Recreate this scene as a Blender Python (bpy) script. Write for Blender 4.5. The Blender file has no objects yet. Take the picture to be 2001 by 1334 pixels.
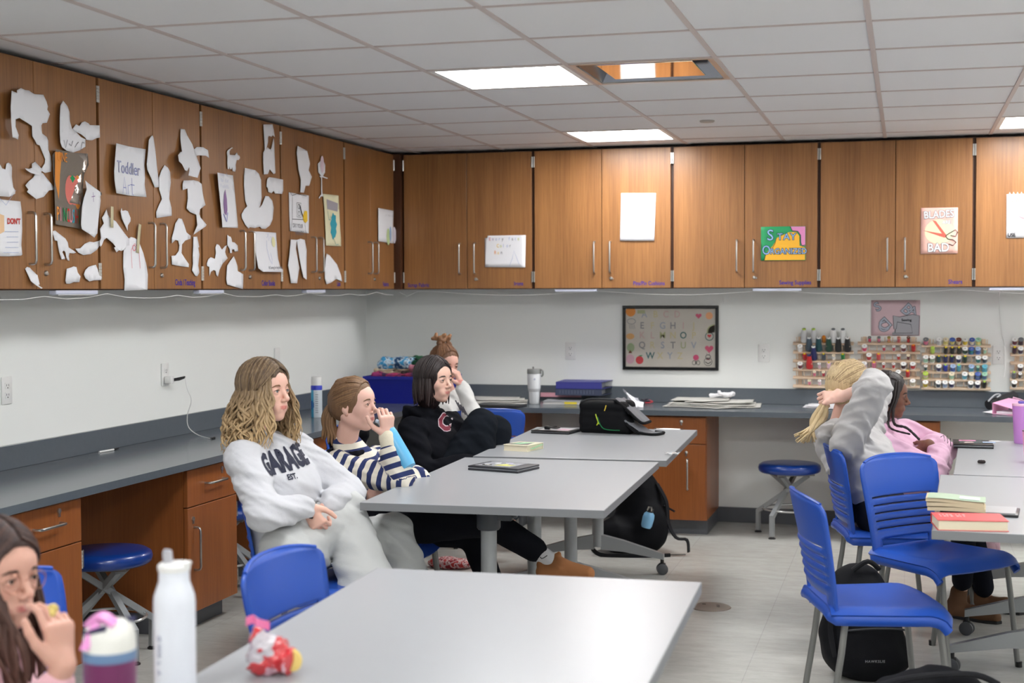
import bpy, bmesh, math, random
import numpy as np
from mathutils import Vector, Matrix, noise as mnoise
random.seed(7)
SC = bpy.context.scene
COL = SC.collection
PI = math.pi

# ---------------------------------------------------------------- camera
FPX = 2784.9
CYAW, CPITCH, CROLL = 0.2698, 0.0360, -0.0037
CLOC = Vector((3.6595, -9.3891, 1.5310))
_f = Vector((-math.sin(CYAW)*math.cos(CPITCH), math.cos(CYAW)*math.cos(CPITCH), -math.sin(CPITCH)))
_r0 = Vector((math.cos(CYAW), math.sin(CYAW), 0.0))
_u0 = _r0.cross(_f)
_r = _r0*math.cos(CROLL) + _u0*math.sin(CROLL)
_u = -_r0*math.sin(CROLL) + _u0*math.cos(CROLL)
cd = bpy.data.cameras.new('camera'); cam = bpy.data.objects.new('camera', cd); COL.objects.link(cam)
cam.matrix_world = Matrix(((_r.x, _u.x, -_f.x, CLOC.x), (_r.y, _u.y, -_f.y, CLOC.y), (_r.z, _u.z, -_f.z, CLOC.z), (0, 0, 0, 1)))
cd.sensor_width = 36.0; cd.lens = FPX/2001*36.0; cd.clip_start = 0.05; cd.clip_end = 60
cd.dof.use_dof = True; cd.dof.focus_distance = 6.2; cd.dof.aperture_fstop = 3.2
SC.camera = cam

# ---------------------------------------------------------------- world, exposure
w = bpy.data.worlds.new('world'); SC.world = w; w.use_nodes = True
w.node_tree.nodes['Background'].inputs[0].default_value = (0.8, 0.85, 0.9, 1)
w.node_tree.nodes['Background'].inputs[1].default_value = 0.4
SC.view_settings.view_transform = 'Standard'; SC.view_settings.look = 'None'
SC.view_settings.exposure = 0.06; SC.view_settings.gamma = 1.0; SC.view_settings.use_curve_mapping = False
PANEL_STRENGTH = 30.0

# ---------------------------------------------------------------- helpers
def srgb(r, g, b):
    f = lambda c: (c/255/12.92) if c/255 <= 0.04045 else ((c/255+0.055)/1.055)**2.4
    return (f(r), f(g), f(b), 1.0)

_M = {}
def mat(name, rgb, rough=0.5, metal=0.0, bump=0.0, bscale=60.0, var=0.0, vscale=8.0, spec=0.5, coat=0.0, trans=0.0,
        alpha=1.0, sheen=0.0, emit=0.0, stretch=(1, 1, 1), sss=0.0):
    """plain procedural material: colour with optional noise variation and noise bump, in object space"""
    if name in _M: return _M[name]
    m = bpy.data.materials.new(name); m.use_nodes = True; nt = m.node_tree
    b = nt.nodes['Principled BSDF']; c = srgb(*rgb)
    b.inputs['Base Color'].default_value = c; b.inputs['Roughness'].default_value = rough
    b.inputs['Metallic'].default_value = metal; b.inputs['Specular IOR Level'].default_value = spec
    b.inputs['Coat Weight'].default_value = coat; b.inputs['Transmission Weight'].default_value = trans
    b.inputs['Alpha'].default_value = alpha; b.inputs['Sheen Weight'].default_value = sheen
    if sss: b.inputs['Subsurface Weight'].default_value = sss; b.inputs['Subsurface Scale'].default_value = 0.01
    if emit: b.inputs['Emission Color'].default_value = c; b.inputs['Emission Strength'].default_value = emit
    if var or bump:
        tc = nt.nodes.new('ShaderNodeTexCoord'); mp = nt.nodes.new('ShaderNodeMapping')
        mp.inputs['Scale'].default_value = stretch
        nt.links.new(tc.outputs['Object'], mp.inputs['Vector'])
    if var:
        n = nt.nodes.new('ShaderNodeTexNoise'); n.inputs['Scale'].default_value = vscale; n.inputs['Detail'].default_value = 4
        nt.links.new(mp.outputs[0], n.inputs['Vector'])
        mx = nt.nodes.new('ShaderNodeMix'); mx.data_type = 'RGBA'
        mx.inputs[6].default_value = tuple(x*(1-var) for x in c[:3])+(1,)
        mx.inputs[7].default_value = tuple(min(1, x*(1+var)) for x in c[:3])+(1,)
        nt.links.new(n.outputs['Fac'], mx.inputs[0]); nt.links.new(mx.outputs[2], b.inputs['Base Color'])
    if bump:
        n2 = nt.nodes.new('ShaderNodeTexNoise'); n2.inputs['Scale'].default_value = bscale; n2.inputs['Detail'].default_value = 3
        nt.links.new(mp.outputs[0], n2.inputs['Vector'])
        bp = nt.nodes.new('ShaderNodeBump'); bp.inputs['Strength'].default_value = bump; bp.inputs['Distance'].default_value = 0.01
        nt.links.new(n2.outputs['Fac'], bp.inputs['Height']); nt.links.new(bp.outputs[0], b.inputs['Normal'])
    _M[name] = m
    return m

def wood(name, c1, c2, rough=0.38, scale=1.0, axis='Z'):
    """veneer with fine grain running along one axis"""
    if name in _M: return _M[name]
    m = bpy.data.materials.new(name); m.use_nodes = True; nt = m.node_tree; L = nt.links.new
    b = nt.nodes['Principled BSDF']; b.inputs['Roughness'].default_value = rough
    tc = nt.nodes.new('ShaderNodeTexCoord'); mp = nt.nodes.new('ShaderNodeMapping')
    s = [60*scale]*3; s['XYZ'.index(axis)] = 1.6*scale
    mp.inputs['Scale'].default_value = s; L(tc.outputs['Object'], mp.inputs['Vector'])
    n = nt.nodes.new('ShaderNodeTexNoise'); n.inputs['Scale'].default_value = 2.2; n.inputs['Detail'].default_value = 6; n.inputs['Roughness'].default_value = 0.65
    L(mp.outputs[0], n.inputs['Vector'])
    mp2 = nt.nodes.new('ShaderNodeMapping'); s2 = [5.0]*3; s2['XYZ'.index(axis)] = 0.25
    mp2.inputs['Scale'].default_value = s2; L(tc.outputs['Object'], mp2.inputs['Vector'])
    n2 = nt.nodes.new('ShaderNodeTexNoise'); n2.inputs['Scale'].default_value = 1.5; L(mp2.outputs[0], n2.inputs['Vector'])
    ad = nt.nodes.new('ShaderNodeMath'); ad.operation = 'MULTIPLY_ADD'; ad.inputs[1].default_value = 0.45
    L(n2.outputs['Fac'], ad.inputs[0]); sc = nt.nodes.new('ShaderNodeMath'); sc.operation = 'MULTIPLY'; sc.inputs[1].default_value = 0.62
    L(n.outputs['Fac'], sc.inputs[0]); L(sc.outputs[0], ad.inputs[2])
    cr = nt.nodes.new('ShaderNodeValToRGB'); cr.color_ramp.elements[0].position = 0.32; cr.color_ramp.elements[1].position = 0.72
    cr.color_ramp.elements[0].color = srgb(*c1); cr.color_ramp.elements[1].color = srgb(*c2)
    L(ad.outputs[0], cr.inputs[0]); L(cr.outputs[0], b.inputs['Base Color'])
    _M[name] = m
    return m

def frame_from(origin, xax, yax):
    x = Vector(xax).normalized(); y = Vector(yax); y = (y - x*x.dot(y)).normalized(); z = x.cross(y); o = Vector(origin)
    return Matrix(((x.x, y.x, z.x, o.x), (x.y, y.y, z.y, o.y), (x.z, y.z, z.z, o.z), (0, 0, 0, 1)))

def wmat(o):
    m = Matrix.Identity(4)
    while o is not None:
        m = o.matrix_basis @ m; o = o.parent
    return m

def setp(o, label=None, cat=None, group=None, kind=None):
    if label: o['label'] = label
    if cat: o['category'] = cat
    if group: o['group'] = group
    if kind: o['kind'] = kind
    return o

def thing(name, label, cat, loc=(0, 0, 0), rz=0.0, group=None, kind=None):
    o = bpy.data.objects.new(name, None); COL.objects.link(o); o.empty_display_size = 0.1
    o.location = loc; o.rotation_euler = (0, 0, rz)
    return setp(o, label, cat, group, kind)

class MB:
    """collects shapes, then links them as ONE mesh object"""
    def __init__(s, M=None): s.bm = bmesh.new(); s.M = M or Matrix.Identity(4)
    def _add(s, verts, faces, M=None):
        T = s.M @ M if M is not None else s.M
        vs = [s.bm.verts.new(T @ Vector(v)) for v in verts]
        for f in faces:
            try: s.bm.faces.new([vs[i] for i in f])
            except ValueError: pass
        return vs
    def box(s, lo, hi, bev=0.0, seg=2, M=None):
        lo = Vector(lo); hi = Vector(hi)
        t = bmesh.new(); bmesh.ops.create_cube(t, size=1.0)
        for v in t.verts: v.co = Vector(((lo[i]+hi[i])/2 + v.co[i]*(hi[i]-lo[i]) for i in range(3)))
        if bev:
            bmesh.ops.bevel(t, geom=list(t.edges), offset=min(bev, 0.49*min(abs(hi[i]-lo[i]) for i in range(3))), segments=seg, profile=0.5, affect='EDGES')
        t.verts.index_update()
        s._add([v.co.copy() for v in t.verts], [[v.index for v in f.verts] for f in t.faces], M); t.free()
        return s
    def tube(s, pts, r, seg=10, closed=False, cap=True, M=None, flat=None):
        pts = [Vector(p) for p in pts]; n = len(pts)
        rr = r if isinstance(r, (list, tuple)) else [r]*n
        vs = []; up = None
        for i, p in enumerate(pts):
            a = pts[(i-1) % n] if (closed or i > 0) else p; b = pts[(i+1) % n] if (closed or i < n-1) else p
            t = (b-a).normalized()
            if up is None:
                up = Vector((0, 0, 1)) if abs(t.z) < 0.9 else Vector((1, 0, 0))
            up = (up - t*up.dot(t)).normalized(); side = t.cross(up)
            k = 1.0
            if 0 < i < n-1 or closed:
                c = max(0.35, math.cos((pts[i]-a).angle(b-pts[i], 0)/2)); k = 1/c if c > 0.7 else 1.1
            for j in range(seg):
                an = 2*PI*(j+0.5)/seg
                fl = flat if flat else 1.0
                vs.append(p + (side*math.cos(an) + up*math.sin(an)*fl)*rr[i]*(k if seg <= 4 else 1))
        fs = []
        m = n if closed else n-1
        for i in range(m):
            for j in range(seg):
                a = i*seg+j; b = i*seg+(j+1) % seg; c = ((i+1) % n)*seg+(j+1) % seg; d = ((i+1) % n)*seg+j
                fs.append((a, b, c, d))
        if cap and not closed:
            fs.append(tuple(range(seg-1, -1, -1))); fs.append(tuple((n-1)*seg+j for j in range(seg)))
        s._add(vs, fs, M); return s
    def lathe(s, prof, seg=24, M=None, cap=True):
        vs = []; fs = []
        for (r, z) in prof:
            for j in range(seg):
                a = 2*PI*j/seg; vs.append((max(r, 1e-5)*math.cos(a), max(r, 1e-5)*math.sin(a), z))
        for i in range(len(prof)-1):
            for j in range(seg):
                fs.append((i*seg+j, i*seg+(j+1) % seg, (i+1)*seg+(j+1) % seg, (i+1)*seg+j))
        if cap:
            fs.append(tuple(range(seg-1, -1, -1))); fs.append(tuple((len(prof)-1)*seg+j for j in range(seg)))
        s._add(vs, fs, M); return s
    def prism(s, poly, z0, z1, M=None, bev=0.0):
        n = len(poly); t = bmesh.new()
        a = [t.verts.new((p[0], p[1], z0)) for p in poly]; b = [t.verts.new((p[0], p[1], z1)) for p in poly]
        t.faces.new(a[::-1]); t.faces.new(b)
        for i in range(n): t.faces.new((a[i], a[(i+1) % n], b[(i+1) % n], b[i]))
        bmesh.ops.recalc_face_normals(t, faces=list(t.faces))
        if bev:
            bmesh.ops.bevel(t, geom=[e for e in t.edges if abs(e.verts[0].co.z-e.verts[1].co.z) < 1e-7], offset=bev, segments=2, profile=0.5, affect='EDGES')
        t.verts.index_update()
        s._add([v.co.copy() for v in t.verts], [[v.index for v in f.verts] for f in t.faces], M); t.free(); return s
    def grid(s, fn, nu, nv, thick=0.0, M=None, closed_u=False):
        """surface fn(u,v)->(x,y,z), u,v in 0..1; thick gives it a back"""
        P = [[Vector(fn(i/(nu-1), j/(nv-1))) for j in range(nv)] for i in range(nu)]
        vs = [P[i][j] for i in range(nu) for j in range(nv)]
        fs = [(i*nv+j, (i+1)*nv+j, (i+1)*nv+j+1, i*nv+j+1) for i in range(nu-1) for j in range(nv-1)]
        if thick:
            N = []
            for i in range(nu):
                for j in range(nv):
                    a = P[min(i+1, nu-1)][j]-P[max(i-1, 0)][j]; b = P[i][min(j+1, nv-1)]-P[i][max(j-1, 0)]
                    N.append(a.cross(b).normalized())
            o = len(vs); vs += [vs[k]-N[k]*thick for k in range(o)]
            fs += [tuple(o+q for q in f[::-1]) for f in fs]
            bd = [(i, 0) for i in range(nu)] + [(nu-1, j) for j in range(1, nv)] + [(i, nv-1) for i in range(nu-2, -1, -1)] + [(0, j) for j in range(nv-2, 0, -1)]
            for k in range(len(bd)):
                a = bd[k][0]*nv+bd[k][1]; b = bd[(k+1) % len(bd)][0]*nv+bd[(k+1) % len(bd)][1]
                fs.append((b, a, a+o, b+o))
        s._add(vs, fs, M); return s
    def build(s, name, material, parent=None, world=False, smooth=False, sub=0, solid=0, ang=None, label=None, bevm=0):
        bm = s.bm
        bmesh.ops.recalc_face_normals(bm, faces=list(bm.faces))
        if world and parent is not None: bm.transform(wmat(parent).inverted())
        me = bpy.data.meshes.new(name); bm.to_mesh(me); bm.free()
        for mm in (material if isinstance(material, (list, tuple)) else [material]): me.materials.append(mm)
        if smooth:
            me.polygons.foreach_set('use_smooth', [True]*len(me.polygons))
            if ang is None: ang = 40
            me.set_sharp_from_angle(angle=math.radians(ang))
        o = bpy.data.objects.new(name, me); COL.objects.link(o); o.parent = parent
        if solid: md = o.modifiers.new('solid', 'SOLIDIFY'); md.thickness = solid; md.offset = 0
        if sub: md = o.modifiers.new('sub', 'SUBSURF'); md.levels = sub; md.render_levels = sub
        if label: o['label'] = label
        return o

def children(o): return [c for c in COL.objects if c.parent == o]
def copy_tree(o, parent=None):
    kids = children(o)
    c = o.copy(); COL.objects.link(c); c.parent = parent
    for k in kids: copy_tree(k, c)
    return c

def at(px, py, d=None, x=None, y=None, z=None):
    """a point of the place seen at a pixel of the 2001x1334 frame, at a depth or on a plane"""
    v = _f + _r*((px-1000.5)/FPX) - _u*((py-667)/FPX)
    if d is not None: t = d
    elif x is not None: t = (x-CLOC.x)/v.x
    elif y is not None: t = (y-CLOC.y)/v.y
    else: t = (z-CLOC.z)/v.z
    return CLOC + v*t

_fontcache = {}
def text(name, s, size, material, parent, M, depth=0.0006, align='LEFT', spacing=1.0, xs=1.0, bold=0.0, world=True):
    """lettering as a mesh; M maps text x,y (baseline) to the world"""
    cu = bpy.data.curves.new(name, 'FONT'); cu.body = s; cu.size = size; cu.align_x = align; cu.extrude = depth/2
    cu.space_character = spacing; cu.resolution_u = 3; cu.offset = bold
    o = bpy.data.objects.new(name, cu); me = bpy.data.meshes.new_from_object(o)
    bpy.data.objects.remove(o); bpy.data.curves.remove(cu); me.name = name
    T = M @ Matrix.Diagonal((xs, 1, 1, 1))
    if world and parent is not None: T = wmat(parent).inverted() @ T
    me.transform(T); me.materials.clear(); me.materials.append(material)
    o = bpy.data.objects.new(name, me); COL.objects.link(o); o.parent = parent
    return o

def stroke(mb, pts, w, h=0.0006, M=None, closed=False):
    """a drawn line lying in the local xy plane, a thin flat ribbon"""
    P = [Vector((p[0], p[1], 0)) for p in pts]; n = len(P)
    L = []; R = []
    for i in range(n):
        a = P[(i-1) % n] if (closed or i > 0) else P[i]; b = P[(i+1) % n] if (closed or i < n-1) else P[i]
        t = (b-a); t = t.normalized() if t.length > 1e-9 else Vector((1, 0, 0)); nn = Vector((-t.y, t.x, 0))
        L.append(P[i]+nn*w/2); R.append(P[i]-nn*w/2)
    vs = [v+Vector((0, 0, h)) for v in L+R]
    m = n if closed else n-1
    fs = [(i, (i+1) % n, n+(i+1) % n, n+i) for i in range(m)]
    mb._add(vs, fs, M)
# ================================================================ materials of the setting
M_wall = mat('wall_paint', (238, 240, 237), 0.6, bump=0.03, bscale=300, spec=0.3)
M_tile = mat('ceiling_tile', (226, 225, 226), 0.9, bump=0.25, bscale=500, spec=0.1)
M_tbar = mat('ceiling_grid', (196, 184, 180), 0.5)
M_counter = mat('counter_laminate', (90, 97, 104), 0.20, var=0.06, vscale=40, spec=0.5)
M_base = mat('rubber_base', (88, 91, 96), 0.4)
M_steel = mat('brushed_steel', (190, 188, 184), 0.3, metal=1.0)
M_greymetal = mat('grey_painted_metal', (150, 152, 152), 0.42, metal=0.35, bump=0.02, bscale=400)
M_black = mat('black_plastic', (22, 22, 24), 0.45)
M_white = mat('white_plastic', (232, 232, 230), 0.35)
M_up = wood('upper_cabinet_veneer', (116, 76, 42), (163, 113, 66), 0.36)
M_lo = wood('base_cabinet_veneer', (124, 68, 30), (160, 94, 46), 0.36)
M_dark = wood('cabinet_edge_veneer', (62, 34, 16), (84, 48, 24), 0.5)
M_void = mat('cabinet_gap', (28, 18, 12), 0.8)
M_paper = mat('white_paper', (238, 238, 242), 0.7, spec=0.2, var=0.03, vscale=6)
CZ = 2.453

def floor_mat():
    m = bpy.data.materials.new('vinyl_floor'); m.use_nodes = True; nt = m.node_tree; L = nt.links.new
    b = nt.nodes['Principled BSDF']; b.inputs['Roughness'].default_value = 0.24; b.inputs['Specular IOR Level'].default_value = 0.45
    tc = nt.nodes.new('ShaderNodeTexCoord')
    br = nt.nodes.new('ShaderNodeTexBrick'); br.offset = 0.0; br.squash = 1.0
    mp = nt.nodes.new('ShaderNodeMapping'); L(tc.outputs['Object'], mp.inputs['Vector']); L(mp.outputs[0], br.inputs['Vector'])
    br.inputs['Scale'].default_value = 1.0; br.inputs['Brick Width'].default_value = 0.61; br.inputs['Row Height'].default_value = 0.61
    br.inputs['Mortar Size'].default_value = 0.0022; br.inputs['Mortar Smooth'].default_value = 0.3
    br.inputs['Color1'].default_value = srgb(200, 200, 194); br.inputs['Color2'].default_value = srgb(197, 196, 190); br.inputs['Mortar'].default_value = srgb(186, 185, 180)
    n = nt.nodes.new('ShaderNodeTexNoise'); n.inputs['Scale'].default_value = 7; n.inputs['Detail'].default_value = 8; n.inputs['Roughness'].default_value = 0.7
    mp3 = nt.nodes.new('ShaderNodeMapping'); mp3.inputs['Scale'].default_value = (1, 2.4, 1); L(tc.outputs['Object'], mp3.inputs['Vector'])
    L(mp3.outputs[0], n.inputs['Vector'])
    mx = nt.nodes.new('ShaderNodeMix'); mx.data_type = 'RGBA'; mx.blend_type = 'MULTIPLY'; mx.inputs[0].default_value = 0.45
    cr = nt.nodes.new('ShaderNodeValToRGB'); cr.color_ramp.elements[0].position = 0.35; cr.color_ramp.elements[1].position = 0.65
    cr.color_ramp.elements[0].color = (0.66, 0.65, 0.62, 1); cr.color_ramp.elements[1].color = (1, 1, 1, 1)
    L(n.outputs['Fac'], cr.inputs[0]); L(br.outputs['Color'], mx.inputs[6]); L(cr.outputs[0], mx.inputs[7])
    L(mx.outputs[2], b.inputs['Base Color'])
    return m

def struct(name, mb, m, parent=None, **k):
    o = mb.build(name, m, parent, **k); o['kind'] = 'structure'; return o

XR, YF = 8.4, -12.6      # right wall and the wall behind the camera
struct('floor', MB().box((-0.1, YF-0.1, -0.1), (XR+0.1, 0.1, 0)), floor_mat())
struct('wall_left', MB().box((-0.1, YF, 0), (0, 0, CZ+0.2)), M_wall)
struct('wall_back', MB().box((-0.1, 0, 0), (XR+0.1, 0.1, CZ+0.2)), M_wall)
struct('wall_right', MB().box((XR, YF, 0), (XR+0.1, 0, CZ+0.2)), M_wall)
struct('wall_front', MB().box((-0.1, YF-0.1, 0), (XR+0.1, YF, CZ+0.2)), M_wall)

# ceiling: tiles, with openings for the lamps and the diffuser, and the hanging grid
GX = [0.48+0.61*i for i in range(0, 14)]
GY = [-0.62-0.61*j for j in range(-1, 20)]
lamp_cells = [(1.70+2.44*i, -1.23-2.44*j) for i in range(3) for j in range(5)]
mb = MB()
xs = [0.0]+GX+[XR]; ys = [0.0]+[g for g in GY if g < -0.001 and g > YF]+[YF]
def is_open(xa, ya):
    for (lx, ly) in lamp_cells + [(2.31, -3.67)]:
        if abs(xa-lx) < 0.02 and abs(ya-ly) < 0.02: return True
    return False
for i in range(len(xs)-1):
    for j in range(len(ys)-1):
        if is_open(xs[i], ys[j+1]): continue
        mb.box((xs[i], ys[j+1], CZ+0.004), (xs[i+1], ys[j], CZ+0.02))
struct('ceiling', mb, M_tile)
struct('trim_1', MB().box((0, YF, CZ+0.12), (XR, 0, CZ+0.14)), M_tile)
mb = MB()
for g in GX: mb.box((g-0.010, YF, CZ-0.001), (g+0.010, 0, CZ+0.03))
o = struct('trim_2', mb, M_tbar)
mb = MB()
for g in GY:
    if YF < g < 0: mb.box((0, g-0.007, CZ-0.0005), (XR, g+0.007, CZ+0.028))
struct('trim_3', mb, M_tbar)
struct('baseboard_back', MB().box((0, -0.012, 0), (XR, 0, 0.10), 0.003), M_base)
struct('baseboard_left', MB().box((0, YF, 0), (0.012, 0, 0.10), 0.003), M_base)
struct('baseboard_right', MB().box((XR-0.012, YF, 0), (XR, 0, 0.10), 0.003), M_base)

# ceiling lamps: frame and lit diffuser
M_diff = mat('lit_diffuser', (255, 255, 255), 0.5, emit=PANEL_STRENGTH)
t0 = None
names = {(0, 0): 'square lit ceiling panel nearest the back cabinets, behind the air diffuser', (0, 1): 'square lit ceiling panel left of the mirrored air diffuser',
         (1, 0): 'square lit ceiling panel cut by the right edge, over the last back cabinet'}
for (lx, ly) in lamp_cells:
    i = round((lx-1.7)/2.44); j = round((-1.23-ly)/2.44)
    lab = names.get((i, j), 'square lit ceiling panel of the rows outside the picture, above the classroom tables')
    if t0 is None:
        t0 = thing('ceiling_light', lab, 'light', (lx+0.305, ly+0.305, CZ), 0, 'lit square ceiling panels')
        fr = MB()
        for a in ((-0.295, -0.295, 0.295, -0.270), (-0.295, 0.270, 0.295, 0.295), (-0.295, -0.27, -0.27, 0.27), (0.27, -0.27, 0.295, 0.27)):
            fr.box((a[0], a[1], 0.0), (a[2], a[3], 0.05))
        fr.build('frame', M_white, t0)
        MB().box((-0.275, -0.275, 0.004), (0.275, 0.275, 0.012)).build('diffuser', M_diff, t0)
    else:
        c = copy_tree(t0); c.location = (lx+0.305, ly+0.305, CZ); c['label'] = lab
# air diffuser: steel frame, hollow neck, hanging mirror-bright plate
t = thing('air_diffuser', 'square ceiling air diffuser with polished plate beside the lit panel', 'vent', (2.615, -3.365, CZ))
fr = MB()
for a in ((-0.297, -0.297, 0.297, -0.272), (-0.297, 0.272, 0.297, 0.297), (-0.297, -0.272, -0.272, 0.272), (0.272, -0.272, 0.297, 0.272)):
    fr.box((a[0], a[1], -0.002), (a[2], a[3], 0.01))
fr.build('frame', mat('diffuser_frame', (200, 196, 192), 0.3, metal=0.8), t)
cone = MB()
q0 = [(-0.272, -0.272), (0.272, -0.272), (0.272, 0.272), (-0.272, 0.272)]; q1 = [(x*0.8, y*0.8) for x, y in q0]
cone._add([(x, y, 0.005) for x, y in q0]+[(x, y, 0.085) for x, y in q1], [(i, (i+1) % 4, 4+(i+1) % 4, 4+i) for i in range(4)]+[(4, 5, 6, 7)])
cone.build('throat', mat('diffuser_throat', (150, 152, 158), 0.22, metal=0.9), t, solid=0.002)
MB().box((-0.20, -0.20, 0.006), (0.20, 0.20, 0.012), 0.002).build('plate', mat('mirror_plate', (235, 215, 190), 0.06, metal=1.0), t)
t = thing('sprinkler_cover', 'small round sprinkler cover plate in a ceiling tile', 'sprinkler', (2.60, -1.52, CZ))
MB().lathe([(0.0, 0.004), (0.040, 0.004), (0.042, 0.0), (0.036, -0.006), (0.0, -0.007)], 20).build('plate', mat('sprinkler_plate', (170, 164, 158), 0.4), t, smooth=True)
# ceiling device at the upper right corner
t = thing('ceiling_speaker', 'dark small round device hanging from ceiling at the upper right corner', 'sensor', (4.13, -3.80, CZ))
MB().lathe([(0.0, 0.003), (0.05, 0.003), (0.055, -0.01), (0.05, -0.02), (0.02, -0.022), (0.02, -0.035)], 18).build('mount', mat('grey_dark', (90, 88, 88), 0.5), t, smooth=True)
MB().lathe([(0.018, -0.035), (0.042, -0.038), (0.045, -0.062), (0.03, -0.075), (0.0, -0.078)], 18).build('housing', mat('grey_mid', (140, 136, 134), 0.5), t, smooth=True)

# ================================================================ worktop and splash
mb = MB()
mb.prism([(0.001, -0.001), (4.75, -0.001), (4.75, -0.645), (0.645, -0.645), (0.645, -6.4), (0.001, -6.4)], 0.751, 0.783)
wt = mb.build('worktop', M_counter); setp(wt, 'dark grey continuous worktop running along the left and back walls', 'worktop')
sp = MB(); sp.box((0.001, -6.4, 0.783), (0.02, -0.001, 0.885), 0.002); sp.box((0.02, -0.02, 0.783), (4.75, -0.001, 0.885), 0.002)
sp.build('backsplash', M_counter, wt)

# ================================================================ cabinets
def uhandle(mb, M, L=0.20, r=0.0055, dp=0.032):
    """bent bar pull along local y, standing out along local z"""
    mb.tube([(0, -L/2, 0), (0, -L/2, dp*0.6), (0, -L/2+0.004, dp*0.88), (0, -L/2+0.014, dp), (0, L/2-0.014, dp), (0, L/2-0.004, dp*0.88), (0, L/2, dp*0.6), (0, L/2, 0)], r, 8, M=M)
def hinge(mb, M):
    for k in range(5):
        mb.tube([(0, -0.035+k*0.0142, 0), (0, -0.035+k*0.0142+0.0125, 0)], 0.0055, 8, M=M)
    mb.box((-0.020, -0.034, -0.008), (0.020, 0.034, -0.004), M=M)
M_upL = M_up
def upper_cab(origin, xax, width, doors, label, zb=1.538, zt=2.440, depth=0.34, group='wall cabinets'):
    """xax runs left to right seen from the front; origin: left end on the wall line, floor level"""
    x = Vector(xax); z = Vector((0, 0, 1)); n = x.cross(z)      # n points out of the wall
    t = thing('wall_cabinet', label, 'cabinet', origin, 0, group)
    F = Matrix(((x.x, z.x, n.x, origin[0]), (x.y, z.y, n.y, origin[1]), (x.z, z.z, n.z, origin[2]), (0, 0, 0, 1)))
    W = width
    mb = MB(F)
    mb.box((0.001, zb, 0.0), (0.019, zt, depth)); mb.box((W-0.019, zb, 0.0), (W-0.001, zt, depth))
    mb.box((0.019, zb, 0.0), (W-0.019, zb+0.018, depth)); mb.box((0.019, zt-0.018, 0.0), (W-0.019, zt, depth))
    mb.box((0.019, zb+0.018, 0.0), (W-0.019, zt-0.018, 0.008))
    mb.build('carcass', M_dark, t, world=True)
    g = 0.010; dw = (W-2*g-0.004*(doors-1))/doors
    for k in range(doors):
        a = g+k*(dw+0.004)
        d = MB(F).box((a, zb+0.004, depth+0.001), (a+dw, zt-0.006, depth+0.021), 0.0015, 1).build('door', M_up, t, world=True)
        right = (k == 0 and doors == 2)
        hx = a+dw-0.045 if right else a+0.055
        hb = MB(F); uhandle(hb, Matrix.Translation((hx, 1.74, depth+0.021))); hb.build('handle', M_steel, d, world=True, smooth=True)
        ex = a if right else a+dw
        for hz in (zb+0.08, zt-0.075):
            hm = MB(F); hinge(hm, Matrix.Translation((ex+(-0.004 if right else 0.004), hz, depth+0.022))); hm.build('hinge', M_steel, d, world=True, smooth=True)
        if not right:
            lk = MB(F); lk.lathe([(0.0, 0.0), (0.011, 0.0), (0.011, 0.005), (0.008, 0.009), (0.0, 0.010)], 12, M=Matrix.Translation((hx+0.004, 1.605, depth+0.021)))
            lk.box((hx+0.012, 1.598, depth+0.021), (hx+0.020, 1.606, depth+0.026)); lk.build('lock', M_steel, d, world=True, smooth=True)
    return t, F
# left wall: front seen from +x, left to right runs along +y
CABL = ['leftmost wall cabinet, with animal cutouts and the pineapple drawing', 'wall cabinet on the left with the framed word sheet and most paper cutouts',
        'wall cabinet on the left with the little cat cutout and purple sheet', 'wall cabinet on the left holding the black line drawing and yellow sheet',
        'wall cabinet on the left next to the corner, with one small coloured sheet']
CABL[1] = 'wall cabinet on the left carrying the sheet lettered Toddler Art'
CABL[0] = 'leftmost wall cabinet, with buffalo cutout and shiny tomato drawing'
UL = []
for k in range(5):
    y0 = -1.278-0.914*(4-k); UL.append(upper_cab((0, y0-0.0, 0), (0, 1, 0), 0.914 if k < 4 else 0.876, 2, CABL[k]))
UL2 = None
# fix order: entries start at -4.934, -4.020, -3.106, -2.192, -1.278
CABB = ['wall cabinet on the back wall beside the corner, lettered Irons', 'wall cabinet on the back wall with the tall blank white sheet',
        'wall cabinet on the back wall with the green and yellow lettered sign', 'wall cabinet on the back wall with the red scissors drawing',
        'last wall cabinet on the back wall, cut by the right picture edge']
UB = []
for k in range(5):
    x0 = 1.3087+0.914*(k-1)
    if k == 0: UB.append(upper_cab((0.405, 0, 0), (1, 0, 0), 0.902, 2, CABB[k]))
    else: UB.append(upper_cab((x0, 0, 0), (1, 0, 0), 0.914, 2, CABB[k]))
# corner filler
fl = MB().box((0.002, -0.400, 1.538), (0.404, -0.002, 2.440)).build('cabinet_filler', M_dark); setp(fl, 'dark recessed filler block in the corner between the wall cabinets', 'cabinet filler')

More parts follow.
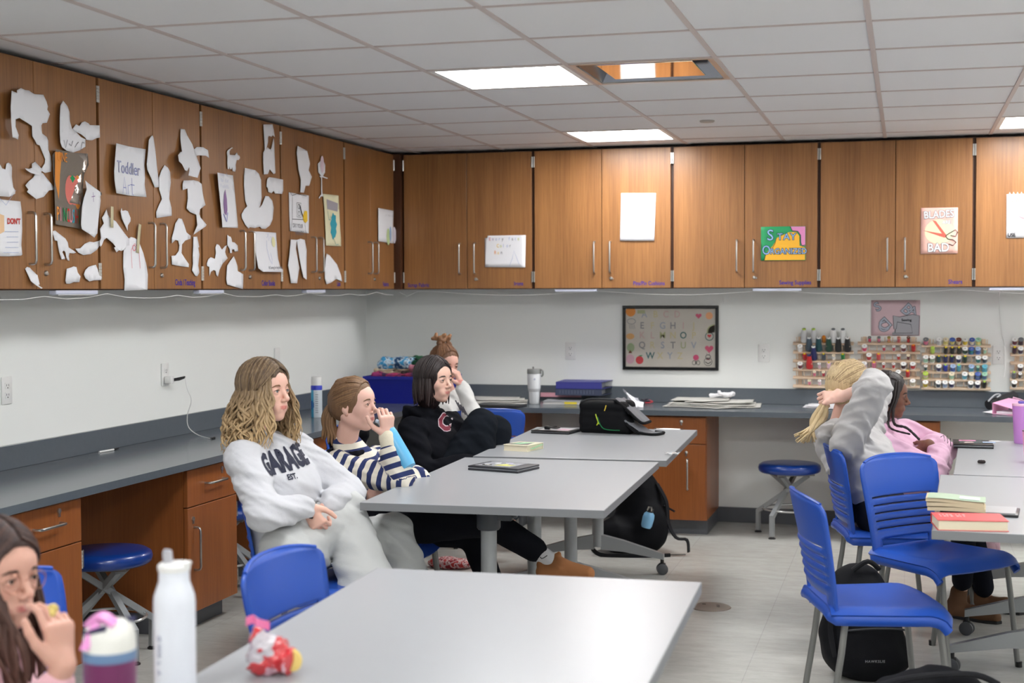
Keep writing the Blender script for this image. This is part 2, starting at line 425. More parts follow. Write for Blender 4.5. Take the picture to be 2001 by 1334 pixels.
def base_cab(origin, xax, W, label, zt=0.749):
    x = Vector(xax); z = Vector((0, 0, 1)); n = x.cross(z)
    t = thing('base_cabinet', label, 'cabinet', origin, 0, 'base cabinets')
    F = Matrix(((x.x, z.x, n.x, origin[0]), (x.y, z.y, n.y, origin[1]), (x.z, z.z, n.z, origin[2]), (0, 0, 0, 1)))
    MB(F).box((0, 0.095, 0.0), (W, zt, 0.585)).build('carcass', M_lo, t, world=True)
    MB(F).box((0.004, 0.0, 0.013), (W-0.004, 0.095, 0.525)).build('plinth', M_base, t, world=True)
    d = MB(F).box((0.004, 0.575, 0.586), (W-0.004, zt-0.010, 0.606), 0.0015, 1).build('drawer', M_lo, t, world=True)
    hb = MB(F); uhandle(hb, Matrix.Translation((W*0.52, 0.665, 0.606)) @ Matrix.Rotation(PI/2, 4, 'Z'), 0.17); hb.build('handle', M_steel, d, world=True, smooth=True)
    lk = MB(F); lk.lathe([(0, 0), (0.010, 0), (0.010, 0.006), (0, 0.008)], 12, M=Matrix.Translation((W*0.68, 0.712, 0.606))); lk.box((W*0.68-0.004, 0.690, 0.606), (W*0.68+0.004, 0.707, 0.612)); lk.build('lock', M_steel, d, world=True)
    d = MB(F).box((0.004, 0.099, 0.586), (W-0.004, 0.570, 0.606), 0.0015, 1).build('door', M_lo, t, world=True)
    return t, F, d
def base_door_fit(F, d, hx, hz=(0.36,), lx=None, hingex=None):
    hb = MB(F); uhandle(hb, Matrix.Translation((hx, 0.385, 0.606)), 0.19); hb.build('handle', M_steel, d, world=True, smooth=True)
    lk = MB(F); lk.lathe([(0, 0), (0.010, 0), (0.010, 0.006), (0, 0.008)], 12, M=Matrix.Translation((hx-0.01, 0.52, 0.606))); lk.box((hx-0.014, 0.498, 0.606), (hx-0.006, 0.514, 0.612)); lk.build('lock', M_steel, d, world=True)
    for z in (0.18, 0.50):
        hm = MB(F); hinge(hm, Matrix.Translation((hingex, z, 0.602))); hm.build('hinge', M_steel, d, world=True, smooth=True)
for (o, xa, W, lab, hx, hg) in [
    ((0, -5.055, 0), (0, 1, 0), 0.485, 'base cabinet at the left edge, behind the girl with glasses', 0.06, 0.488),
    ((0, -3.737, 0), (0, 1, 0), 0.485, 'base cabinet behind the blonde girl in white, beside a blue stool', 0.06, 0.488),
    ((0, -2.455, 0), (0, 1, 0), 0.485, 'base cabinet under the spray can, mostly hidden by seated girls', 0.06, 0.488),
    ((0.79, 0, 0), (1, 0, 0), 0.485, 'base cabinet on the back wall behind the black hooded girl', 0.42, -0.003),
    ((1.99, 0, 0), (1, 0, 0), 0.485, 'base cabinet on the back wall behind the open black bag', 0.37, -0.003),
    ((3.375, 0, 0), (1, 0, 0), 0.485, 'base cabinet on the back wall behind the girl with braids', 0.42, -0.003)]:
    t, F, d = base_cab(o, xa, W, lab); base_door_fit(F, d, hx, hingex=hg)
# ================================================================ smooth bodies: distance fields meshed as one skin
class Field:
    """smooth union of tapered limbs and ellipsoids on a regular grid, turned into ONE continuous surface"""
    def __init__(s, h=0.006, pad=0.03): s.h = h; s.pad = pad; s.ops = []
    def cap(s, a, b, ra, rb=None, k=0.02, flat=None, sub=False):
        s.ops.append(('c', Vector(a), Vector(b), ra, ra if rb is None else rb, k, flat, sub)); return s
    def chain(s, pts, rs, k=0.02, flat=None):
        for i in range(len(pts)-1): s.cap(pts[i], pts[i+1], rs[i], rs[i+1], k, flat)
        return s
    def ell(s, c, r, R=None, k=0.02, sub=False):
        s.ops.append(('e', Vector(c), Vector(r), R, k, sub)); return s
    def bounds(s, o):
        if o[0] == 'c':
            m = max(o[3], o[4])*(1.0 if not o[6] else max(1.0, o[6][1]))+o[5]+0.004
            return [min(o[1][i], o[2][i])-m for i in range(3)], [max(o[1][i], o[2][i])+m for i in range(3)]
        m = max(o[2])+o[4]+0.004
        return [o[1][i]-m for i in range(3)], [o[1][i]+m for i in range(3)]
    def mesh(s, disp=None, clip=None):
        h = s.h; lo = np.full(3, 1e9); hi = -lo
        for o in s.ops:
            if o[-1] is True: continue
            a, b = s.bounds(o); lo = np.minimum(lo, a); hi = np.maximum(hi, b)
        lo -= s.pad; hi += s.pad
        n = np.ceil((hi-lo)/h).astype(int)+1
        F = np.full(tuple(n), 0.05, np.float32)
        ax = [(lo[i]+h*np.arange(n[i])).astype(np.float32) for i in range(3)]
        for o in s.ops:
            a, b = s.bounds(o)
            i0 = [max(0, int((a[i]-lo[i])/h)-1) for i in range(3)]; i1 = [min(n[i], int((b[i]-lo[i])/h)+2) for i in range(3)]
            if any(i0[i] >= i1[i] for i in range(3)): continue
            sl = tuple(slice(i0[i], i1[i]) for i in range(3))
            X = ax[0][sl[0]][:, None, None]; Y = ax[1][sl[1]][None, :, None]; Z = ax[2][sl[2]][None, None, :]
            if o[0] == 'c':
                A, B, ra, rb, k, flat, sub = o[1:]
                ba = B-A; L2 = max(ba.length_squared, 1e-9)
                t = np.clip(((X-A.x)*ba.x+(Y-A.y)*ba.y+(Z-A.z)*ba.z)/L2, 0, 1)
                dx = X-A.x-t*ba.x; dy = Y-A.y-t*ba.y; dz = Z-A.z-t*ba.z
                if flat:
                    nx, f = flat; q = (dx*nx[0]+dy*nx[1]+dz*nx[2])*(1/f-1); dx = dx+nx[0]*q; dy = dy+nx[1]*q; dz = dz+nx[2]*q
                d = np.sqrt(dx*dx+dy*dy+dz*dz)-(ra+(rb-ra)*t)
            else:
                c, r, R, k, sub = o[1:]
                dx = X-c.x; dy = Y-c.y; dz = Z-c.z
                if R is not None:
                    e = [R.col[i] for i in range(3)]
                    dx, dy, dz = [dx*v[0]+dy*v[1]+dz*v[2] for v in e]
                q0 = np.sqrt((dx/r.x)**2+(dy/r.y)**2+(dz/r.z)**2)
                q1 = np.sqrt((dx/r.x**2)**2+(dy/r.y**2)**2+(dz/r.z**2)**2)
                d = q0*(q0-1)/np.maximum(q1, 1e-6)
            G = F[sl]
            if sub:
                d = -d; hh = np.clip(0.5+0.5*(d-G)/k, 0, 1); F[sl] = G+(d-G)*hh+k*hh*(1-hh)
            else:
                hh = np.clip(0.5+0.5*(G-d)/k, 0, 1); F[sl] = G+(d-G)*hh-k*hh*(1-hh)
        if disp is not None:
            m = np.abs(F) < 0.03
            ii = np.nonzero(m); P = np.stack([ax[i][ii[i]] for i in range(3)], 1)
            F[m] += disp(P).astype(np.float32)
        if clip is not None:
            for (c, nrm) in clip:
                pl = (ax[0][:, None, None]-c[0])*nrm[0]+(ax[1][None, :, None]-c[1])*nrm[1]+(ax[2][None, None, :]-c[2])*nrm[2]
                F = np.maximum(F, pl.astype(np.float32))
        return surface_nets(F, lo, h)

def surface_nets(F, lo, h):
    S = F < 0; nx, ny, nz = F.shape
    c = np.zeros((nx-1, ny-1, nz-1), np.uint8)
    for i in (0, 1):
        for j in (0, 1):
            for k in (0, 1): c += S[i:nx-1+i, j:ny-1+j, k:nz-1+k]
    act = (c > 0) & (c < 8); idx = np.full(c.shape, -1, np.int64); ii = np.nonzero(act); m = len(ii[0]); idx[ii] = np.arange(m)
    acc = np.zeros((m, 3)); cnt = np.zeros(m)
    corners = [(i, j, k) for i in (0, 1) for j in (0, 1) for k in (0, 1)]
    for a in corners:
        for d in range(3):
            if a[d] == 1: continue
            b = list(a); b[d] = 1
            fa = F[ii[0]+a[0], ii[1]+a[1], ii[2]+a[2]]; fb = F[ii[0]+b[0], ii[1]+b[1], ii[2]+b[2]]
            q = (fa < 0) != (fb < 0); t = np.where(q, fa/np.where(q, fa-fb, 1), 0)
            P = np.tile(np.array(a, float), (m, 1)); P[:, d] += t
            acc += P*q[:, None]; cnt += q
    V = (np.stack(ii, 1)+acc/np.maximum(cnt, 1)[:, None])*h+lo
    faces = []
    for d in range(3):
        u, v = (d+1) % 3, (d+2) % 3
        sl0 = [slice(None)]*3; sl1 = [slice(None)]*3; sl0[d] = slice(0, -1); sl1[d] = slice(1, None)
        A = S[tuple(sl0)]; B = S[tuple(sl1)]; e = A != B
        q = np.nonzero(e); q = [x for x in q]
        ok = (q[u] > 0) & (q[v] > 0) & (q[u] < F.shape[u]-1) & (q[v] < F.shape[v]-1)
        q = [x[ok] for x in q]; inside = A[tuple(q)]
        def cell(du, dv):
            r = [x.copy() for x in q]; r[u] = r[u]-du; r[v] = r[v]-dv; return idx[tuple(r)]
        f = np.stack([cell(1, 1), cell(0, 1), cell(0, 0), cell(1, 0)], 1)
        f[~inside] = f[~inside][:, ::-1]; faces.append(f)
    return V, np.concatenate(faces)

def relax(V, Fc, it=1, lam=0.5):
    n = len(V)
    for _ in range(it):
        acc = np.zeros_like(V); cnt = np.zeros(n)
        for a, b in ((0, 1), (1, 2), (2, 3), (3, 0)):
            np.add.at(acc, Fc[:, a], V[Fc[:, b]]); np.add.at(acc, Fc[:, b], V[Fc[:, a]])
            np.add.at(cnt, Fc[:, a], 1); np.add.at(cnt, Fc[:, b], 1)
        V = V+(acc/np.maximum(cnt, 1)[:, None]-V)*lam
    return V

def skin_obj(name, parts, material, parent, attrs=None, sm=1):
    """parts: list of (V, F); attrs: {name: fn(V) -> floats or rgb}"""
    off = 0; VV = []; FF = []
    for V, F in parts:
        V = relax(V, F, sm); VV.append(V); FF.append(F+off); off += len(V)
    V = np.concatenate(VV); F = np.concatenate(FF)
    me = bpy.data.meshes.new(name)
    Lm = np.array(wmat(parent).inverted()) if parent is not None else np.eye(4)
    W = V @ Lm[:3, :3].T + Lm[:3, 3]
    me.vertices.add(len(V)); me.vertices.foreach_set('co', W.astype(np.float32).ravel())
    me.loops.add(len(F)*4); me.loops.foreach_set('vertex_index', F.astype(np.int32).ravel())
    me.polygons.add(len(F)); me.polygons.foreach_set('loop_start', np.arange(0, len(F)*4, 4, dtype=np.int32))
    me.update(calc_edges=True); me.polygons.foreach_set('use_smooth', [True]*len(F)); me.materials.append(material)
    for k, fn in (attrs or {}).items():
        val = np.asarray(fn(V), np.float32)
        if val.ndim == 1: a = me.attributes.new(k, 'FLOAT', 'POINT'); a.data.foreach_set('value', val)
        else:
            a = me.attributes.new(k, 'FLOAT_COLOR', 'POINT'); a.data.foreach_set('color', np.concatenate([val, np.ones((len(val), 1), np.float32)], 1).ravel())
    me.validate(); o = bpy.data.objects.new(name, me); COL.objects.link(o); o.parent = parent
    return o

def folds(amp=0.004, scale=18.0, seed=0, axis=None):
    """cloth folds: warped waves, sharper in the valleys"""
    rg = np.random.RandomState(seed); D = rg.normal(size=(6, 3)); D /= np.linalg.norm(D, axis=1)[:, None]; ph = rg.uniform(0, 6.28, 6)
    if axis is not None:
        a = np.array(Vector(axis).normalized()); D = D*0.55+a*np.sign(D @ a)[:, None]; D /= np.linalg.norm(D, axis=1)[:, None]
    def f(P):
        w = 0.02*np.stack([np.sin(P @ D[i]*scale*0.6+ph[i]) for i in range(3)], 1)
        Q = P+w; r = 0
        for i in range(6):
            s_ = np.sin(Q @ D[i]*scale*(0.8+0.35*i)+ph[i]); r = r+(np.abs(s_)*2-1)/(1+0.5*i)
        return r*amp*0.5
    return f
# outlines of the papers taped to the doors of the left wall cabinets, metres along the wall and above the floor
PAPERS = [
('paper_cutout','white animal cutout with humped back, largest cutout on the leftmost cabinet doors',[(-4.6644,2.2918),(-4.6212,2.2888),(-4.6238,2.299),(-4.5913,2.3121),(-4.5589,2.3094),(-4.529,2.3116),(-4.505,2.3059),(-4.4838,2.3033),(-4.4188,2.3099),(-4.3975,2.2873),(-4.3867,2.2675),(-4.3921,2.2552),(-4.3735,2.2392),(-4.3966,2.2019),(-4.4281,2.1966),(-4.4377,2.1865),(-4.4323,2.1563),(-4.3981,2.1453),(-4.389,2.1317),(-4.3888,2.0952),(-4.3716,2.0712),(-4.3661,2.0387),(-4.3701,2.0109),(-4.4145,2.0019),(-4.4486,2.0101),(-4.4166,2.0399),(-4.4131,2.0566),(-4.4432,2.0956),(-4.4522,2.1073),(-4.4737,2.1089),(-4.4856,2.1221),(-4.5065,2.1379),(-4.5085,2.1769),(-4.5533,2.1862),(-4.6062,2.1961),(-4.6385,2.1872),(-4.6392,2.1592),(-4.6138,2.1304),(-4.6201,2.1122),(-4.6375,2.1157),(-4.6634,2.1166),(-4.6734,2.1728),(-4.6747,2.2281)],('l',0.03)),
('paper_cutout','white wing-shaped paper scrap with one pointed end, under the humped animal cutout',[(-4.5611,2.0082),(-4.5341,2.0086),(-4.5098,2.0142),(-4.5033,2.0308),(-4.4786,2.0408),(-4.4453,2.0158),(-4.4676,1.9906),(-4.4983,1.9882),(-4.5345,1.9926),(-4.5523,2.0001)],('b',0.02)),
('paper_cutout','white torn paper scrap like a fish tail, hanging above the leftmost handles',[(-4.4766,2.0007),(-4.4302,2.0007),(-4.3496,1.9407),(-4.4006,1.9337),(-4.4452,1.9054),(-4.4978,1.8932),(-4.5515,1.9184),(-4.5393,1.9281),(-4.5551,1.943),(-4.5294,1.9609),(-4.4974,1.9775)],('b',0.015)),
('paper_cutout','white paper cutout of a seated shape cut by the left edge, above the printed sheet',[(-4.7371,2.0129),(-4.7062,2.0103),(-4.6952,1.9974),(-4.6753,1.9948),(-4.6678,2.017),(-4.6545,2.0223),(-4.639,2.0177),(-4.6335,2.0059),(-4.6385,1.9705),(-4.6355,1.9304),(-4.6254,1.9188),(-4.6269,1.9065),(-4.6667,1.8917),(-4.7404,1.8906)],('b',0.01)),
('paper_cutout','white boot-shaped cutout with pencil zigzags, above the shiny tomato drawing',[(-4.298,2.3017),(-4.2625,2.2838),(-4.2466,2.2615),(-4.2443,2.2245),(-4.2284,2.1963),(-4.1919,2.1852),(-4.1584,2.1697),(-4.1257,2.1636),(-4.1265,2.133),(-4.1735,2.1134),(-4.2277,2.099),(-4.2739,2.1022),(-4.3128,2.1134),(-4.3252,2.1306),(-4.3294,2.1671),(-4.3279,2.2261),(-4.32,2.2786)],('l',0.012)),
('paper_cutout','white cutout of a small standing animal with short legs, right of the boot-shaped cutout',[(-4.2218,2.1952),(-4.1944,2.218),(-4.1708,2.2138),(-4.15,2.2313),(-4.1292,2.2374),(-4.1052,2.2325),(-4.095,2.226),(-4.0259,2.232),(-4.0244,2.1815),(-4.0472,2.1765),(-4.0791,2.1644),(-4.0966,2.1626),(-4.1209,2.1621),(-4.1255,2.1693),(-4.1581,2.1811),(-4.1918,2.1871)],('r',0.006)),
('drawing','shiny foil-covered drawing of a red tomato with coloured letters along the bottom',[(-4.3651,2.0791),(-4.3455,2.0937),(-4.2806,2.0971),(-4.112,2.1057),(-4.1062,2.0603),(-4.1418,2.0193),(-4.1827,1.8898),(-4.3443,1.8969),(-4.3625,1.9362)],('b',0.008)),
('paper_cutout','white long bottle-shaped cutout taped over the tomato drawing',[(-4.1683,1.9896),(-4.1475,1.9818),(-4.1236,1.9751),(-4.0446,1.9518),(-4.0324,1.9425),(-4.0383,1.9522),(-4.0451,1.9315),(-4.0424,1.9147),(-4.0668,1.8118),(-4.0739,1.7761),(-4.0989,1.7566),(-4.144,1.7718),(-4.2062,1.7877),(-4.2116,1.8056),(-4.2008,1.8789),(-4.1851,1.9162),(-4.1572,1.9545),(-4.1627,1.9741)],('l',0.012)),
('drawing_sheet','printed white sheet with red word cut by the left edge, beside the leftmost handle',[(-4.7365,1.8826),(-4.692,1.8799),(-4.5915,1.8791),(-4.5839,1.833),(-4.584,1.771),(-4.5898,1.7119),(-4.5855,1.6763),(-4.5909,1.6709),(-4.6626,1.6669),(-4.7424,1.6657)],('r',0.008)),
('paper_cutout','small white leaning scrap below the leftmost handle',[(-4.5583,1.6207),(-4.545,1.6281),(-4.5265,1.6253),(-4.5161,1.6166),(-4.4872,1.598),(-4.4829,1.598),(-4.4839,1.56),(-4.4963,1.5584),(-4.4724,1.5458),(-4.4833,1.5436),(-4.5098,1.5568),(-4.5359,1.5724),(-4.5433,1.5912)],('b',0.02)),
('paper_cutout','white cutout of a running animal behind the second handle from the left',[(-4.3814,1.771),(-4.355,1.7769),(-4.331,1.7665),(-4.283,1.747),(-4.2661,1.7312),(-4.2608,1.7117),(-4.2232,1.6995),(-4.2057,1.6917),(-4.2235,1.688),(-4.2556,1.6889),(-4.2618,1.6756),(-4.2553,1.6567),(-4.268,1.6584),(-4.2781,1.6687),(-4.2845,1.6914),(-4.2958,1.6983),(-4.3074,1.6925),(-4.2879,1.6685),(-4.291,1.6625),(-4.315,1.663),(-4.3301,1.6936),(-4.3403,1.7354),(-4.3582,1.7374),(-4.3651,1.7539)],('n',0.003)),
('paper_cutout','white crescent-shaped scrap reaching across the gap between the two leftmost cabinets',[(-4.2142,1.708),(-4.1756,1.7107),(-4.1421,1.7301),(-4.1054,1.7402),(-4.0748,1.7388),(-4.0375,1.7451),(-4.0186,1.7508),(-4.0094,1.7426),(-4.0509,1.7074),(-4.1007,1.6875),(-4.1554,1.6829),(-4.1909,1.6921)],('n',0.004)),
('paper_cutout','small white blocky scrap near the bottom edge, left of two by the lowest hinge',[(-4.2776,1.6245),(-4.2484,1.6298),(-4.2278,1.6351),(-4.2073,1.6321),(-4.199,1.6106),(-4.1786,1.5942),(-4.1882,1.5708),(-4.2295,1.5707),(-4.2589,1.5633),(-4.2821,1.5639),(-4.2887,1.5753)],('n',0.003)),
('paper_cutout','small white rounded scrap with a tail, touching the lowest hinge of the leftmost cabinet',[(-4.1419,1.6213),(-4.1173,1.6351),(-4.0897,1.6405),(-4.0619,1.6443),(-4.0469,1.6225),(-4.0363,1.5988),(-4.0195,1.5955),(-4.023,1.5801),(-4.079,1.5788),(-4.1128,1.5739),(-4.1428,1.5861),(-4.1545,1.6028)],('n',0.003)),
('drawing_sheet','white sheet with pencil outlined words Toddler Art',[(-3.9119,2.1682),(-3.7791,2.1667),(-3.6315,2.1693),(-3.6455,2.0946),(-3.6407,2.0456),(-3.6446,2.0083),(-3.6309,1.9551),(-3.7846,1.9516),(-3.9174,1.9537),(-3.9352,2.0116),(-3.9354,2.047),(-3.9216,2.1132)],('l',0.022)),
('paper_cutout','white carrot-shaped strip just right of the Toddler Art sheet',[(-3.6184,2.2114),(-3.5967,2.2291),(-3.5751,2.2366),(-3.5661,2.226),(-3.5521,2.1712),(-3.5242,2.0481),(-3.5127,2.008),(-3.5594,2.0023),(-3.5983,2.0426),(-3.6399,2.0766),(-3.6453,2.1008),(-3.6287,2.1641)],('l',0.012)),
('paper_cutout','white torso-shaped cutout with pinched waist, over the seam of the Toddler Art cabinet',[(-3.4672,2.1119),(-3.4375,2.1023),(-3.4187,2.0847),(-3.4135,2.0372),(-3.4243,1.9917),(-3.4283,1.9596),(-3.41,1.9191),(-3.409,1.8823),(-3.5474,1.8652),(-3.5498,1.8927),(-3.5209,1.9288),(-3.4984,1.9522),(-3.5012,1.9646),(-3.5223,1.9979),(-3.521,2.0515),(-3.4982,2.0848)],('n',0.004)),
('paper_cutout','rolled white paper figure curling off the door, highest on the Toddler Art cabinet',[(-3.3124,2.2944),(-3.2724,2.2964),(-3.2529,2.2708),(-3.2132,2.2322),(-3.1971,2.191),(-3.1817,2.1198),(-3.2444,2.0689),(-3.3311,2.0738),(-3.3074,2.0967),(-3.2969,2.117),(-3.3306,2.0949),(-3.3503,2.0965),(-3.3627,2.1245),(-3.3852,2.1354),(-3.378,2.1649),(-3.3481,2.1821),(-3.3316,2.1852),(-3.3237,2.2409)],('b',0.05)),
('paper_cutout','small white curled paper hook across the cabinet gap beside the rolled figure',[(-3.1899,2.2081),(-3.1619,2.224),(-3.1237,2.2259),(-3.0959,2.2136),(-3.0911,2.1773),(-3.1071,2.1859),(-3.1525,2.1851),(-3.1665,2.1806),(-3.1799,2.1926)],('r',0.03)),
('paper_cutout','white standing-person-like cutout with flared foot, overlapping the cabinet gap',[(-3.2918,2.054),(-3.1969,2.0626),(-3.1486,2.0611),(-3.1139,2.0503),(-3.1077,2.0157),(-3.0945,1.9798),(-3.0797,1.9505),(-3.1379,1.9272),(-3.1469,1.9035),(-3.1354,1.8874),(-3.0792,1.8549),(-3.0872,1.8462),(-3.2169,1.8012),(-3.1745,1.8491),(-3.1768,1.8987),(-3.2415,1.9086),(-3.2715,1.9234),(-3.2569,1.9699),(-3.2557,2.0191),(-3.3029,2.0078),(-3.3022,2.0354)],('b',0.008)),
('paper_cutout','white torn cat-like scrap with grey middle, left of the arched long sheet',[(-3.9714,1.8816),(-3.9611,1.858),(-3.9477,1.8468),(-3.901,1.8342),(-3.801,1.7601),(-3.8046,1.7328),(-3.8246,1.7322),(-3.8422,1.7152),(-3.8763,1.7062),(-3.8959,1.7093),(-3.9167,1.6998),(-3.9317,1.7202),(-3.9178,1.7236),(-3.9368,1.7379),(-3.9855,1.7599),(-4.0073,1.7503),(-4.0295,1.7263),(-4.0403,1.7201),(-4.0425,1.7405),(-4.0286,1.7584),(-4.0303,1.7963),(-3.9974,1.821),(-4.0103,1.8438),(-3.9938,1.8564)],('b',0.012)),
('paper_cutout','small white teardrop scrap with a hooked tip, above the arched long sheet',[(-3.8517,1.8949),(-3.8464,1.8817),(-3.815,1.8863),(-3.7921,1.883),(-3.7685,1.8554),(-3.7701,1.8401),(-3.7966,1.8208),(-3.7989,1.7971),(-3.828,1.8255),(-3.8529,1.8484),(-3.8635,1.8778)],('l',0.008)),
('paper_cutout','long white arched sheet with a faint pink pencil figure, reaching the cabinet bottom',[(-3.8369,1.6988),(-3.8244,1.7413),(-3.801,1.7601),(-3.7718,1.7717),(-3.7428,1.7682),(-3.7077,1.7571),(-3.6674,1.7028),(-3.6445,1.6569),(-3.6306,1.6074),(-3.6366,1.539),(-3.8326,1.5346),(-3.8284,1.5844),(-3.8386,1.6325)],('n',0.004)),
('paper_cutout','white goblet-shaped cutout right of the handles of the Toddler Art cabinet',[(-3.3426,1.8741),(-3.3129,1.8722),(-3.2967,1.8518),(-3.271,1.8105),(-3.2307,1.7956),(-3.2324,1.7817),(-3.2854,1.7708),(-3.3159,1.7519),(-3.3202,1.7112),(-3.2874,1.6858),(-3.251,1.6603),(-3.2534,1.6455),(-3.3744,1.6518),(-3.412,1.656),(-3.4155,1.696),(-3.3797,1.6984),(-3.3464,1.7202),(-3.3392,1.7463),(-3.3518,1.7686),(-3.3779,1.771),(-3.4108,1.7539),(-3.4115,1.7795),(-3.3898,1.8188),(-3.376,1.8483)],('n',0.006)),
('paper_cutout','white thin bone-like strip right of the goblet-shaped cutout',[(-3.2035,1.7916),(-3.1655,1.7939),(-3.1524,1.7618),(-3.1459,1.7436),(-3.1564,1.7417),(-3.1446,1.7087),(-3.1585,1.6552),(-3.1467,1.622),(-3.1667,1.6035),(-3.1874,1.605),(-3.2197,1.6311),(-3.2101,1.661),(-3.2126,1.6972),(-3.206,1.7469)],('n',0.004)),
('paper_cutout','small white cat-shaped cutout with raised tail',[(-2.787,2.2578),(-2.7777,2.2554),(-2.8017,2.2466),(-2.8143,2.2339),(-2.8118,2.2178),(-2.7552,2.2212),(-2.7329,2.2365),(-2.7221,2.2259),(-2.7038,2.2225),(-2.6981,2.2114),(-2.7117,2.2009),(-2.7338,2.1983),(-2.7454,2.1742),(-2.7437,2.1512),(-2.7535,2.1378),(-2.7826,2.1382),(-2.7857,2.161),(-2.7933,2.1472),(-2.8113,2.1458),(-2.8181,2.1616),(-2.8221,2.1449),(-2.8364,2.1454),(-2.8393,2.1729),(-2.8364,2.2058),(-2.8431,2.2248),(-2.8342,2.2386)],('n',0.003)),
('paper_cutout','white tall torn cutout with a hole between arms, high under the ceiling',[(-2.4219,2.413),(-2.3064,2.4275),(-2.2907,2.3942),(-2.2808,2.3609),(-2.3077,2.368),(-2.3202,2.358),(-2.3526,2.3599),(-2.3649,2.3517),(-2.3655,2.3273),(-2.3907,2.2799),(-2.3742,2.297),(-2.3381,2.2883),(-2.3215,2.3003),(-2.3086,2.3295),(-2.2941,2.3547),(-2.2866,2.3246),(-2.2857,2.2546),(-2.277,2.1676),(-2.3002,2.1606),(-2.3486,2.1829),(-2.3735,2.1549),(-2.4216,2.1495),(-2.4267,2.2077),(-2.427,2.2627),(-2.4066,2.2819),(-2.4131,2.3468)],('n',0.006)),
('paper_cutout','white elephant-like cutout with fringe of small legs beside the upper hinge',[(-2.3781,2.1285),(-2.3536,2.1401),(-2.2842,2.1407),(-2.1942,2.1386),(-2.1921,2.0819),(-2.2069,2.0596),(-2.2446,2.059),(-2.2861,2.0563),(-2.3022,2.0711),(-2.3271,2.0555),(-2.3676,2.0616),(-2.3711,2.0822),(-2.3871,2.0863)],('r',0.008)),
('drawing_sheet','white slanted sheet with a purple drop and pale lettering',[(-2.9896,2.1148),(-2.8938,2.1158),(-2.7759,2.1173),(-2.7658,2.0801),(-2.7232,1.8672),(-2.7236,1.8539),(-2.9247,1.8489),(-2.9373,1.9066)],('l',0.025)),
('paper_cutout','large white rounded cutout joined to a torn lower lobe, right of the purple drop sheet',[(-2.6417,2.1661),(-2.5234,2.1638),(-2.477,2.1487),(-2.4502,2.1164),(-2.4484,2.0236),(-2.4651,1.9848),(-2.4812,1.9668),(-2.4412,1.9896),(-2.4003,2.0369),(-2.36,2.0377),(-2.3157,2.0177),(-2.3002,1.9801),(-2.3139,1.9162),(-2.3473,1.8833),(-2.4043,1.8618),(-2.4521,1.8616),(-2.4716,1.8711),(-2.5305,1.8618),(-2.592,1.8627),(-2.6074,1.8553),(-2.6448,1.8739),(-2.6815,1.9058),(-2.6848,1.9257),(-2.6505,1.9542),(-2.6199,1.9694),(-2.6419,1.9984),(-2.6537,2.0714),(-2.6525,2.1217)],('n',0.008)),
('paper_cutout','white rabbit-eared cutout with two legs near the lower hinge of the cat cabinet',[(-3.0673,1.6667),(-3.0525,1.6872),(-3.0271,1.6979),(-3.0091,1.6955),(-2.9838,1.6903),(-2.9721,1.7195),(-2.9751,1.7467),(-2.9601,1.7642),(-2.938,1.7614),(-2.9052,1.7383),(-2.8749,1.7564),(-2.8521,1.7622),(-2.8718,1.7288),(-2.8645,1.7151),(-2.8446,1.6965),(-2.8994,1.6695),(-2.9336,1.6381),(-2.9529,1.6036),(-2.971,1.612),(-2.9743,1.6307),(-2.996,1.6356),(-3.0252,1.6267),(-3.0416,1.6045),(-3.0427,1.6502),(-3.0662,1.6549)],('n',0.003)),
('paper_cutout','tiny white dog-shaped cutout left of the curled sheet',[(-2.8471,1.8144),(-2.8245,1.8065),(-2.8131,1.8069),(-2.8018,1.7969),(-2.7946,1.7796),(-2.7676,1.7787),(-2.7331,1.764),(-2.7299,1.7341),(-2.7703,1.732),(-2.7723,1.7436),(-2.7993,1.7411),(-2.7997,1.7236),(-2.8212,1.7231),(-2.8237,1.7439),(-2.8483,1.7623)],('n',0.003)),
('paper_cutout','white house-shaped scrap with faint blue marks at the bottom of the cat cabinet',[(-2.7809,1.7083),(-2.762,1.6894),(-2.7395,1.6582),(-2.7361,1.6335),(-2.6735,1.6183),(-2.6793,1.5418),(-2.7653,1.5524),(-2.8568,1.5644),(-2.8675,1.5904),(-2.8545,1.6599),(-2.8237,1.6813)],('n',0.004)),
('drawing_sheet','white sheet with pencil swirls and curled lower corner beside the handle',[(-2.5392,1.8436),(-2.4521,1.8452),(-2.2719,1.8465),(-2.2688,1.7887),(-2.2707,1.7064),(-2.2585,1.6617),(-2.2236,1.6396),(-2.2415,1.6338),(-2.4821,1.6329),(-2.5314,1.6504),(-2.5378,1.7299)],('b',0.02)),
('paper_cutout','white scalloped mask-like strip high on the door of the line drawing',[(-1.9827,2.3424),(-1.8484,2.3263),(-1.813,2.2571),(-1.834,2.2182),(-1.7876,2.1845),(-1.8276,2.1307),(-1.8778,2.1273),(-1.9035,2.0852),(-1.9527,2.0854),(-1.943,2.1561),(-1.9743,2.2137),(-1.9965,2.3046)],('n',0.006)),
('drawing_sheet','white sheet with black line drawing of an outlet and a yellow hand',[(-2.0972,2.076),(-1.9448,2.0759),(-1.8204,2.0757),(-1.8285,1.8596),(-2.0862,1.8632),(-2.0917,1.9681)],('n',0.004)),
('paper_cutout','white hourglass cutout folded down the middle, left of two below the line drawing',[(-2.0872,1.8158),(-1.9944,1.8169),(-2.0085,1.7666),(-1.9777,1.694),(-1.9621,1.6608),(-1.9966,1.5737),(-2.0895,1.5747),(-2.1073,1.6259),(-2.1345,1.6715),(-2.1128,1.731)],('l',0.01)),
('paper_cutout','white leg-shaped strip right of the hourglass cutout',[(-1.9944,1.8169),(-1.9421,1.8253),(-1.8845,1.8205),(-1.864,1.7671),(-1.8895,1.5944),(-1.9305,1.6076),(-1.9538,1.6677)],('b',0.012)),
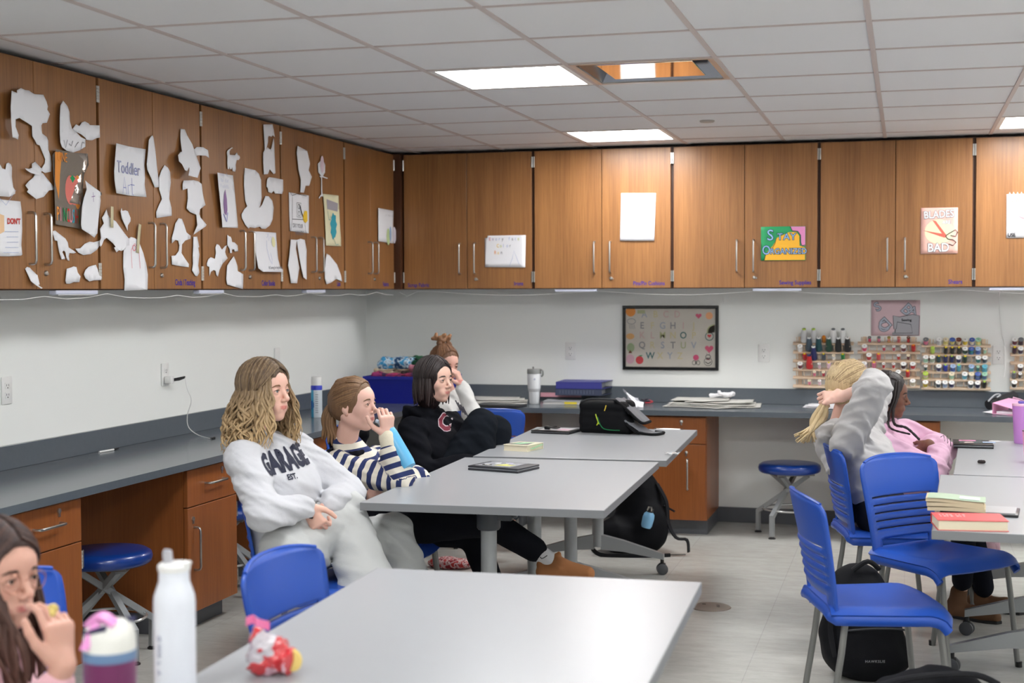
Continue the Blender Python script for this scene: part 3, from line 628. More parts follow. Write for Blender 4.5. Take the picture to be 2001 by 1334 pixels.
('paper_cutout','white stick figure cutout with pinkish balloon head',[(-1.6528,2.2865),(-1.6088,2.2895),(-1.5827,2.2695),(-1.589,2.2238),(-1.6195,2.202),(-1.5432,2.1959),(-1.5541,2.1902),(-1.6285,2.1944),(-1.634,2.1857),(-1.627,2.0996),(-1.6044,2.0837),(-1.6573,2.0804),(-1.6751,2.0655),(-1.6836,2.0719),(-1.6447,2.095),(-1.6462,2.1882),(-1.6722,2.198),(-1.6459,2.2021),(-1.684,2.2164),(-1.6915,2.2673)],('n',0.003)),
('drawing_sheet','pale yellow sheet with a blue blot and silver band',[(-1.6218,2.0978),(-1.3863,2.1029),(-1.3787,2.0192),(-1.3497,1.7986),(-1.584,1.7975),(-1.6011,1.9934)],('n',0.005)),
('paper_cutout','white fin-shaped cutout below the pale yellow sheet',[(-1.5761,1.7502),(-1.5314,1.7407),(-1.4228,1.6898),(-1.359,1.6263),(-1.341,1.5869),(-1.4339,1.6021),(-1.5168,1.579),(-1.5799,1.5696),(-1.6059,1.603),(-1.6083,1.6588),(-1.5946,1.7149)],('n',0.004)),
('drawing_sheet','small white sheet with a green and blue sketch, next to the room corner',[(-0.7212,2.0642),(-0.4403,2.0613),(-0.4514,1.8439),(-0.7212,1.851)],('n',0.004)),
]
# ================================================================ papers, drawings and signs
class Sheet:
    """a sheet of paper fixed on a vertical surface: a = along the wall, b = up, c = out of the wall"""
    def __init__(s, F, poly, lift=('n', 0.003), base=0.002, name='paper', label='', cat='paper', group=None, material=None, thick=0.0008, step=0.03):
        s.F = F; s.base = base; s.mode, s.amt = lift
        s.a0 = min(p[0] for p in poly); s.a1 = max(p[0] for p in poly); s.b0 = min(p[1] for p in poly); s.b1 = max(p[1] for p in poly)
        s.seed = random.random()*50
        ca = (s.a0+s.a1)/2; cb = (s.b0+s.b1)/2
        s.root = bpy.data.objects.new(name, None); COL.objects.link(s.root); s.root.empty_display_size = 0.05
        s.root.location = F @ Vector((ca, cb, 0)); setp(s.root, label, cat, group)
        bm = bmesh.new(); f = bm.faces.new([bm.verts.new((p[0], p[1], 0)) for p in poly])
        bmesh.ops.triangulate(bm, faces=[f])
        for ax, lo, hi in ((0, s.a0, s.a1), (1, s.b0, s.b1)):
            n = max(2, min(14, int((hi-lo)/step)))
            for k in range(1, n):
                co = [0, 0, 0]; co[ax] = lo+(hi-lo)*k/n; no = [0, 0, 0]; no[ax] = 1
                bmesh.ops.bisect_plane(bm, geom=list(bm.verts)+list(bm.edges)+list(bm.faces), plane_co=co, plane_no=no, dist=1e-6)
        for v in bm.verts: v.co = F @ Vector((v.co.x, v.co.y, s.disp(v.co.x, v.co.y)))
        mb = MB(); mb.bm.free(); mb.bm = bm
        s.obj = mb.build('sheet', material or M_paper, s.root, world=True, smooth=True, solid=thick, ang=80)
    def disp(s, a, b):
        u = min(1, max(0, (a-s.a0)/max(1e-4, s.a1-s.a0))); v = min(1, max(0, (b-s.b0)/max(1e-4, s.b1-s.b0)))
        k = {'n': 0.35, 'l': (1-u)**1.6, 'r': u**1.6, 'b': (1-v)**1.6, 't': v**1.6}[s.mode]
        return s.base + s.amt*k + 0.0012*(1+mnoise.noise(Vector((a*14, b*14, s.seed))))
    def deco(s, name, mb, material, extra=0.0014):
        extra += 0.0014
        for v in mb.bm.verts: v.co = s.F @ Vector((v.co.x, v.co.y, s.disp(v.co.x, v.co.y)+extra+v.co.z))
        return mb.build(name, material, s.root, world=True)
    def write(s, name, txt, size, material, a, b, rot=0.0, align='LEFT', xs=1.0, bold=0.0, extra=0.0014, spacing=1.0):
        M = Matrix.Translation((a, b, 0)) @ Matrix.Rotation(rot, 4, 'Z'); extra += 0.0016
        o = text(name, txt, size, material, None, M, 0.0003, align, spacing, xs, bold)
        for v in o.data.vertices: v.co = wmat(s.root).inverted() @ (s.F @ Vector((v.co.x, v.co.y, s.disp(v.co.x, v.co.y)+extra+v.co.z)))
        o.parent = s.root; return o
    def fill(s, name, pts, material, extra=0.0009):
        mb = MB(); n = len(pts)
        bm = mb.bm; f = bm.faces.new([bm.verts.new((p[0], p[1], 0)) for p in pts]); bmesh.ops.triangulate(bm, faces=[f])
        bmesh.ops.subdivide_edges(bm, edges=list(bm.edges), cuts=2)
        return s.deco(name, mb, material, extra)
def scribble(s, a, b, w_, h, n, m, seed=0):
    """a line of faint handwriting too small to read: letter-high strokes"""
    rnd = random.Random(seed); mb = MB(); x = a; st_ = w_/n
    for k in range(n):
        if rnd.random() < 0.15: x += st_; continue
        t_ = rnd.choice([[(0, 0), (0, 1), (.6, .5)], [(0, .5), (.5, .6), (.5, 0)], [(0, 0), (.3, .6), (.6, 0)], [(.6, .5), (0, .5), (0, 0), (.6, 0)], [(.3, 1), (.3, 0)]])
        stroke(mb, [(x+p[0]*st_*0.8, b+p[1]*h) for p in t_], 0.0016); x += st_
    return s.deco('handwriting', mb, m)
def circ(cx, cy, rx, ry=None, n=20, a0=0, a1=2*PI):
    ry = ry or rx; return [(cx+rx*math.cos(a0+(a1-a0)*i/(n if a1-a0 > 6.28 else n-1)), cy+ry*math.sin(a0+(a1-a0)*i/(n if a1-a0 > 6.28 else n-1))) for i in range(n)]
FL = Matrix(((0, 0, 1, 0.361), (1, 0, 0, 0), (0, 1, 0, 0), (0, 0, 0, 1)))        # on the doors of the left cabinets
FB = Matrix(((1, 0, 0, 0), (0, 0, -1, -0.361), (0, 1, 0, 0), (0, 0, 0, 1)))       # on the doors of the back cabinets
FW = Matrix(((1, 0, 0, 0), (0, 0, -1, 0.0), (0, 1, 0, 0), (0, 0, 0, 1)))          # on the back wall
I = lambda n, c: mat('ink_'+n, c, 0.7, spec=0.2)
I_red = I('red', (205, 70, 62)); I_blue = I('blue', (66, 74, 190)); I_grey = I('pencil', (120, 120, 128)); I_black = I('black', (34, 34, 38))
I_pale = I('pale_blue', (170, 180, 215)); I_pink = I('pink', (226, 150, 160)); I_green = I('green', (40, 150, 92)); I_yel = I('yellow', (236, 196, 60))
I_purple = I('purple', (150, 120, 165)); I_orange = I('orange', (232, 150, 70)); I_teal = I('teal', (60, 160, 178)); I_marker = I('marker', (64, 52, 150))
SH = {}
M_foil = mat('foil_wrap', (170, 160, 150), 0.12, metal=0.35, bump=0.35, bscale=18, coat=1.0)
M_cream = mat('cream_paper', (232, 226, 190), 0.7)
for i, (nm, lab, poly, lift) in enumerate(PAPERS):
    m = M_foil if 'foil' in lab else (M_cream if 'blue blot' in lab else M_paper)
    s = Sheet(FL, poly, lift, 0.0015+0.0007*(i % 7)+(0.02 if 'bottle-shaped' in lab else 0), nm, lab, 'drawing' if 'draw' in nm else 'paper cutout', 'papers taped to the left cabinets', m)
    SH[lab] = s
def sh(key): return next(v for k, v in SH.items() if key in k)
# tape strips
def tape(F, a, b, w, h, rot, label, out):
    s = Sheet(F, [(a+x*math.cos(rot)-y*math.sin(rot), b+x*math.sin(rot)+y*math.cos(rot)) for x, y in ((-w/2, -h/2), (w/2, -h/2), (w/2, h/2), (-w/2, h/2))], ('n', 0), out, 'tape_strip', label, 'tape', None, mat('masking_tape', (206, 196, 160), 0.6))
p = at(268, 466, x=0.363); tape(FL, p.y, p.z, 0.022, 0.13, -0.18, 'strip of beige masking tape above the arched long sheet', 0.009)
p = at(213, 424, x=0.363); tape(FL, p.y, p.z, 0.022, 0.09, -0.05, 'strip of beige masking tape on the torn cat-like scrap', 0.016)
# Toddler Art
s = sh('Toddler Art'); 
s.write('lettering', 'Toddler', 0.074, I('blue_line', (128, 136, 196)), -3.912, 2.045, 0.0, xs=0.92); s.write('lettering', 'Toddler', 0.074, M_paper, -3.912, 2.045, 0.0, xs=0.92, bold=-0.0022, extra=0.0024)
mb = MB(); a_, b_ = -3.86, 1.955
for q in ([(0, 0), (0.018, 0.075), (0.038, 0)], [(0.006, 0.028), (0.034, 0.028)], [(0.052, 0.0), (0.052, 0.040), (0.070, 0.042)], [(0.090, 0.075), (0.092, 0.005), (0.102, 0.0)], [(0.075, 0.045), (0.115, 0.045)]): stroke(mb, [(a_+x, b_+y) for x, y in q], 0.0032)
s.deco('pencil_word', mb, I('blue_line', (128, 136, 196)))
# tomato drawing
s = sh('tomato'); cx, cz = -4.235, 1.975
s.fill('ground', [(-4.37, 1.80), (-4.155, 1.79), (-4.15, 2.08), (-4.20, 2.10), (-4.36, 2.10), (-4.375, 1.95)], I('brown_grey', (128, 118, 108)), 0.0004)
s.fill('orange_patch', [(-4.37, 1.97), (-4.345, 1.90), (-4.335, 2.0), (-4.32, 2.09), (-4.368, 2.09)], I_orange, 0.001)
s.fill('orange_patch', circ(-4.195, 1.94, 0.028, 0.07), I_orange, 0.001)
s.fill('tomato', circ(cx-0.018, cz-0.03, 0.042, 0.060), mat('ink_tomato', (228, 124, 112), 0.7), 0.0014); s.fill('tomato', circ(cx+0.012, cz-0.03, 0.042, 0.060), mat('ink_tomato', (228, 124, 112), 0.7), 0.0017)
s.fill('leaf', [(cx-0.02, cz+0.02), (cx, cz+0.0), (cx+0.02, cz+0.02), (cx, cz+0.032)], I_green, 0.002)
for k, ch in enumerate('PINCUSHI'): s.write('letter', ch, 0.078, [I_orange, I_pink, I_green, I_red, I_pink, I_teal, I_red, I_green][k], -4.365+k*0.0245, 1.818-k*0.001, 0, xs=0.55, bold=0.001, extra=0.0016)
for k, ch in enumerate('ONE'): s.write('letter', ch, 0.055, I_orange, -4.355+k*0.03, 2.055, 0, xs=0.7, extra=0.002)
# sheet with red word
s = sh('red word'); s.write('lettering', "DON'T", 0.030, I_red, -4.672, 1.79, 0.02, xs=0.8, bold=0.001)
mb = MB(); 
for k in range(5): stroke(mb, [(-4.69+0.012*math.sin(k), 1.76-0.02*k), (-4.61, 1.762-0.02*k)], 0.0015)
stroke(mb, [(-4.74, 1.90), (-4.68, 1.86), (-4.62, 1.92)], 0.002); s.deco('pencil_lines', mb, I_pale)
s.fill('orange_patch', [(-4.74, 1.74), (-4.69, 1.76), (-4.69, 1.82), (-4.74, 1.83)], I('peach', (238, 200, 160)))
# purple drop sheet
s = sh('purple drop'); c = (-2.885, 1.965)
s.fill('drop', [(c[0], c[1]+0.075), (c[0]+0.020, c[1]+0.03), (c[0]+0.026, c[1]-0.03), (c[0]+0.012, c[1]-0.055), (c[0]-0.014, c[1]-0.045), (c[0]-0.026, c[1]), (c[0]-0.018, c[1]+0.045)], I_purple)
mb = MB(); stroke(mb, [(c[0]-0.03, c[1]-0.05), (c[0]+0.015, c[1]-0.085), (c[0]+0.028, c[1]-0.04)], 0.006); s.deco('blue_mark', mb, I_blue, 0.002)
for k, zz in enumerate((2.105, 2.075, 2.045)): scribble(s, -2.96+0.006*k, zz, 0.115, 0.018, 12, I_pale, k)
# sheet with pencil swirls
s = sh('pencil swirls'); mb = MB()
stroke(mb, [(-2.40, 1.80), (-2.405, 1.76), (-2.385, 1.70), (-2.36, 1.675), (-2.355, 1.70), (-2.365, 1.735)], 0.003)
stroke(mb, [(-2.395, 1.815), (-2.38, 1.84), (-2.375, 1.80), (-2.35, 1.825), (-2.345, 1.79)], 0.003); s.deco('pencil_lines', mb, I_pale)
s.fill('yellow_patch', circ(-2.315, 1.795, 0.022, 0.028), I('pale_yellow', (232, 228, 180)))
s.write('lettering', 'All Sewing for Inspiration', 0.022, I_grey, -2.41, 1.648, 0.03, xs=0.75)
# outlet drawing
s = sh('line drawing of an outlet'); mb = MB(); c = (-1.965, 1.965)
stroke(mb, [(-2.09, 2.085), (-2.06, 2.06), (-1.99, 2.075), (-1.86, 2.07)], 0.003); stroke(mb, [(-2.055, 2.055), (-2.06, 1.93), (-2.10, 1.80)], 0.003)
stroke(mb, [(-2.06, 1.93), (-1.89, 1.935), (-1.885, 1.90), (-1.87, 1.85), (-1.875, 1.79)], 0.003)
stroke(mb, [(c[0]-0.03, c[1]-0.02), (c[0]+0.025, c[1]-0.02), (c[0]+0.025, c[1]+0.06), (c[0]-0.03, c[1]+0.06)], 0.003, closed=True)
for dz in (0.0, 0.04): stroke(mb, circ(c[0]-0.003, c[1]+dz, 0.014, 0.013, 12), 0.003, closed=True)
stroke(mb, [(c[0]+0.01, c[1]+0.045), (c[0]+0.04, c[1]+0.0), (c[0]+0.055, c[1]-0.015)], 0.008)
s.deco('ink_lines', mb, I_black)
s.fill('hand', [(-1.915, 1.955), (-1.89, 1.985), (-1.855, 1.985), (-1.85, 1.93), (-1.88, 1.915), (-1.905, 1.925)], I_yel, 0.002)
s.write('lettering', 'DRY YOUR', 0.033, I_grey, -2.055, 1.885, 0, xs=0.85); s.write('lettering', 'HANDS', 0.034, I_grey, -2.02, 1.845, 0)
# pale yellow sheet
s = sh('pale yellow'); c = (-1.472, 1.915)
s.fill('blot', [(c[0]+0.045*math.cos(t)*(1+0.18*math.sin(9*t)), c[1]+0.075*math.sin(t)*(1+0.10*math.cos(7*t))) for t in [k*2*PI/36 for k in range(36)]], I_teal)
s.fill('silver_band', [(-1.575, 2.07), (-1.405, 2.055), (-1.41, 2.005), (-1.565, 2.012)], mat('silver_band', (176, 174, 184), 0.4, metal=0.2), 0.0012)
mb = MB(); stroke(mb, [(-1.56, 2.0), (-1.545, 1.95), (-1.525, 1.95), (-1.52, 1.975)], 0.005); stroke(mb, [(-1.47, 1.84), (-1.44, 1.805), (-1.40, 1.81)], 0.005); s.deco('thread_line', mb, I('grey_green', (140, 170, 158)))
# small corner sheet
s = sh('next to the room corner'); scribble(s, -0.60, 2.018, 0.17, 0.016, 14, I_grey, 8)
s.fill('green_patch', circ(-0.545, 1.885, 0.032, 0.055), I('pale_green', (196, 214, 160))); s.fill('blue_patch', circ(-0.505, 1.905, 0.018, 0.05), I('pale_sky', (150, 178, 214)), 0.0015); s.fill('grey_patch', circ(-0.43, 1.90, 0.035, 0.055), I('pale_lilac', (210, 204, 214)))
# arched sheet figure, purple face and small marks
s = sh('arched sheet' if any('arched sheet' in k for k in SH) else 'long white arched'); p = at(262, 480, x=0.363)
mb = MB(); stroke(mb, [(p.y-0.03, p.z-0.10), (p.y-0.035, p.z-0.02), (p.y-0.005, p.z+0.01), (p.y+0.03, p.z-0.01), (p.y+0.04, p.z-0.10)], 0.003); stroke(mb, circ(p.y-0.01, p.z-0.01, 0.012), 0.005, closed=True); s.deco('pencil_lines', mb, I_pink)
s = sh('bottle-shaped'); p = at(170, 385, x=0.363); mb = MB(); stroke(mb, [(p.y-0.01, p.z), (p.y+0.02, p.z+0.005)], 0.003); stroke(mb, [(p.y+0.004, p.z+0.02), (p.y+0.006, p.z-0.02)], 0.003); s.deco('pencil_lines', mb, I_purple)
s = sh('boot-shaped'); mb = MB(); p = at(142, 278, x=0.363)
for k in range(4): stroke(mb, [(p.y-0.09+0.045*k, p.z-0.01*k), (p.y-0.075+0.045*k, p.z-0.03+0.012*k), (p.y-0.06+0.045*k, p.z+0.004)], 0.003)
s.deco('pencil_lines', mb, I_grey)
s = sh('balloon head'); p = at(628, 328, x=0.363); s.fill('balloon', circ(p.y, p.z+0.02, 0.026, 0.05), I('pale_rose', (226, 204, 214)))

# marker words along the door bottoms
def door_word(F, a, b, txt, size, label, xs=0.8):
    M = F @ Matrix.Translation((a, b, 0.0006))
    o = text('marker_word', txt, size, I_marker, None, M, 0.0004, 'LEFT', 1.0, xs, 0.0006)
    setp(o, label, 'lettering', 'marker words on the cabinet doors')
door_word(FL, -3.375, 1.560, 'Cinda / Teaching', 0.040, 'blue marker words under the thin bone-like strip', 0.72)
door_word(FL, -2.445, 1.560, 'Color Books', 0.040, 'blue marker words under the sheet with pencil swirls', 0.80)
door_word(FL, -1.405, 1.560, 'Labs', 0.038, 'blue marker word beside the fin-shaped cutout', 0.8)
door_word(FL, -0.625, 1.560, 'Fabrics', 0.040, 'blue marker word beside the room corner on the left cabinets', 0.95)
door_word(FB, 0.440, 1.555, 'Scrap Fabric', 0.036, 'blue marker words at the far left of the back cabinets', 0.85)
door_word(FB, 1.178, 1.562, 'Irons', 0.036, 'blue marker word under the crooked landscape sheet', 0.85)
door_word(FB, 1.970, 1.560, 'Pins/Pin Cushions', 0.036, 'blue marker words under the tall blank white sheet', 0.80)
door_word(FB, 2.895, 1.560, 'Sewing Supplies', 0.036, 'blue marker words under the green and yellow sign', 0.86)
door_word(FB, 3.905, 1.560, 'Shears', 0.036, 'blue marker word under the red scissors drawing', 0.86)

# sheets on the back cabinets
def rect(a0, b0, a1, b1): return [(a0, b0), (a1, b0), (a1, b1), (a0, b1)]
s = Sheet(FB, [(0.983, 1.684), (1.256, 1.679), (1.260, 1.890), (1.000, 1.890), (0.998, 1.876), (0.981, 1.874)], ('n', 0.005), 0.002, 'drawing_sheet', 'white landscape sheet with faint coloured letters on the Irons cabinet', 'drawing')
for k, ch in enumerate('Every'): s.write('letter', ch, 0.032, [I_pink, I_purple, I_pale, I_pale, I_grey][k], 1.01+k*0.022, 1.857, 0, xs=0.8)
for k, ch in enumerate('face'): s.write('letter', ch, 0.032, [I_pale, I_grey, I_pale, I('lime', (190, 200, 120))][k], 1.145+k*0.020, 1.857, 0, xs=0.8)
for k, ch in enumerate('Color'): s.write('letter', ch, 0.032, [I_yel, I('lime', (190, 200, 120)), I_pale, I_pale, I_grey][k], 1.062+k*0.022, 1.812, 0, xs=0.8)
for k, ch in enumerate('Run'): s.write('letter', ch, 0.032, [I_orange, I_yel, I_grey][k], 1.045+k*0.022, 1.768, 0, xs=0.8)
mb = MB(); stroke(mb, [(1.15, 1.69), (1.17, 1.74), (1.18, 1.79), (1.20, 1.74), (1.215, 1.70)], 0.002); s.deco('pencil_lines', mb, I_pale)
s = Sheet(FB, [(1.887, 1.846), (2.109, 1.843), (2.119, 2.145), (1.894, 2.150)], ('b', 0.006), 0.002, 'drawing_sheet', 'tall white sheet with faint orange writing on the Pins cabinet', 'drawing')
for k in range(2): scribble(s, 1.905, 2.085-0.032*k, 0.19, 0.018, 18, I('faint_orange', (236, 190, 150)), 20+k)
mb = MB(); stroke(mb, [(1.95, 1.91), (1.96, 1.96), (1.975, 1.91), (1.99, 1.96), (2.005, 1.98), (2.02, 1.93)], 0.002); s.deco('pencil_lines', mb, I('faint_yellow', (232, 224, 190)))
s = Sheet(FB, rect(2.782, 1.709, 3.056, 1.921), ('n', 0.003), 0.002, 'painted_sign', 'painted sign reading Stay Organized in green, yellow and pink', 'sign', None, mat('green_paint', (34, 150, 92), 0.6))
s.fill('yellow_area', [(2.805, 1.712), (3.053, 1.712), (3.053, 1.79), (3.02, 1.80), (3.018, 1.86), (3.0, 1.885), (2.955, 1.885), (2.94, 1.86), (2.93, 1.845), (2.88, 1.85), (2.87, 1.825), (2.855, 1.80), (2.83, 1.775), (2.815, 1.755)], mat('sign_yellow', (242, 182, 50), 0.6), 0.0006)
s.fill('pink_area', [(2.965, 1.919), (3.054, 1.919), (3.054, 1.80), (3.03, 1.80), (3.028, 1.865), (3.01, 1.89), (2.975, 1.895)], mat('sign_pink', (222, 140, 190), 0.6), 0.0006)
mb = MB(); stroke(mb, [(2.962, 1.92), (2.975, 1.893), (3.008, 1.89), (3.026, 1.865), (3.022, 1.83), (3.035, 1.80), (3.054, 1.805)], 0.004)
stroke(mb, [(2.80, 1.712), (2.815, 1.755), (2.85, 1.78), (2.868, 1.815), (2.878, 1.85)], 0.003); s.deco('outline', mb, I_black, 0.001)
for off, m, bo, ex in ((0, I_black, 0.0030, 0.0016), (0, mat('sign_letters', (150, 190, 235), 0.6), 0.0, 0.0026)):
    s.write('letter', 'S', 0.095, m, 2.818, 1.836, 0, bold=bo, extra=ex); s.write('lettering', 'TAY', 0.058, m, 2.882, 1.838, 0, bold=bo, extra=ex, spacing=1.12)
    s.write('letter', 'O', 0.080, m, 2.789, 1.748, 0, bold=bo, extra=ex, xs=0.8); s.write('lettering', 'RGANIZED', 0.050, m, 2.838, 1.750, 0, bold=bo, extra=ex, xs=0.92)
s = Sheet(FB, rect(3.743, 1.742, 3.958, 2.020), ('n', 0.003), 0.002, 'painted_sign', 'pink poster reading Blades are bad with open scissors', 'sign', None, mat('poster_pink', (240, 190, 176), 0.7, var=0.12, vscale=12))
s.fill('pale_area', circ(3.85, 1.875, 0.085, 0.075), mat('poster_pale', (230, 224, 186), 0.7, var=0.06, vscale=14), 0.0006)
for m, bo, ex in ((I_grey, 0.0035, 0.0012), (mat('white_letters', (236, 236, 236), 0.6), 0.001, 0.002)):
    s.write('lettering', 'BLADES', 0.062, m, 3.760, 1.955, 0.05, bold=bo, extra=ex, xs=0.83); s.write('lettering', 'ARE', 0.030, m, 3.868, 1.922, 0, bold=bo*0.6, extra=ex, xs=0.9); s.write('lettering', 'BAD', 0.072, m, 3.782, 1.754, 0.02, bold=bo, extra=ex, xs=0.9)
s.fill('blade', [(3.752, 1.885), (3.88, 1.86), (3.895, 1.842), (3.88, 1.838)], I('blade_red', (214, 110, 96)), 0.0012); s.fill('blade', [(3.81, 1.945), (3.83, 1.94), (3.895, 1.85), (3.88, 1.842)], I('blade_red', (214, 110, 96)), 0.0013)
mb = MB(); stroke(mb, [(3.888, 1.85), (3.91, 1.865), (3.945, 1.885), (3.956, 1.87), (3.945, 1.845), (3.915, 1.85)], 0.005); stroke(mb, [(3.888, 1.848), (3.90, 1.83), (3.93, 1.825), (3.948, 1.81), (3.93, 1.79), (3.905, 1.80)], 0.005); s.deco('handle_line', mb, I_black, 0.0016)
s = Sheet(FB, rect(4.235, 1.832, 4.52, 2.092), ('n', 0.004), 0.002, 'notebook_sheet', 'white spiral-torn sheet with pink scissors, cut by the right edge', 'drawing')
s.write('lettering', 'USE', 0.033, I_black, 4.243, 1.838, 0, xs=0.8, bold=0.001); s.write('lettering', '2 WIDE', 0.034, I_yel, 4.262, 2.045, 0, xs=0.8)
mb = MB(); 
for k in range(12): stroke(mb, [(4.248+k*0.022, 2.09), (4.252+k*0.022, 2.104), (4.258+k*0.022, 2.09)], 0.003)
s.deco('torn_holes', mb, M_paper)
s.fill('blade', [(4.285, 1.965), (4.40, 1.93), (4.38, 1.918)], I_pink); s.fill('blade', [(4.30, 1.925), (4.40, 1.97), (4.40, 1.955)], I_pink, 0.0012)
mb = MB(); stroke(mb, circ(4.345, 1.875, 0.02), 0.003, closed=True); stroke(mb, [(4.28, 1.97), (4.41, 1.925)], 0.002); s.deco('ink_lines', mb, I_grey)

# poster on the wall above the thread racks
s = Sheet(FW, rect(3.445, 1.232, 3.745, 1.458), ('n', 0.003), 0.001, 'wall_poster', 'pink poster with bubble letters and a sewing machine above the thread racks', 'poster', None, mat('poster_rose', (216, 188, 194), 0.7, var=0.06, vscale=10))
LM = mat('bubble_letters', (178, 186, 200), 0.7)
for m, bo, ex in ((I_grey, 0.004, 0.0010), (LM, 0.0, 0.0016)):
    s.write('letter', 'B', 0.100, m, 3.622, 1.395, -0.75, bold=bo, extra=ex); s.write('letter', 'D', 0.100, m, 3.505, 1.33, 0.75+PI, bold=bo, extra=ex, align='CENTER')
    s.write('letter', 'A', 0.075, m, 3.672, 1.375, -0.3, bold=bo, extra=ex); s.write('letter', 'C', 0.090, m, 3.512, 1.245, 0.6, bold=bo, extra=ex); s.write('letter', 'S', 0.080, m, 3.480, 1.385, 0.5, bold=bo, extra=ex)
s.fill('machine_body', [(3.585, 1.275), (3.600, 1.275), (3.606, 1.32), (3.69, 1.305), (3.700, 1.25), (3.575, 1.248), (3.575, 1.236), (3.738, 1.236), (3.742, 1.36), (3.70, 1.368), (3.62, 1.352), (3.58, 1.36)], mat('machine_grey', (172, 172, 178), 0.7), 0.0022)
mb = MB(); stroke(mb, [(3.585, 1.275), (3.600, 1.275), (3.606, 1.32), (3.69, 1.305), (3.700, 1.25), (3.575, 1.248), (3.575, 1.236), (3.738, 1.236), (3.742, 1.36), (3.70, 1.368), (3.62, 1.352), (3.58, 1.36)], 0.0028, closed=True); stroke(mb, [(3.593, 1.275), (3.594, 1.252)], 0.004)
s.deco('outline', mb, I_black, 0.0026); s.write('lettering', 'Sewing', 0.022, I_black, 3.632, 1.325, 0, extra=0.003, bold=0.0006)

# ---------------------------------------------------------------- framed alphabet
t = thing('picture_frame', 'black framed alphabet drawing hanging on the back wall', 'picture', (2.154, 0, 1.211))
x0, x1, z0, z1 = 1.834, 2.474, 0.997, 1.425
mb = MB()
for lo, hi in (((x0, -0.022, z0), (x1, -0.001, z0+0.021)), ((x0, -0.022, z1-0.021), (x1, -0.001, z1)), ((x0, -0.022, z0+0.021), (x0+0.021, -0.001, z1-0.021)), ((x1-0.021, -0.022, z0+0.021), (x1, -0.001, z1-0.021))): mb.box(lo, hi, 0.003)
mb.build('frame', mat('black_gloss', (14, 14, 16), 0.18), t, world=True)
MB().box((x0+0.018, -0.008, z0+0.018), (x1-0.018, -0.003, z1-0.018)).build('print', mat('alphabet_paper', (206, 200, 190), 0.8, var=0.08, vscale=9), t, world=True)
FP = Matrix(((1, 0, 0, 0), (0, 0, -1, -0.0085), (0, 1, 0, 0), (0, 0, 0, 1)))
PC = {'o': I_orange, 'g': I('drab_green', (176, 180, 140)), 'b': I('grey_blue', (166, 172, 184)), 'y': I('drab_yellow', (206, 196, 156)), 'k': I('soft_grey', (146, 144, 146)), 'p': I('dusty_pink', (206, 178, 174)), 'r': I('apple_red', (206, 80, 84)), 't': I('dark_teal', (74, 112, 112))}
alph = [(' ABCD ', 'gbyp', 1.352), ('EFGHIJ', 'kyktpy', 1.285), ('KLMNOP', 'ppgyty', 1.222), ('QRSTUV', 'kybkgb', 1.158), ('WXYZ', 'tyby', 1.092)]
def glyph(ch, a, b, m, size=0.062): text('letter', ch, size, m, t, FP @ Matrix.Translation((a, b, 0)), 0.0008, 'CENTER', 1, 0.9, 0.001)
for a, ch, m in ((1.98, 'A', 'b'), (2.055, 'B', 'y'), (2.125, 'C', 'p'), (2.20, 'D', 'p')): glyph(ch, a, 1.347, PC[m])
for k, ch in enumerate('EFGHIJ'): glyph(ch, 1.965+k*0.069, 1.272, PC['kybkpy'[k]])
for k, ch in enumerate('KLMNOP'): glyph(ch, 1.965+k*0.069, 1.208, PC['ppgyty'[k]])
for k, ch in enumerate('QRSTUV'): glyph(ch, 1.965+k*0.069, 1.142, PC['kybkgb'[k]])
for k, ch in enumerate('WXYZ'): glyph(ch, 2.02+k*0.066, 1.072, PC['tyby'[k]])
def blob(name, pts, m): mb = MB(); mb.prism(pts, 0, 0.0008, M=FP); mb.build(name, m, t, world=True)
heart = lambda a, b, s_: [(a+s_*0.0625*16*math.sin(q)**3, b+s_*0.0625*(13*math.cos(q)-5*math.cos(2*q)-2*math.cos(3*q)-math.cos(4*q))) for q in [k*2*PI/28 for k in range(28)]]
blob('sun', circ(1.888, 1.385, 0.033), I_orange); blob('green_patch', rect(1.933, 1.372, 1.985, 1.395), PC['g']); blob('heart', heart(2.342, 1.357, 0.020), I('heart_pink', (206, 96, 124)))
blob('peach', circ(2.412, 1.358, 0.024), I('peach_orange', (238, 176, 130)))
for k, (r_, m) in enumerate(((0.052, 'g'), (0.044, 'r'), (0.034, 'o'), (0.022, 'y'))): blob('rainbow_band', [(2.448, 1.250)]+circ(2.448, 1.250, r_, r_, 12, PI/2, PI+0.2), PC[m])
mb = MB(); stroke(mb, circ(1.893, 1.320, 0.028, 0.018), 0.003, closed=True, M=FP)
for k in range(4): stroke(mb, [(1.878+0.011*k, 1.298), (1.884+0.011*k, 1.270)], 0.0022, M=FP)
mb.build('cloud_lines', I_grey, t, world=True)
blob('orange_patch', circ(1.885, 1.22, 0.028, 0.02), I('faded_orange', (224, 176, 120))); blob('tree', circ(1.888, 1.145, 0.026, 0.03), I('sage_patch', (160, 176, 140))); blob('tent', [(1.872, 1.108), (1.898, 1.108), (1.885, 1.130)], I('tent_brown', (120, 56, 40)))
blob('heart', heart(2.412, 1.140, 0.028), I('heart_pink', (206, 96, 124))); blob('apple', circ(1.948, 1.062, 0.026, 0.027), PC['r']); blob('leaf', [(1.94, 1.092), (1.972, 1.096), (1.955, 1.084)], I_green)
blob('pink_patch', circ(1.885, 1.068, 0.028, 0.032), I('mauve_patch', (206, 168, 180))); blob('flower', circ(2.325, 1.082, 0.019), I('flower_pink', (200, 84, 120)))
mb = MB(); stroke(mb, [(2.325, 1.065), (2.325, 1.035)], 0.003, M=FP); stroke(mb, circ(2.312, 1.048, 0.011, 0.014), 0.003, closed=True, M=FP); stroke(mb, circ(2.340, 1.048, 0.011, 0.014), 0.003, closed=True, M=FP)
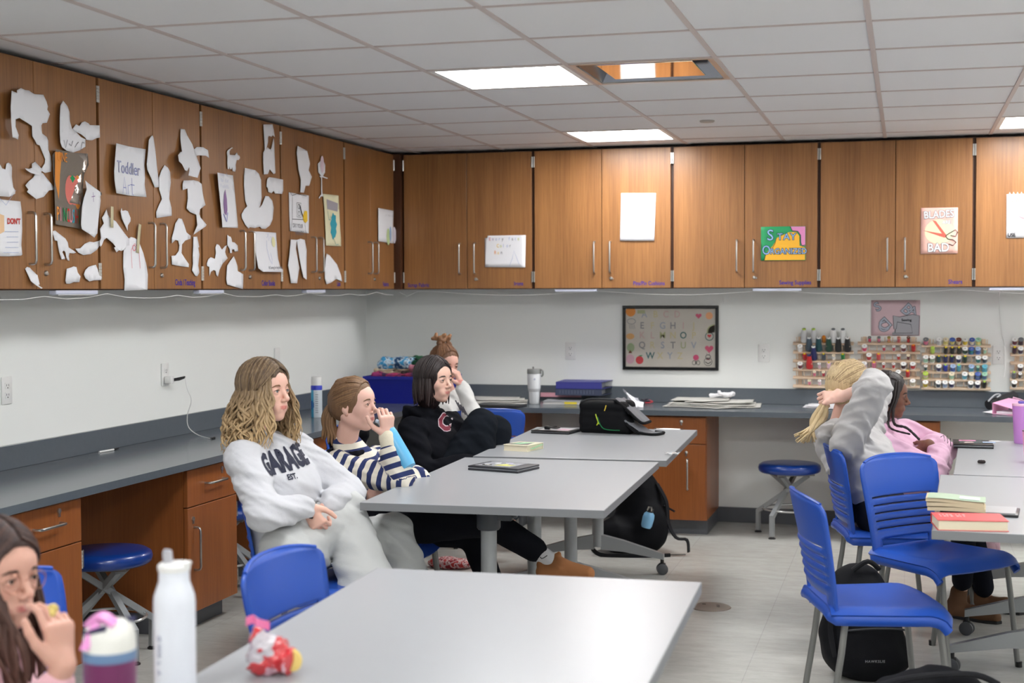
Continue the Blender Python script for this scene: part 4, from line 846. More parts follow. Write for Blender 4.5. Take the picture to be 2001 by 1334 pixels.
stroke(mb, circ(2.405, 1.055, 0.026, 0.026), 0.003, closed=True, M=FP); stroke(mb, circ(2.405, 1.088, 0.016, 0.013), 0.004, closed=True, M=FP); stroke(mb, [(2.385, 1.055), (2.405, 1.042), (2.425, 1.055)], 0.005, M=FP); stroke(mb, [(2.398, 1.10), (2.395, 1.112)], 0.002, M=FP); stroke(mb, [(2.412, 1.10), (2.415, 1.112)], 0.002, M=FP)
mb.build('ink_lines', I_black, t, world=True)
blob('bee_band', rect(2.393, 1.068, 2.417, 1.074), I('bee_red', (120, 50, 60)))
mb = MB(); stroke(mb, circ(2.413, 1.222, 0.026, 0.026), 0.005, closed=True, M=FP); mb.build('wreath', PC['t'], t, world=True); blob('heart', heart(2.413, 1.225, 0.013), PC['r'])
def glass_fn(u, v): return (x0+0.019+(x1-x0-0.038)*u, -0.0125-0.0035*math.sin(PI*u)*math.sin(PI*v), z0+0.019+(z1-z0-0.038)*v)
MB().grid(glass_fn, 16, 12).build('pane', mat('acrylic_pane', (255, 255, 255), 0.04, trans=1.0, spec=0.6, alpha=0.35), t, world=True, smooth=True)

# ---------------------------------------------------------------- outlets
def outlet(F, a, b, label, gangs=1, plugs=True, w=0.072, h=0.116):
    o = F @ Vector((a, b, 0)); t = thing('power_outlet', label, 'outlet', o, 0, 'wall outlets')
    MB(F).box((a-w/2, b-h/2, 0.0005), (a+w/2, b+h/2, 0.007), 0.003).build('cover_plate', M_white, t, world=True, smooth=True)
    if plugs:
        for dz in (-0.020, 0.020):
            r = MB(F).box((a-0.017, b+dz-0.014, 0.007), (a+0.017, b+dz+0.014, 0.009), 0.002).build('socket', M_white, t, world=True, smooth=True)
            mb = MB(F)
            for (dx, dy) in ((-0.007, 0.002), (0.007, 0.002)): mb.box((a+dx-0.0012, b+dz+dy-0.004, 0.009), (a+dx+0.0012, b+dz+dy+0.005, 0.0094))
            mb.box((a-0.0025, b+dz-0.011, 0.009), (a+0.0025, b+dz-0.006, 0.0094)); mb.build('slot', M_black, r, world=True)
    return t
FWL = Matrix(((0, 0, 1, 0.0), (1, 0, 0, 0), (0, 1, 0, 0), (0, 0, 0, 1)))
outlet(FW, 1.474, 1.119, 'white wall outlet left of the framed alphabet')
outlet(FW, 2.767, 1.114, 'white wall outlet right of the framed alphabet')
outlet(FW, 4.218, 1.116, 'white wall outlet beside the rightmost thread racks')
outlet(FWL, -4.172, 1.116, 'white wall outlet at the left edge of the picture')
tO = outlet(FWL, -2.838, 1.106, 'white wall outlet with a charger plugged in')
outlet(FWL, -1.487, 1.131, 'blank white wall plate on the left wall near the corner', plugs=False)
t = thing('phone_charger', 'white charger plugged into the left wall with its cable drooping to the worktop', 'charger', (0.0, -2.83, 1.08))
MB().box((0.0102, -2.862, 1.060), (0.050, -2.822, 1.098), 0.006).build('adapter', M_white, t, world=True, smooth=True)
MB().tube([(0.050, -2.83, 1.079), (0.066, -2.81, 1.082), (0.085, -2.78, 1.090)], [0.008, 0.009, 0.006], 8).build('plug_body', M_black, t, world=True, smooth=True)
pts = [Vector((0.085, -2.78, 1.090)), at(366, 760, x=0.14), at(374, 782, x=0.15), at(366, 812, x=0.10), at(369, 835, x=0.10), at(388, 850, z=0.79), at(413, 857, z=0.7865)]
def smooth_path(P, k=4):
    P = [Vector(p) for p in P]; out = []
    for i in range(len(P)-1):
        a = P[max(i-1, 0)]; b = P[i]; c = P[i+1]; d = P[min(i+2, len(P)-1)]
        for j in range(k):
            q = j/k; out.append(0.5*((2*b)+(c-a)*q+(2*a-5*b+4*c-d)*q*q+(3*b-a-3*c+d)*q**3))
    out.append(P[-1]); return out
MB().tube(smooth_path(pts), 0.0022, 6).build('cable', M_white, t, world=True, smooth=True)
p = at(413, 857, z=0.7865); MB().tube([p, p+Vector((0.0, 0.035, 0.002))], 0.006, 8).build('connector', M_black, t, world=True)

# ---------------------------------------------------------------- stick-on lamps and wires under the wall cabinets
M_bar = mat('lamp_bar', (206, 210, 228), 0.35)
k0 = None
bars = [((0.335, (a+b)/2), b-a, 'L', l) for a, b, l in ((-4.33, -4.02, 'slim white lamp bar under the leftmost wall cabinet'), (-3.12, -2.86, 'slim white lamp bar under the wall cabinet of the cat cutout'), (-1.83, -1.56, 'slim white lamp bar under the left cabinet of the yellow sheet'))]
bars += [(((a+b)/2, -0.335), b-a, 'B', l) for a, b, l in ((1.45, 1.73, 'slim white lamp bar under the Pins cabinet'), (2.73, 3.03, 'slim white lamp bar under the Sewing Supplies cabinet'), (4.14, 4.45, 'slim white lamp bar under the last back cabinet, at right edge'))]
for (cx_, cy_), ln, ax, lab in bars:
    t = thing('lamp_bar', lab, 'light', (cx_, cy_, 1.528), PI/2 if ax == 'L' else 0, 'lamp bars under the wall cabinets')
    MB().box((-ln/2, -0.018, -0.008), (ln/2, 0.018, 0.0095), 0.004).build('housing', M_bar, t)
    MB().box((-ln/2+0.02, -0.013, -0.011), (ln/2-0.02, 0.013, -0.008)).build('lens', M_white, t)
pl = []
for k in range(31):
    y_ = -5.0+k*0.155; pl.append((0.33, y_, 1.523-0.022*abs(math.sin(k*0.9))-(0.012 if k % 7 == 3 else 0)))
o = MB().tube(pl, 0.0018, 5).build('wire', M_white); setp(o, 'thin white wire drooping under the left wall cabinets', 'wire')
pl = [(0.36, -0.30, 1.52), (0.42, -0.33, 1.49), (0.50, -0.33, 1.525)]
for k in range(27):
    x_ = 0.6+k*0.16; pl.append((x_, -0.33, 1.525-0.028*abs(math.sin(k*0.45))))
o = MB().tube(pl, 0.0018, 5).build('wire', M_white); setp(o, 'thin white wire drooping under the back wall cabinets', 'wire')
pl = smooth_path([(4.232, -0.32, 1.525), (4.215, -0.10, 1.50), (4.22, -0.02, 1.40), (4.235, -0.02, 1.25), (4.25, -0.11, 1.16), (4.25, -0.11, 1.02), (4.243, -0.11, 0.985)])
o = MB().tube(pl, 0.0022, 6).build('hanging_cord', M_white); setp(o, 'white cord hanging down beside the rightmost thread rack', 'cord')
# thread racks: left x, right x, heights of the six ledges; spools: rack, ledge, x, kind, thread colour, cap colour
RACKS = [(2.958, 3.338, [1.188, 1.132, 1.075, 1.02, 0.968, 0.912]), (3.363, 3.747, [1.191, 1.135, 1.079, 1.025, 0.973, 0.918]), (3.756, 4.171, [1.179, 1.123, 1.068, 1.013, 0.965, 0.911]), (4.285, 4.649, [1.182, 1.127, 1.073, 1.019, 0.972, 0.918])]
SPOOLS = [
(0, 0, 3.029, 'c', 'pale grey', 'lime'), (0, 0, 3.089, 'c', 'pale grey', 'lime'), (0, 0, 3.153, 't', 'orange', 'orange'),
(0, 0, 3.213, 'c', 'white', 'grey'), (0, 0, 3.272, 'c', 'white', 'grey'), (0, 1, 3.003, 'd', 'white', 'white'),
(0, 1, 3.061, 'c', 'slate', 'white'), (0, 1, 3.121, 'c', 'dark teal', 'white'), (0, 1, 3.184, 'c', 'dark green', 'white'),
(0, 1, 3.244, 'c', 'black', 'white'), (0, 1, 3.301, 'c', 'black', 'white'), (0, 2, 3.032, 't', 'red', 'yellow'),
(0, 2, 3.089, 'c', 'navy', 'white'), (0, 2, 3.152, 't', 'slate', 'yellow'), (0, 2, 3.215, 's', 'white', 'cream'),
(0, 2, 3.272, 't', 'green', 'yellow'), (0, 3, 3.004, 'd', 'maroon', 'white'), (0, 3, 3.062, 'c', 'red', 'navy'),
(0, 3, 3.125, 's', 'pale pink', 'white'), (0, 3, 3.185, 't', 'pale pink', 'yellow'), (0, 4, 3.094, 's', 'pink', 'cream'),
(0, 4, 3.151, 's', 'crimson', 'cream'), (0, 5, 3.062, 's', 'pink', 'cream'), (0, 5, 3.127, 's', 'pale pink', 'white'),
(1, 0, 3.437, 's', 'hot pink', 'grey'), (1, 0, 3.495, 's', 'pink', 'grey'), (1, 0, 3.556, 's', 'salmon', 'gold'),
(1, 0, 3.616, 's', 'rose', 'salmon'), (1, 0, 3.675, 's', 'red', 'brown'), (1, 1, 3.406, 'd', 'hot pink', 'white'),
(1, 1, 3.526, 's', 'crimson', 'white'), (1, 1, 3.586, 's', 'rose', 'white'), (1, 1, 3.646, 'd', 'maroon', 'white'),
(1, 1, 3.706, 't', 'red', 'orange'), (1, 2, 3.434, 'd', 'red', 'white'), (1, 2, 3.493, 't', 'coral', 'yellow'),
(1, 2, 3.616, 's', 'red', 'white'), (1, 2, 3.675, 's', 'maroon', 'cream'), (1, 3, 3.405, 'd', 'pale pink', 'white'),
(1, 3, 3.465, 't', 'pink', 'yellow'), (1, 3, 3.525, 's', 'red', 'white'), (1, 3, 3.585, 's', 'red', 'white'),
(1, 3, 3.646, 'd', 'dark maroon', 'white'), (1, 3, 3.703, 'd', 'red', 'white'), (1, 4, 3.614, 'd', 'white', 'white'),
(1, 4, 3.672, 't', 'red', 'yellow'), (1, 5, 3.703, 'd', 'cream', 'white'), (2, 0, 3.781, 'd', 'pink', 'grey'),
(2, 0, 3.862, 'd', 'pale grey', 'white'), (2, 0, 3.901, 'd', 'pale yellow', 'cream'), (2, 0, 3.94, 'd', 'pale yellow', 'blue'),
(2, 0, 3.978, 'd', 'cream', 'brown'), (2, 0, 4.017, 'd', 'yellow', 'white'), (2, 0, 4.058, 'd', 'cream', 'blue'),
(2, 0, 4.095, 'd', 'pale yellow', 'mint'), (2, 1, 3.822, 't', 'lime', 'lime'), (2, 1, 3.901, 't', 'black', 'yellow'),
(2, 1, 3.94, 't', 'black', 'yellow'), (2, 1, 3.98, 't', 'olive', 'yellow'), (2, 1, 4.017, 'd', 'dark green', 'white'),
(2, 1, 4.054, 'd', 'teal', 'blue'), (2, 1, 4.094, 'd', 'blue', 'pale blue'), (2, 1, 4.135, 's', 'mint', 'cream'),
(2, 2, 3.781, 'd', 'mint', 'white'), (2, 2, 3.82, 'd', 'sage', 'white'), (2, 2, 3.86, 't', 'dark teal', 'yellow'),
(2, 2, 3.9, 't', 'navy', 'yellow'), (2, 2, 3.938, 't', 'navy', 'lime'), (2, 2, 3.978, 'd', 'navy', 'white'),
(2, 2, 4.017, 't', 'dark green', 'yellow'), (2, 2, 4.096, 'd', 'teal', 'white'), (2, 2, 4.135, 'd', 'slate', 'white'),
(2, 3, 3.781, 's', 'dark teal', 'white'), (2, 3, 3.86, 'd', 'navy', 'white'), (2, 3, 3.9, 't', 'royal blue', 'lime'),
(2, 3, 3.945, 'd', 'blue', 'pale blue'), (2, 3, 3.98, 't', 'aqua', 'lime'), (2, 3, 4.055, 'd', 'aqua', 'pale blue'),
(2, 3, 4.095, 's', 'teal', 'mint'), (2, 3, 4.135, 'd', 'aqua', 'aqua'), (2, 4, 3.78, 'd', 'cream', 'lime'),
(2, 4, 3.938, 'd', 'mint', 'cream'), (2, 4, 4.016, 'd', 'aqua', 'white'), (2, 4, 4.056, 'd', 'pale grey', 'cream'),
(2, 4, 4.094, 'd', 'steel blue', 'blue'), (2, 4, 4.134, 'd', 'steel blue', 'mint'), (2, 5, 3.78, 'd', 'yellow', 'white'),
(2, 5, 3.858, 'd', 'slate', 'white'), (2, 5, 3.898, 'd', 'pale blue', 'white'), (2, 5, 3.938, 'd', 'navy', 'white'),
(2, 5, 4.052, 'd', 'slate', 'white'), (2, 5, 4.093, 'd', 'navy', 'white'), (2, 5, 4.133, 't', 'black', 'lime'),
(3, 0, 4.31, 'd', 'maroon', 'white'), (3, 0, 4.346, 'd', 'dark maroon', 'grey'), (3, 1, 4.309, 't', 'dark maroon', 'yellow'),
(3, 1, 4.345, 'd', 'purple', 'white'), (3, 3, 4.344, 'd', 'dark maroon', 'white'), (3, 4, 4.307, 't', 'grey', 'lime'),
(3, 4, 4.343, 's', 'dark grey', 'white'), (3, 5, 4.309, 'd', 'black', 'white'),
]
# ================================================================ thread racks and spools
M_pine = wood('pine_wood', (206, 178, 150), (228, 206, 180), 0.55, 1.0, 'X')
CC = {'pale grey': (206, 206, 206), 'lime': (176, 206, 80), 'orange': (214, 130, 30), 'white': (236, 236, 234), 'grey': (120, 124, 128), 'slate': (58, 74, 88), 'dark teal': (22, 72, 78), 'dark green': (22, 66, 48),
      'black': (18, 18, 20), 'red': (196, 26, 30), 'yellow': (222, 196, 50), 'navy': (24, 34, 92), 'cream': (228, 216, 186), 'green': (24, 128, 60), 'maroon': (112, 28, 48), 'pale pink': (232, 196, 208),
      'pink': (226, 120, 150), 'crimson': (196, 36, 74), 'hot pink': (224, 62, 110), 'salmon': (230, 150, 130), 'gold': (190, 160, 60), 'rose': (206, 92, 104), 'brown': (120, 66, 50), 'coral': (222, 84, 84),
      'dark maroon': (58, 20, 40), 'pale yellow': (226, 214, 130), 'blue': (72, 100, 176), 'mint': (160, 208, 180), 'olive': (34, 40, 28), 'teal': (34, 130, 130), 'pale blue': (160, 184, 220), 'sage': (176, 192, 170),
      'royal blue': (36, 60, 176), 'aqua': (92, 176, 200), 'steel blue': (96, 130, 176), 'purple': (44, 22, 66), 'dark grey': (70, 74, 76)}
RN = ['leftmost', 'second', 'third', 'rightmost']; ON = ['top', 'second', 'third', 'fourth', 'fifth', 'lowest']
AX = Vector((0, -math.sin(0.80), math.cos(0.80)))       # the pegs lean out of the wall
for ri, (xa, xb, zs) in enumerate(RACKS):
    t = thing('thread_rack', RN[ri]+' pine thread rack on the back wall, standing on the splash', 'rack', ((xa+xb)/2, 0, zs[-1]), 0, 'thread racks')
    MB().box((xa+0.03, -0.016, zs[-1]-0.02), (xa+0.055, -0.001, zs[0]+0.035), 0.002).build('upright', M_pine, t, world=True)
    MB().box((xb-0.055, -0.016, zs[-1]-0.02), (xb-0.03, -0.001, zs[0]+0.035), 0.002).build('upright', M_pine, t, world=True)
    for k, z in enumerate(zs):
        Mx = Matrix.Translation(((xa+xb)/2, -0.016, z)) @ Matrix.Rotation(0.30, 4, 'X')
        l = MB().box((-(xb-xa)/2, -0.042, -0.005), ((xb-xa)/2, 0.0, 0.005), 0.002, M=Mx).build('ledge', M_pine, t, world=True)
        pg = MB(); n = int((xb-xa)/0.046)
        for q in range(n):
            x = xa+(xb-xa)*(q+0.5)/n; b = Vector((x, -0.038, z+0.002)); pg.tube([b, b+AX*0.045], 0.0028, 5)
        pg.build('pegs', M_pine, l, world=True)
cnt = {}; proto = {}
for ri, row, x, kind, body, cap in sorted(SPOOLS, key=lambda q: (q[0], q[1], q[2])):
    n = cnt.get((ri, row), 0)+1; cnt[(ri, row)] = n
    z = RACKS[ri][2][row]
    base = Vector((x, -0.038, z+0.006))
    nm = 'thread_cone' if kind == 'c' else 'thread_spool'
    last = [q for q in SPOOLS if q[0] == ri and q[1] == row]
    pos = 'far left' if n == 1 else ('far right' if n == len(last) else ['second', 'third', 'fourth', 'fifth', 'sixth', 'seventh', 'eighth'][n-2]+' from left')
    if len(last) == 1: pos = 'alone'
    lab = '%s %s with %s end, %s ledge of the %s thread rack, %s' % (body, 'cone' if kind == 'c' else 'spool', cap, ON[row], RN[ri], pos)
    key = (kind, body, cap)
    if key in proto:
        t = copy_tree(proto[key]); t.location = base; t['label'] = lab; continue
    t = thing(nm, lab, 'thread', base, 0, 'sewing thread on the racks'); proto[key] = t
    mt = mat('thread_'+body.replace(' ', '_'), CC[body], 0.55, sheen=0.3, bump=0.15, bscale=900); mc = mat('cap_'+cap.replace(' ', '_'), CC[cap], 0.4)
    T = Matrix.Rotation(0.80 if kind != 'c' else 0.5, 4, 'X')
    if kind == 'c':
        pr = [(0.004, 0), (0.0225, 0.001), (0.0235, 0.006), (0.0225, 0.02), (0.0145, 0.082), (0.011, 0.09), (0.004, 0.091)]
        MB().lathe(pr, 16, M=T).build('thread', mt, t, smooth=True)
        MB().lathe([(0.004, 0.0905), (0.0125, 0.090), (0.0125, 0.094), (0.006, 0.098), (0.005, 0.0965), (0.0, 0.0965)], 16, M=T).build('cap', mc, t, smooth=True)
        MB().lathe([(0.0, 0.0975), (0.0048, 0.0975), (0.0048, 0.0985), (0.0, 0.0985)], 10, M=T).build('core', mat('cap_grey', CC['grey'], 0.4), t)
    elif kind == 't':
        MB().lathe([(0.004, 0), (0.0125, 0.001), (0.0132, 0.006), (0.0132, 0.042), (0.0115, 0.047), (0.004, 0.049)], 14, M=T).build('thread', mt, t, smooth=True)
        MB().lathe([(0.003, 0.049), (0.0072, 0.049), (0.0072, 0.0515), (0.003, 0.0515)], 12, M=T).build('cap', mc, t, smooth=True)
    else:
        r = 0.0175 if kind == 'd' else 0.011; b_ = r*0.80; L = 0.040 if kind == 'd' else 0.038
        MB().lathe([(0.003, 0.003), (b_, 0.003), (b_*1.03, L*0.5), (b_, L-0.003), (0.003, L-0.003)], 14, M=T).build('thread', mt, t, smooth=True)
        MB().lathe([(0.003, L-0.003), (r, L-0.003), (r, L), (r*0.45, L+0.001), (0.003, L)], 16, M=T).build('cap', mc, t, smooth=True)
        MB().lathe([(0.003, 0), (r, 0), (r, 0.003), (0.003, 0.003)], 16, M=T).build('bottom_flange', mc, t, smooth=True)
        MB().lathe([(0.0, L+0.0008), (0.0035, L+0.0008), (0.0035, L+0.0016), (0.0, L+0.0016)], 8, M=T).build('core', mat('cap_grey', CC['grey'], 0.4), t)
# ================================================================ tables
M_top = mat('table_laminate', (162, 165, 169), 0.30, var=0.015, vscale=60, spec=0.45)
M_tedge = mat('table_edge', (118, 120, 123), 0.45)
M_leg = mat('table_leg_grey', (158, 161, 162), 0.38, metal=0.25)
M_brk = mat('table_bracket', (52, 56, 62), 0.4)
TH, TW, TL = 0.751, 0.908, 1.448
def caster(t, x, y, a):
    c = MB(); c.tube([(x, y, 0.085), (x, y, 0.058)], 0.010, 8); c.box((x-0.018, y-0.016, 0.045), (x+0.018, y+0.016, 0.062), 0.005)
    w_ = c.build('caster', M_black, t, smooth=True)
    for s in (-1, 1):
        R = Matrix.Translation((x, y, 0.03)) @ Matrix.Rotation(a, 4, 'Z') @ Matrix.Translation((0, s*0.014, 0)) @ Matrix.Rotation(PI/2, 4, 'X')
        MB().lathe([(0.0, -0.010), (0.020, -0.010), (0.030, -0.006), (0.030, 0.006), (0.020, 0.010), (0.0, 0.010)], 20, M=R).build('wheel', mat('wheel_grey', (72, 74, 78), 0.5), w_, smooth=True)
def make_table(label):
    t = thing('folding_table', label, 'table', (0, 0, 0), 0, 'grey rolling classroom tables')
    MB().box((-TW/2, -TL/2, TH-0.0285), (TW/2, TL/2, TH), 0.0015, 1).build('tabletop', M_top, t)
    e = MB()
    for lo, hi in (((-TW/2-0.002, -TL/2-0.002, TH-0.029), (TW/2+0.002, -TL/2+0.0005, TH-0.001)), ((-TW/2-0.002, TL/2-0.0005, TH-0.029), (TW/2+0.002, TL/2+0.002, TH-0.001)),
                   ((-TW/2-0.002, -TL/2, TH-0.029), (-TW/2+0.0005, TL/2, TH-0.001)), ((TW/2-0.0005, -TL/2, TH-0.029), (TW/2+0.002, TL/2, TH-0.001))): e.box(lo, hi)
    e.build('edge_band', M_tedge, t)
    for s in (-1, 1):
        y = s*0.40
        MB().tube([(-0.05, y, 0.14), (-0.05, y, 0.68)], 0.031, 20).build('leg', M_leg, t, smooth=True)
        b = MB(); b.lathe([(0.0, 0.612), (0.040, 0.612), (0.046, 0.620), (0.046, 0.712), (0.040, 0.7215), (0.0, 0.7215)], 18, M=Matrix.Translation((-0.05, y, 0)))
        b.box((-0.05, y-0.022, 0.650), (0.045, y+0.022, 0.7215), 0.004); b.box((0.045, y-0.015, 0.660), (0.062, y+0.015, 0.712), 0.004); b.build('bracket', M_brk, t, smooth=True)
        f = MB(); prof = [(-0.028, 0.0), (0.028, 0.0)]
        for d in (-1, 1):
            x0 = -0.05+d*0.02; x1 = -0.05+d*0.36
            vs = []
            for (x, hw, z0, z1) in ((x0, 0.022, 0.125, 0.205), (x0+d*0.12, 0.020, 0.118, 0.178), (x1, 0.016, 0.082, 0.112)):
                vs += [(x, y-hw, z0), (x, y+hw, z0), (x, y+hw, z1), (x, y-hw, z1)]
            fs = [(0, 1, 2, 3), (8, 9, 10, 11)]+[(k*4+i, k*4+(i+1) % 4, (k+1)*4+(i+1) % 4, (k+1)*4+i) for k in range(2) for i in range(4)]
            f._add(vs, fs)
        f.build('foot_beam', M_leg, t)
        for d in (-1, 1): caster(t, -0.05+d*0.35, y, 0.25*d)
    return t
T0 = None; TABS = {}
for key, cx, cy, rz, lab in (('A', 2.154, -3.757, 0.034, 'grey table with the stickered tablet case, in front of the striped sweater'), ('B', 2.121, -2.245, 0.044, 'far grey table carrying the open black bag'),
                             ('C', 2.708, -6.354, 0.035, 'big empty grey table in the foreground with bottles at its left'), ('D', 4.228, -3.909, -0.04, 'grey table at the right edge with the red book'),
                             ('E', 4.347, -2.443, -0.05, 'grey table at the right edge with the laptop and hair tie')):
    if T0 is None: T0 = t = make_table(lab)
    else: t = copy_tree(T0); t['label'] = lab
    t.location = (cx, cy, 0); t.rotation_euler = (0, 0, rz); TABS[key] = t
def tmat(k): return wmat(TABS[k])

# ================================================================ chairs
M_blue = mat('blue_plastic', (34, 78, 172), 0.34, spec=0.45, bump=0.04, bscale=700)
M_chleg = mat('chair_leg_grey', (128, 128, 126), 0.4, metal=0.4)
def make_chair(label):
    t = thing('stacking_chair', label, 'chair', (0, 0, 0), 0, 'blue plastic chairs')
    # seat: outline narrows to the rear, waterfall front, turned-down rim
    def seat(u, v):
        a = 2*u-1; b = v                                   # a across, b rear to front
        hw = 0.205+0.030*math.sin(b*PI*0.62); x = -0.205+0.425*b
        x -= 0.035*abs(a)**3*(b > 0.5)*(b-0.5)*2
        z = 0.452-0.010*(1-a*a)*math.sin(PI*min(1, b*1.1))-0.028*max(0, (b-0.80)/0.20)**2-0.020*max(0, (abs(a)-0.86)/0.14)**1.5
        if b > 0.97: z -= 0.010
        return (x, a*hw, z)
    MB().grid(seat, 25, 25, 0.012).build('seat', M_blue, t, smooth=True, ang=60)
    rim = MB(); pts = []
    for k in range(41):
        q = k/40
        if q < 0.42: b = 1-q/0.42*1.0; p = seat(1, b)
        elif q < 0.58: a = 1-(q-0.42)/0.16; p = seat(a, 0)
        else: b = (q-0.58)/0.42; p = seat(0, b)
        pts.append((p[0], p[1]*0.985, p[2]-0.012))
    rim.tube(pts, 0.012, 8, flat=1.5); rim.build('seat_rim', M_blue, t, smooth=True)
    # back: one curved shell with five slots and an opening above the seat
    zs = [0.405, 0.43, 0.455, 0.475, 0.492]; cut = set()
    for k in range(5):
        a = 0.505+0.032*k; zs += [a, a+0.0125, a+0.0245]
    zs += [0.6655]+[0.672+0.0225*k for k in range(8)]
    zs = sorted(set(round(z, 4) for z in zs)); nu = 21
    def backp(u, z):
        a = 2*u-1; tz = (z-0.405)/0.425
        hw = 0.198+0.032*min(1, tz*1.25) - 0.0*tz
        if tz > 0.86: hw -= 0.030*((tz-0.86)/0.14)**2
        x = -0.198-0.085*tz**1.25+0.040*abs(a)**2.2*(0.4+0.6*tz)
        zz = z - (0.020*abs(a)**2.5 if tz > 0.9 else 0)*((tz-0.9)/0.1 if tz > 0.9 else 0)
        return Vector((x, a*hw, zz))
    mb = MB(); bm = mb.bm; G = []
    for j, z in enumerate(zs):
        row = []
        for i in range(nu):
            p = backp(i/(nu-1), z)
            inb = 0.500 < z < 0.666 and 2 <= i <= nu-3
            if inb:
                k = ((z-0.505) % 0.032)/0.032; p.x -= 0.0055*math.sin(PI*min(1, k*1.3))*1.0
            row.append(bm.verts.new(p))
        G.append(row)
    for j in range(len(zs)-1):
        zm = (zs[j]+zs[j+1])/2
        for i in range(nu-1):
            slot = 0.500 < zm < 0.6652 and ((zm-0.505) % 0.032) > 0.0245 and 2 <= i <= nu-4
            hole = 0.43 < zm < 0.492 and 3 <= i <= nu-5
            low = zm < 0.43 and 3 <= i <= nu-5
            if slot or hole or low: continue
            bm.faces.new((G[j][i], G[j][i+1], G[j+1][i+1], G[j+1][i]))
    o = mb.build('backrest', M_blue, t, smooth=True, ang=55)
    md = o.modifiers.new('solid', 'SOLIDIFY'); md.thickness = 0.011; md.offset = 0
    bv = MB()
    top = [backp(i/20, 0.8295) for i in range(21)]; bv.tube(top, 0.0065, 8); bv.build('top_edge', M_blue, t, smooth=True)
    for s in (-1, 1):
        MB().tube([(-0.215, s*0.19, 0.0), (-0.212, s*0.19, 0.004), (-0.165, s*0.185, 0.30), (-0.150, s*0.183, 0.425)], 0.0115, 12).build('leg', M_chleg, t, smooth=True)
        MB().tube([(0.215, s*0.205, 0.0), (0.212, s*0.205, 0.004), (0.178, s*0.197, 0.30), (0.163, s*0.193, 0.412)], 0.0115, 12).build('leg', M_chleg, t, smooth=True)
        for x in (-0.217, 0.217):
            y = s*(0.19 if x < 0 else 0.205)
            MB().tube([(x, y, 0.0), (x-0.001, y, 0.022)], 0.0135, 12).build('foot_cap', M_black, t, smooth=True)
    MB().tube([(-0.150, -0.183, 0.422), (-0.150, 0.183, 0.422)], 0.010, 8).build('crossbar', M_chleg, t, smooth=True)
    return t
C0 = None
CH = [(3.56, -4.28, 17, 'empty blue chair nearest on the right, its back toward the left'),
      (3.81, -3.34, -42, 'empty blue chair pushed under the right table, its backrest facing the camera'),
      (3.58, -2.74, 13, 'blue chair holding the girl in the grey hoodie with raised arms'),
      (2.29, -5.90, -3, 'empty blue chair at the left side of the foreground table'),
      (1.56, -4.50, 14, 'blue chair under the blonde girl in the white hoodie'),
      (1.50, -3.62, 8, 'blue chair under the girl in the striped sweater'),
      (1.10, -2.55, 0, 'blue chair under the girl in the black hoodie'),
      (1.16, -1.10, 118, 'blue chair near the back wall under the girl with the hair bun'),
      (1.77, -6.33, 4, 'blue chair beyond the girl with glasses, at the left picture edge'),
      (1.52, -6.85, 4, 'blue chair of the girl with glasses, beyond the left picture edge'),
      (3.74, -2.12, 8, 'blue chair under the girl in the pink hoodie with braids')]
for i, (x, y, dg, lab) in enumerate(CH):
    if C0 is None: C0 = t = make_chair(lab)
    else: t = copy_tree(C0); t['label'] = lab
    t.location = (x, y, 0); t.rotation_euler = (0, 0, math.radians(dg))

# ================================================================ stools
M_stool = mat('stool_vinyl', (16, 58, 140), 0.28, coat=0.3, bump=0.03, bscale=300)
def make_stool(label):
    t = thing('round_stool', label, 'stool', (0, 0, 0), 0, 'blue round stools')
    MB().lathe([(0.0, 0.452), (0.14, 0.452), (0.172, 0.449), (0.189, 0.438), (0.194, 0.420), (0.190, 0.402), (0.178, 0.392), (0.0, 0.392)], 40).build('cushion', M_stool, t, smooth=True, ang=60)
    MB().box((-0.12, -0.12, 0.380), (0.12, 0.12, 0.392)).build('mounting_plate', M_chleg, t)
    for k in range(4):
        R = Matrix.Rotation(PI/4+k*PI/2, 4, 'Z') @ Matrix.Translation((0, 0.018 if k % 2 else -0.018, 0))
        l = MB().tube([(-0.135, 0, 0.380), (0.205, 0, 0.135), (0.205, 0, 0.014)], 0.0175, 4, M=R).build('leg', M_leg, t)
        MB().lathe([(0.0, 0.0), (0.022, 0.0), (0.022, 0.006), (0.010, 0.014), (0.0, 0.014)], 16, M=R @ Matrix.Translation((0.205, 0, 0))).build('glide', M_black, l, smooth=True)
    MB().tube([(0.165*math.cos(a), 0.165*math.sin(a), 0.165) for a in [k*2*PI/32 for k in range(32)]], 0.006, 8, closed=True).build('foot_ring', mat('clear_ring', (206, 206, 204), 0.15, metal=0.6), t, smooth=True)
    return t
S0 = make_stool('round blue stool against the back wall, right of the middle'); S0.location = (2.965, -0.40, 0); S0.rotation_euler = (0, 0, 0.42)
for x, y, a, lab in ((0.43, -4.12, 0.25, 'round blue stool under the left worktop beside the left edge'), (0.33, -2.86, 0.3, 'round blue stool under the left worktop behind the blonde girl')):
    t = copy_tree(S0); t.location = (x, y, 0); t.rotation_euler = (0, 0, a); t['label'] = lab

# ================================================================ floor box cover
t = thing('floor_cover', 'round metal floor cover plate between the tables', 'cover plate', (2.76, -2.56, 0))
MB().lathe([(0.0, 0.006), (0.080, 0.006), (0.095, 0.004), (0.098, 0.0), (0.0, 0.0)], 36).build('plate', mat('floor_plate', (150, 140, 130), 0.42, metal=0.5), t, smooth=True)
mb = MB(); mb.box((-0.045, 0.03, 0.006), (-0.028, 0.036, 0.0075)); mb.box((0.025, 0.02, 0.006), (0.04, 0.027, 0.0075)); mb.box((0.03, -0.012, 0.006), (0.045, -0.006, 0.0075)); mb.build('slots', M_black, t)
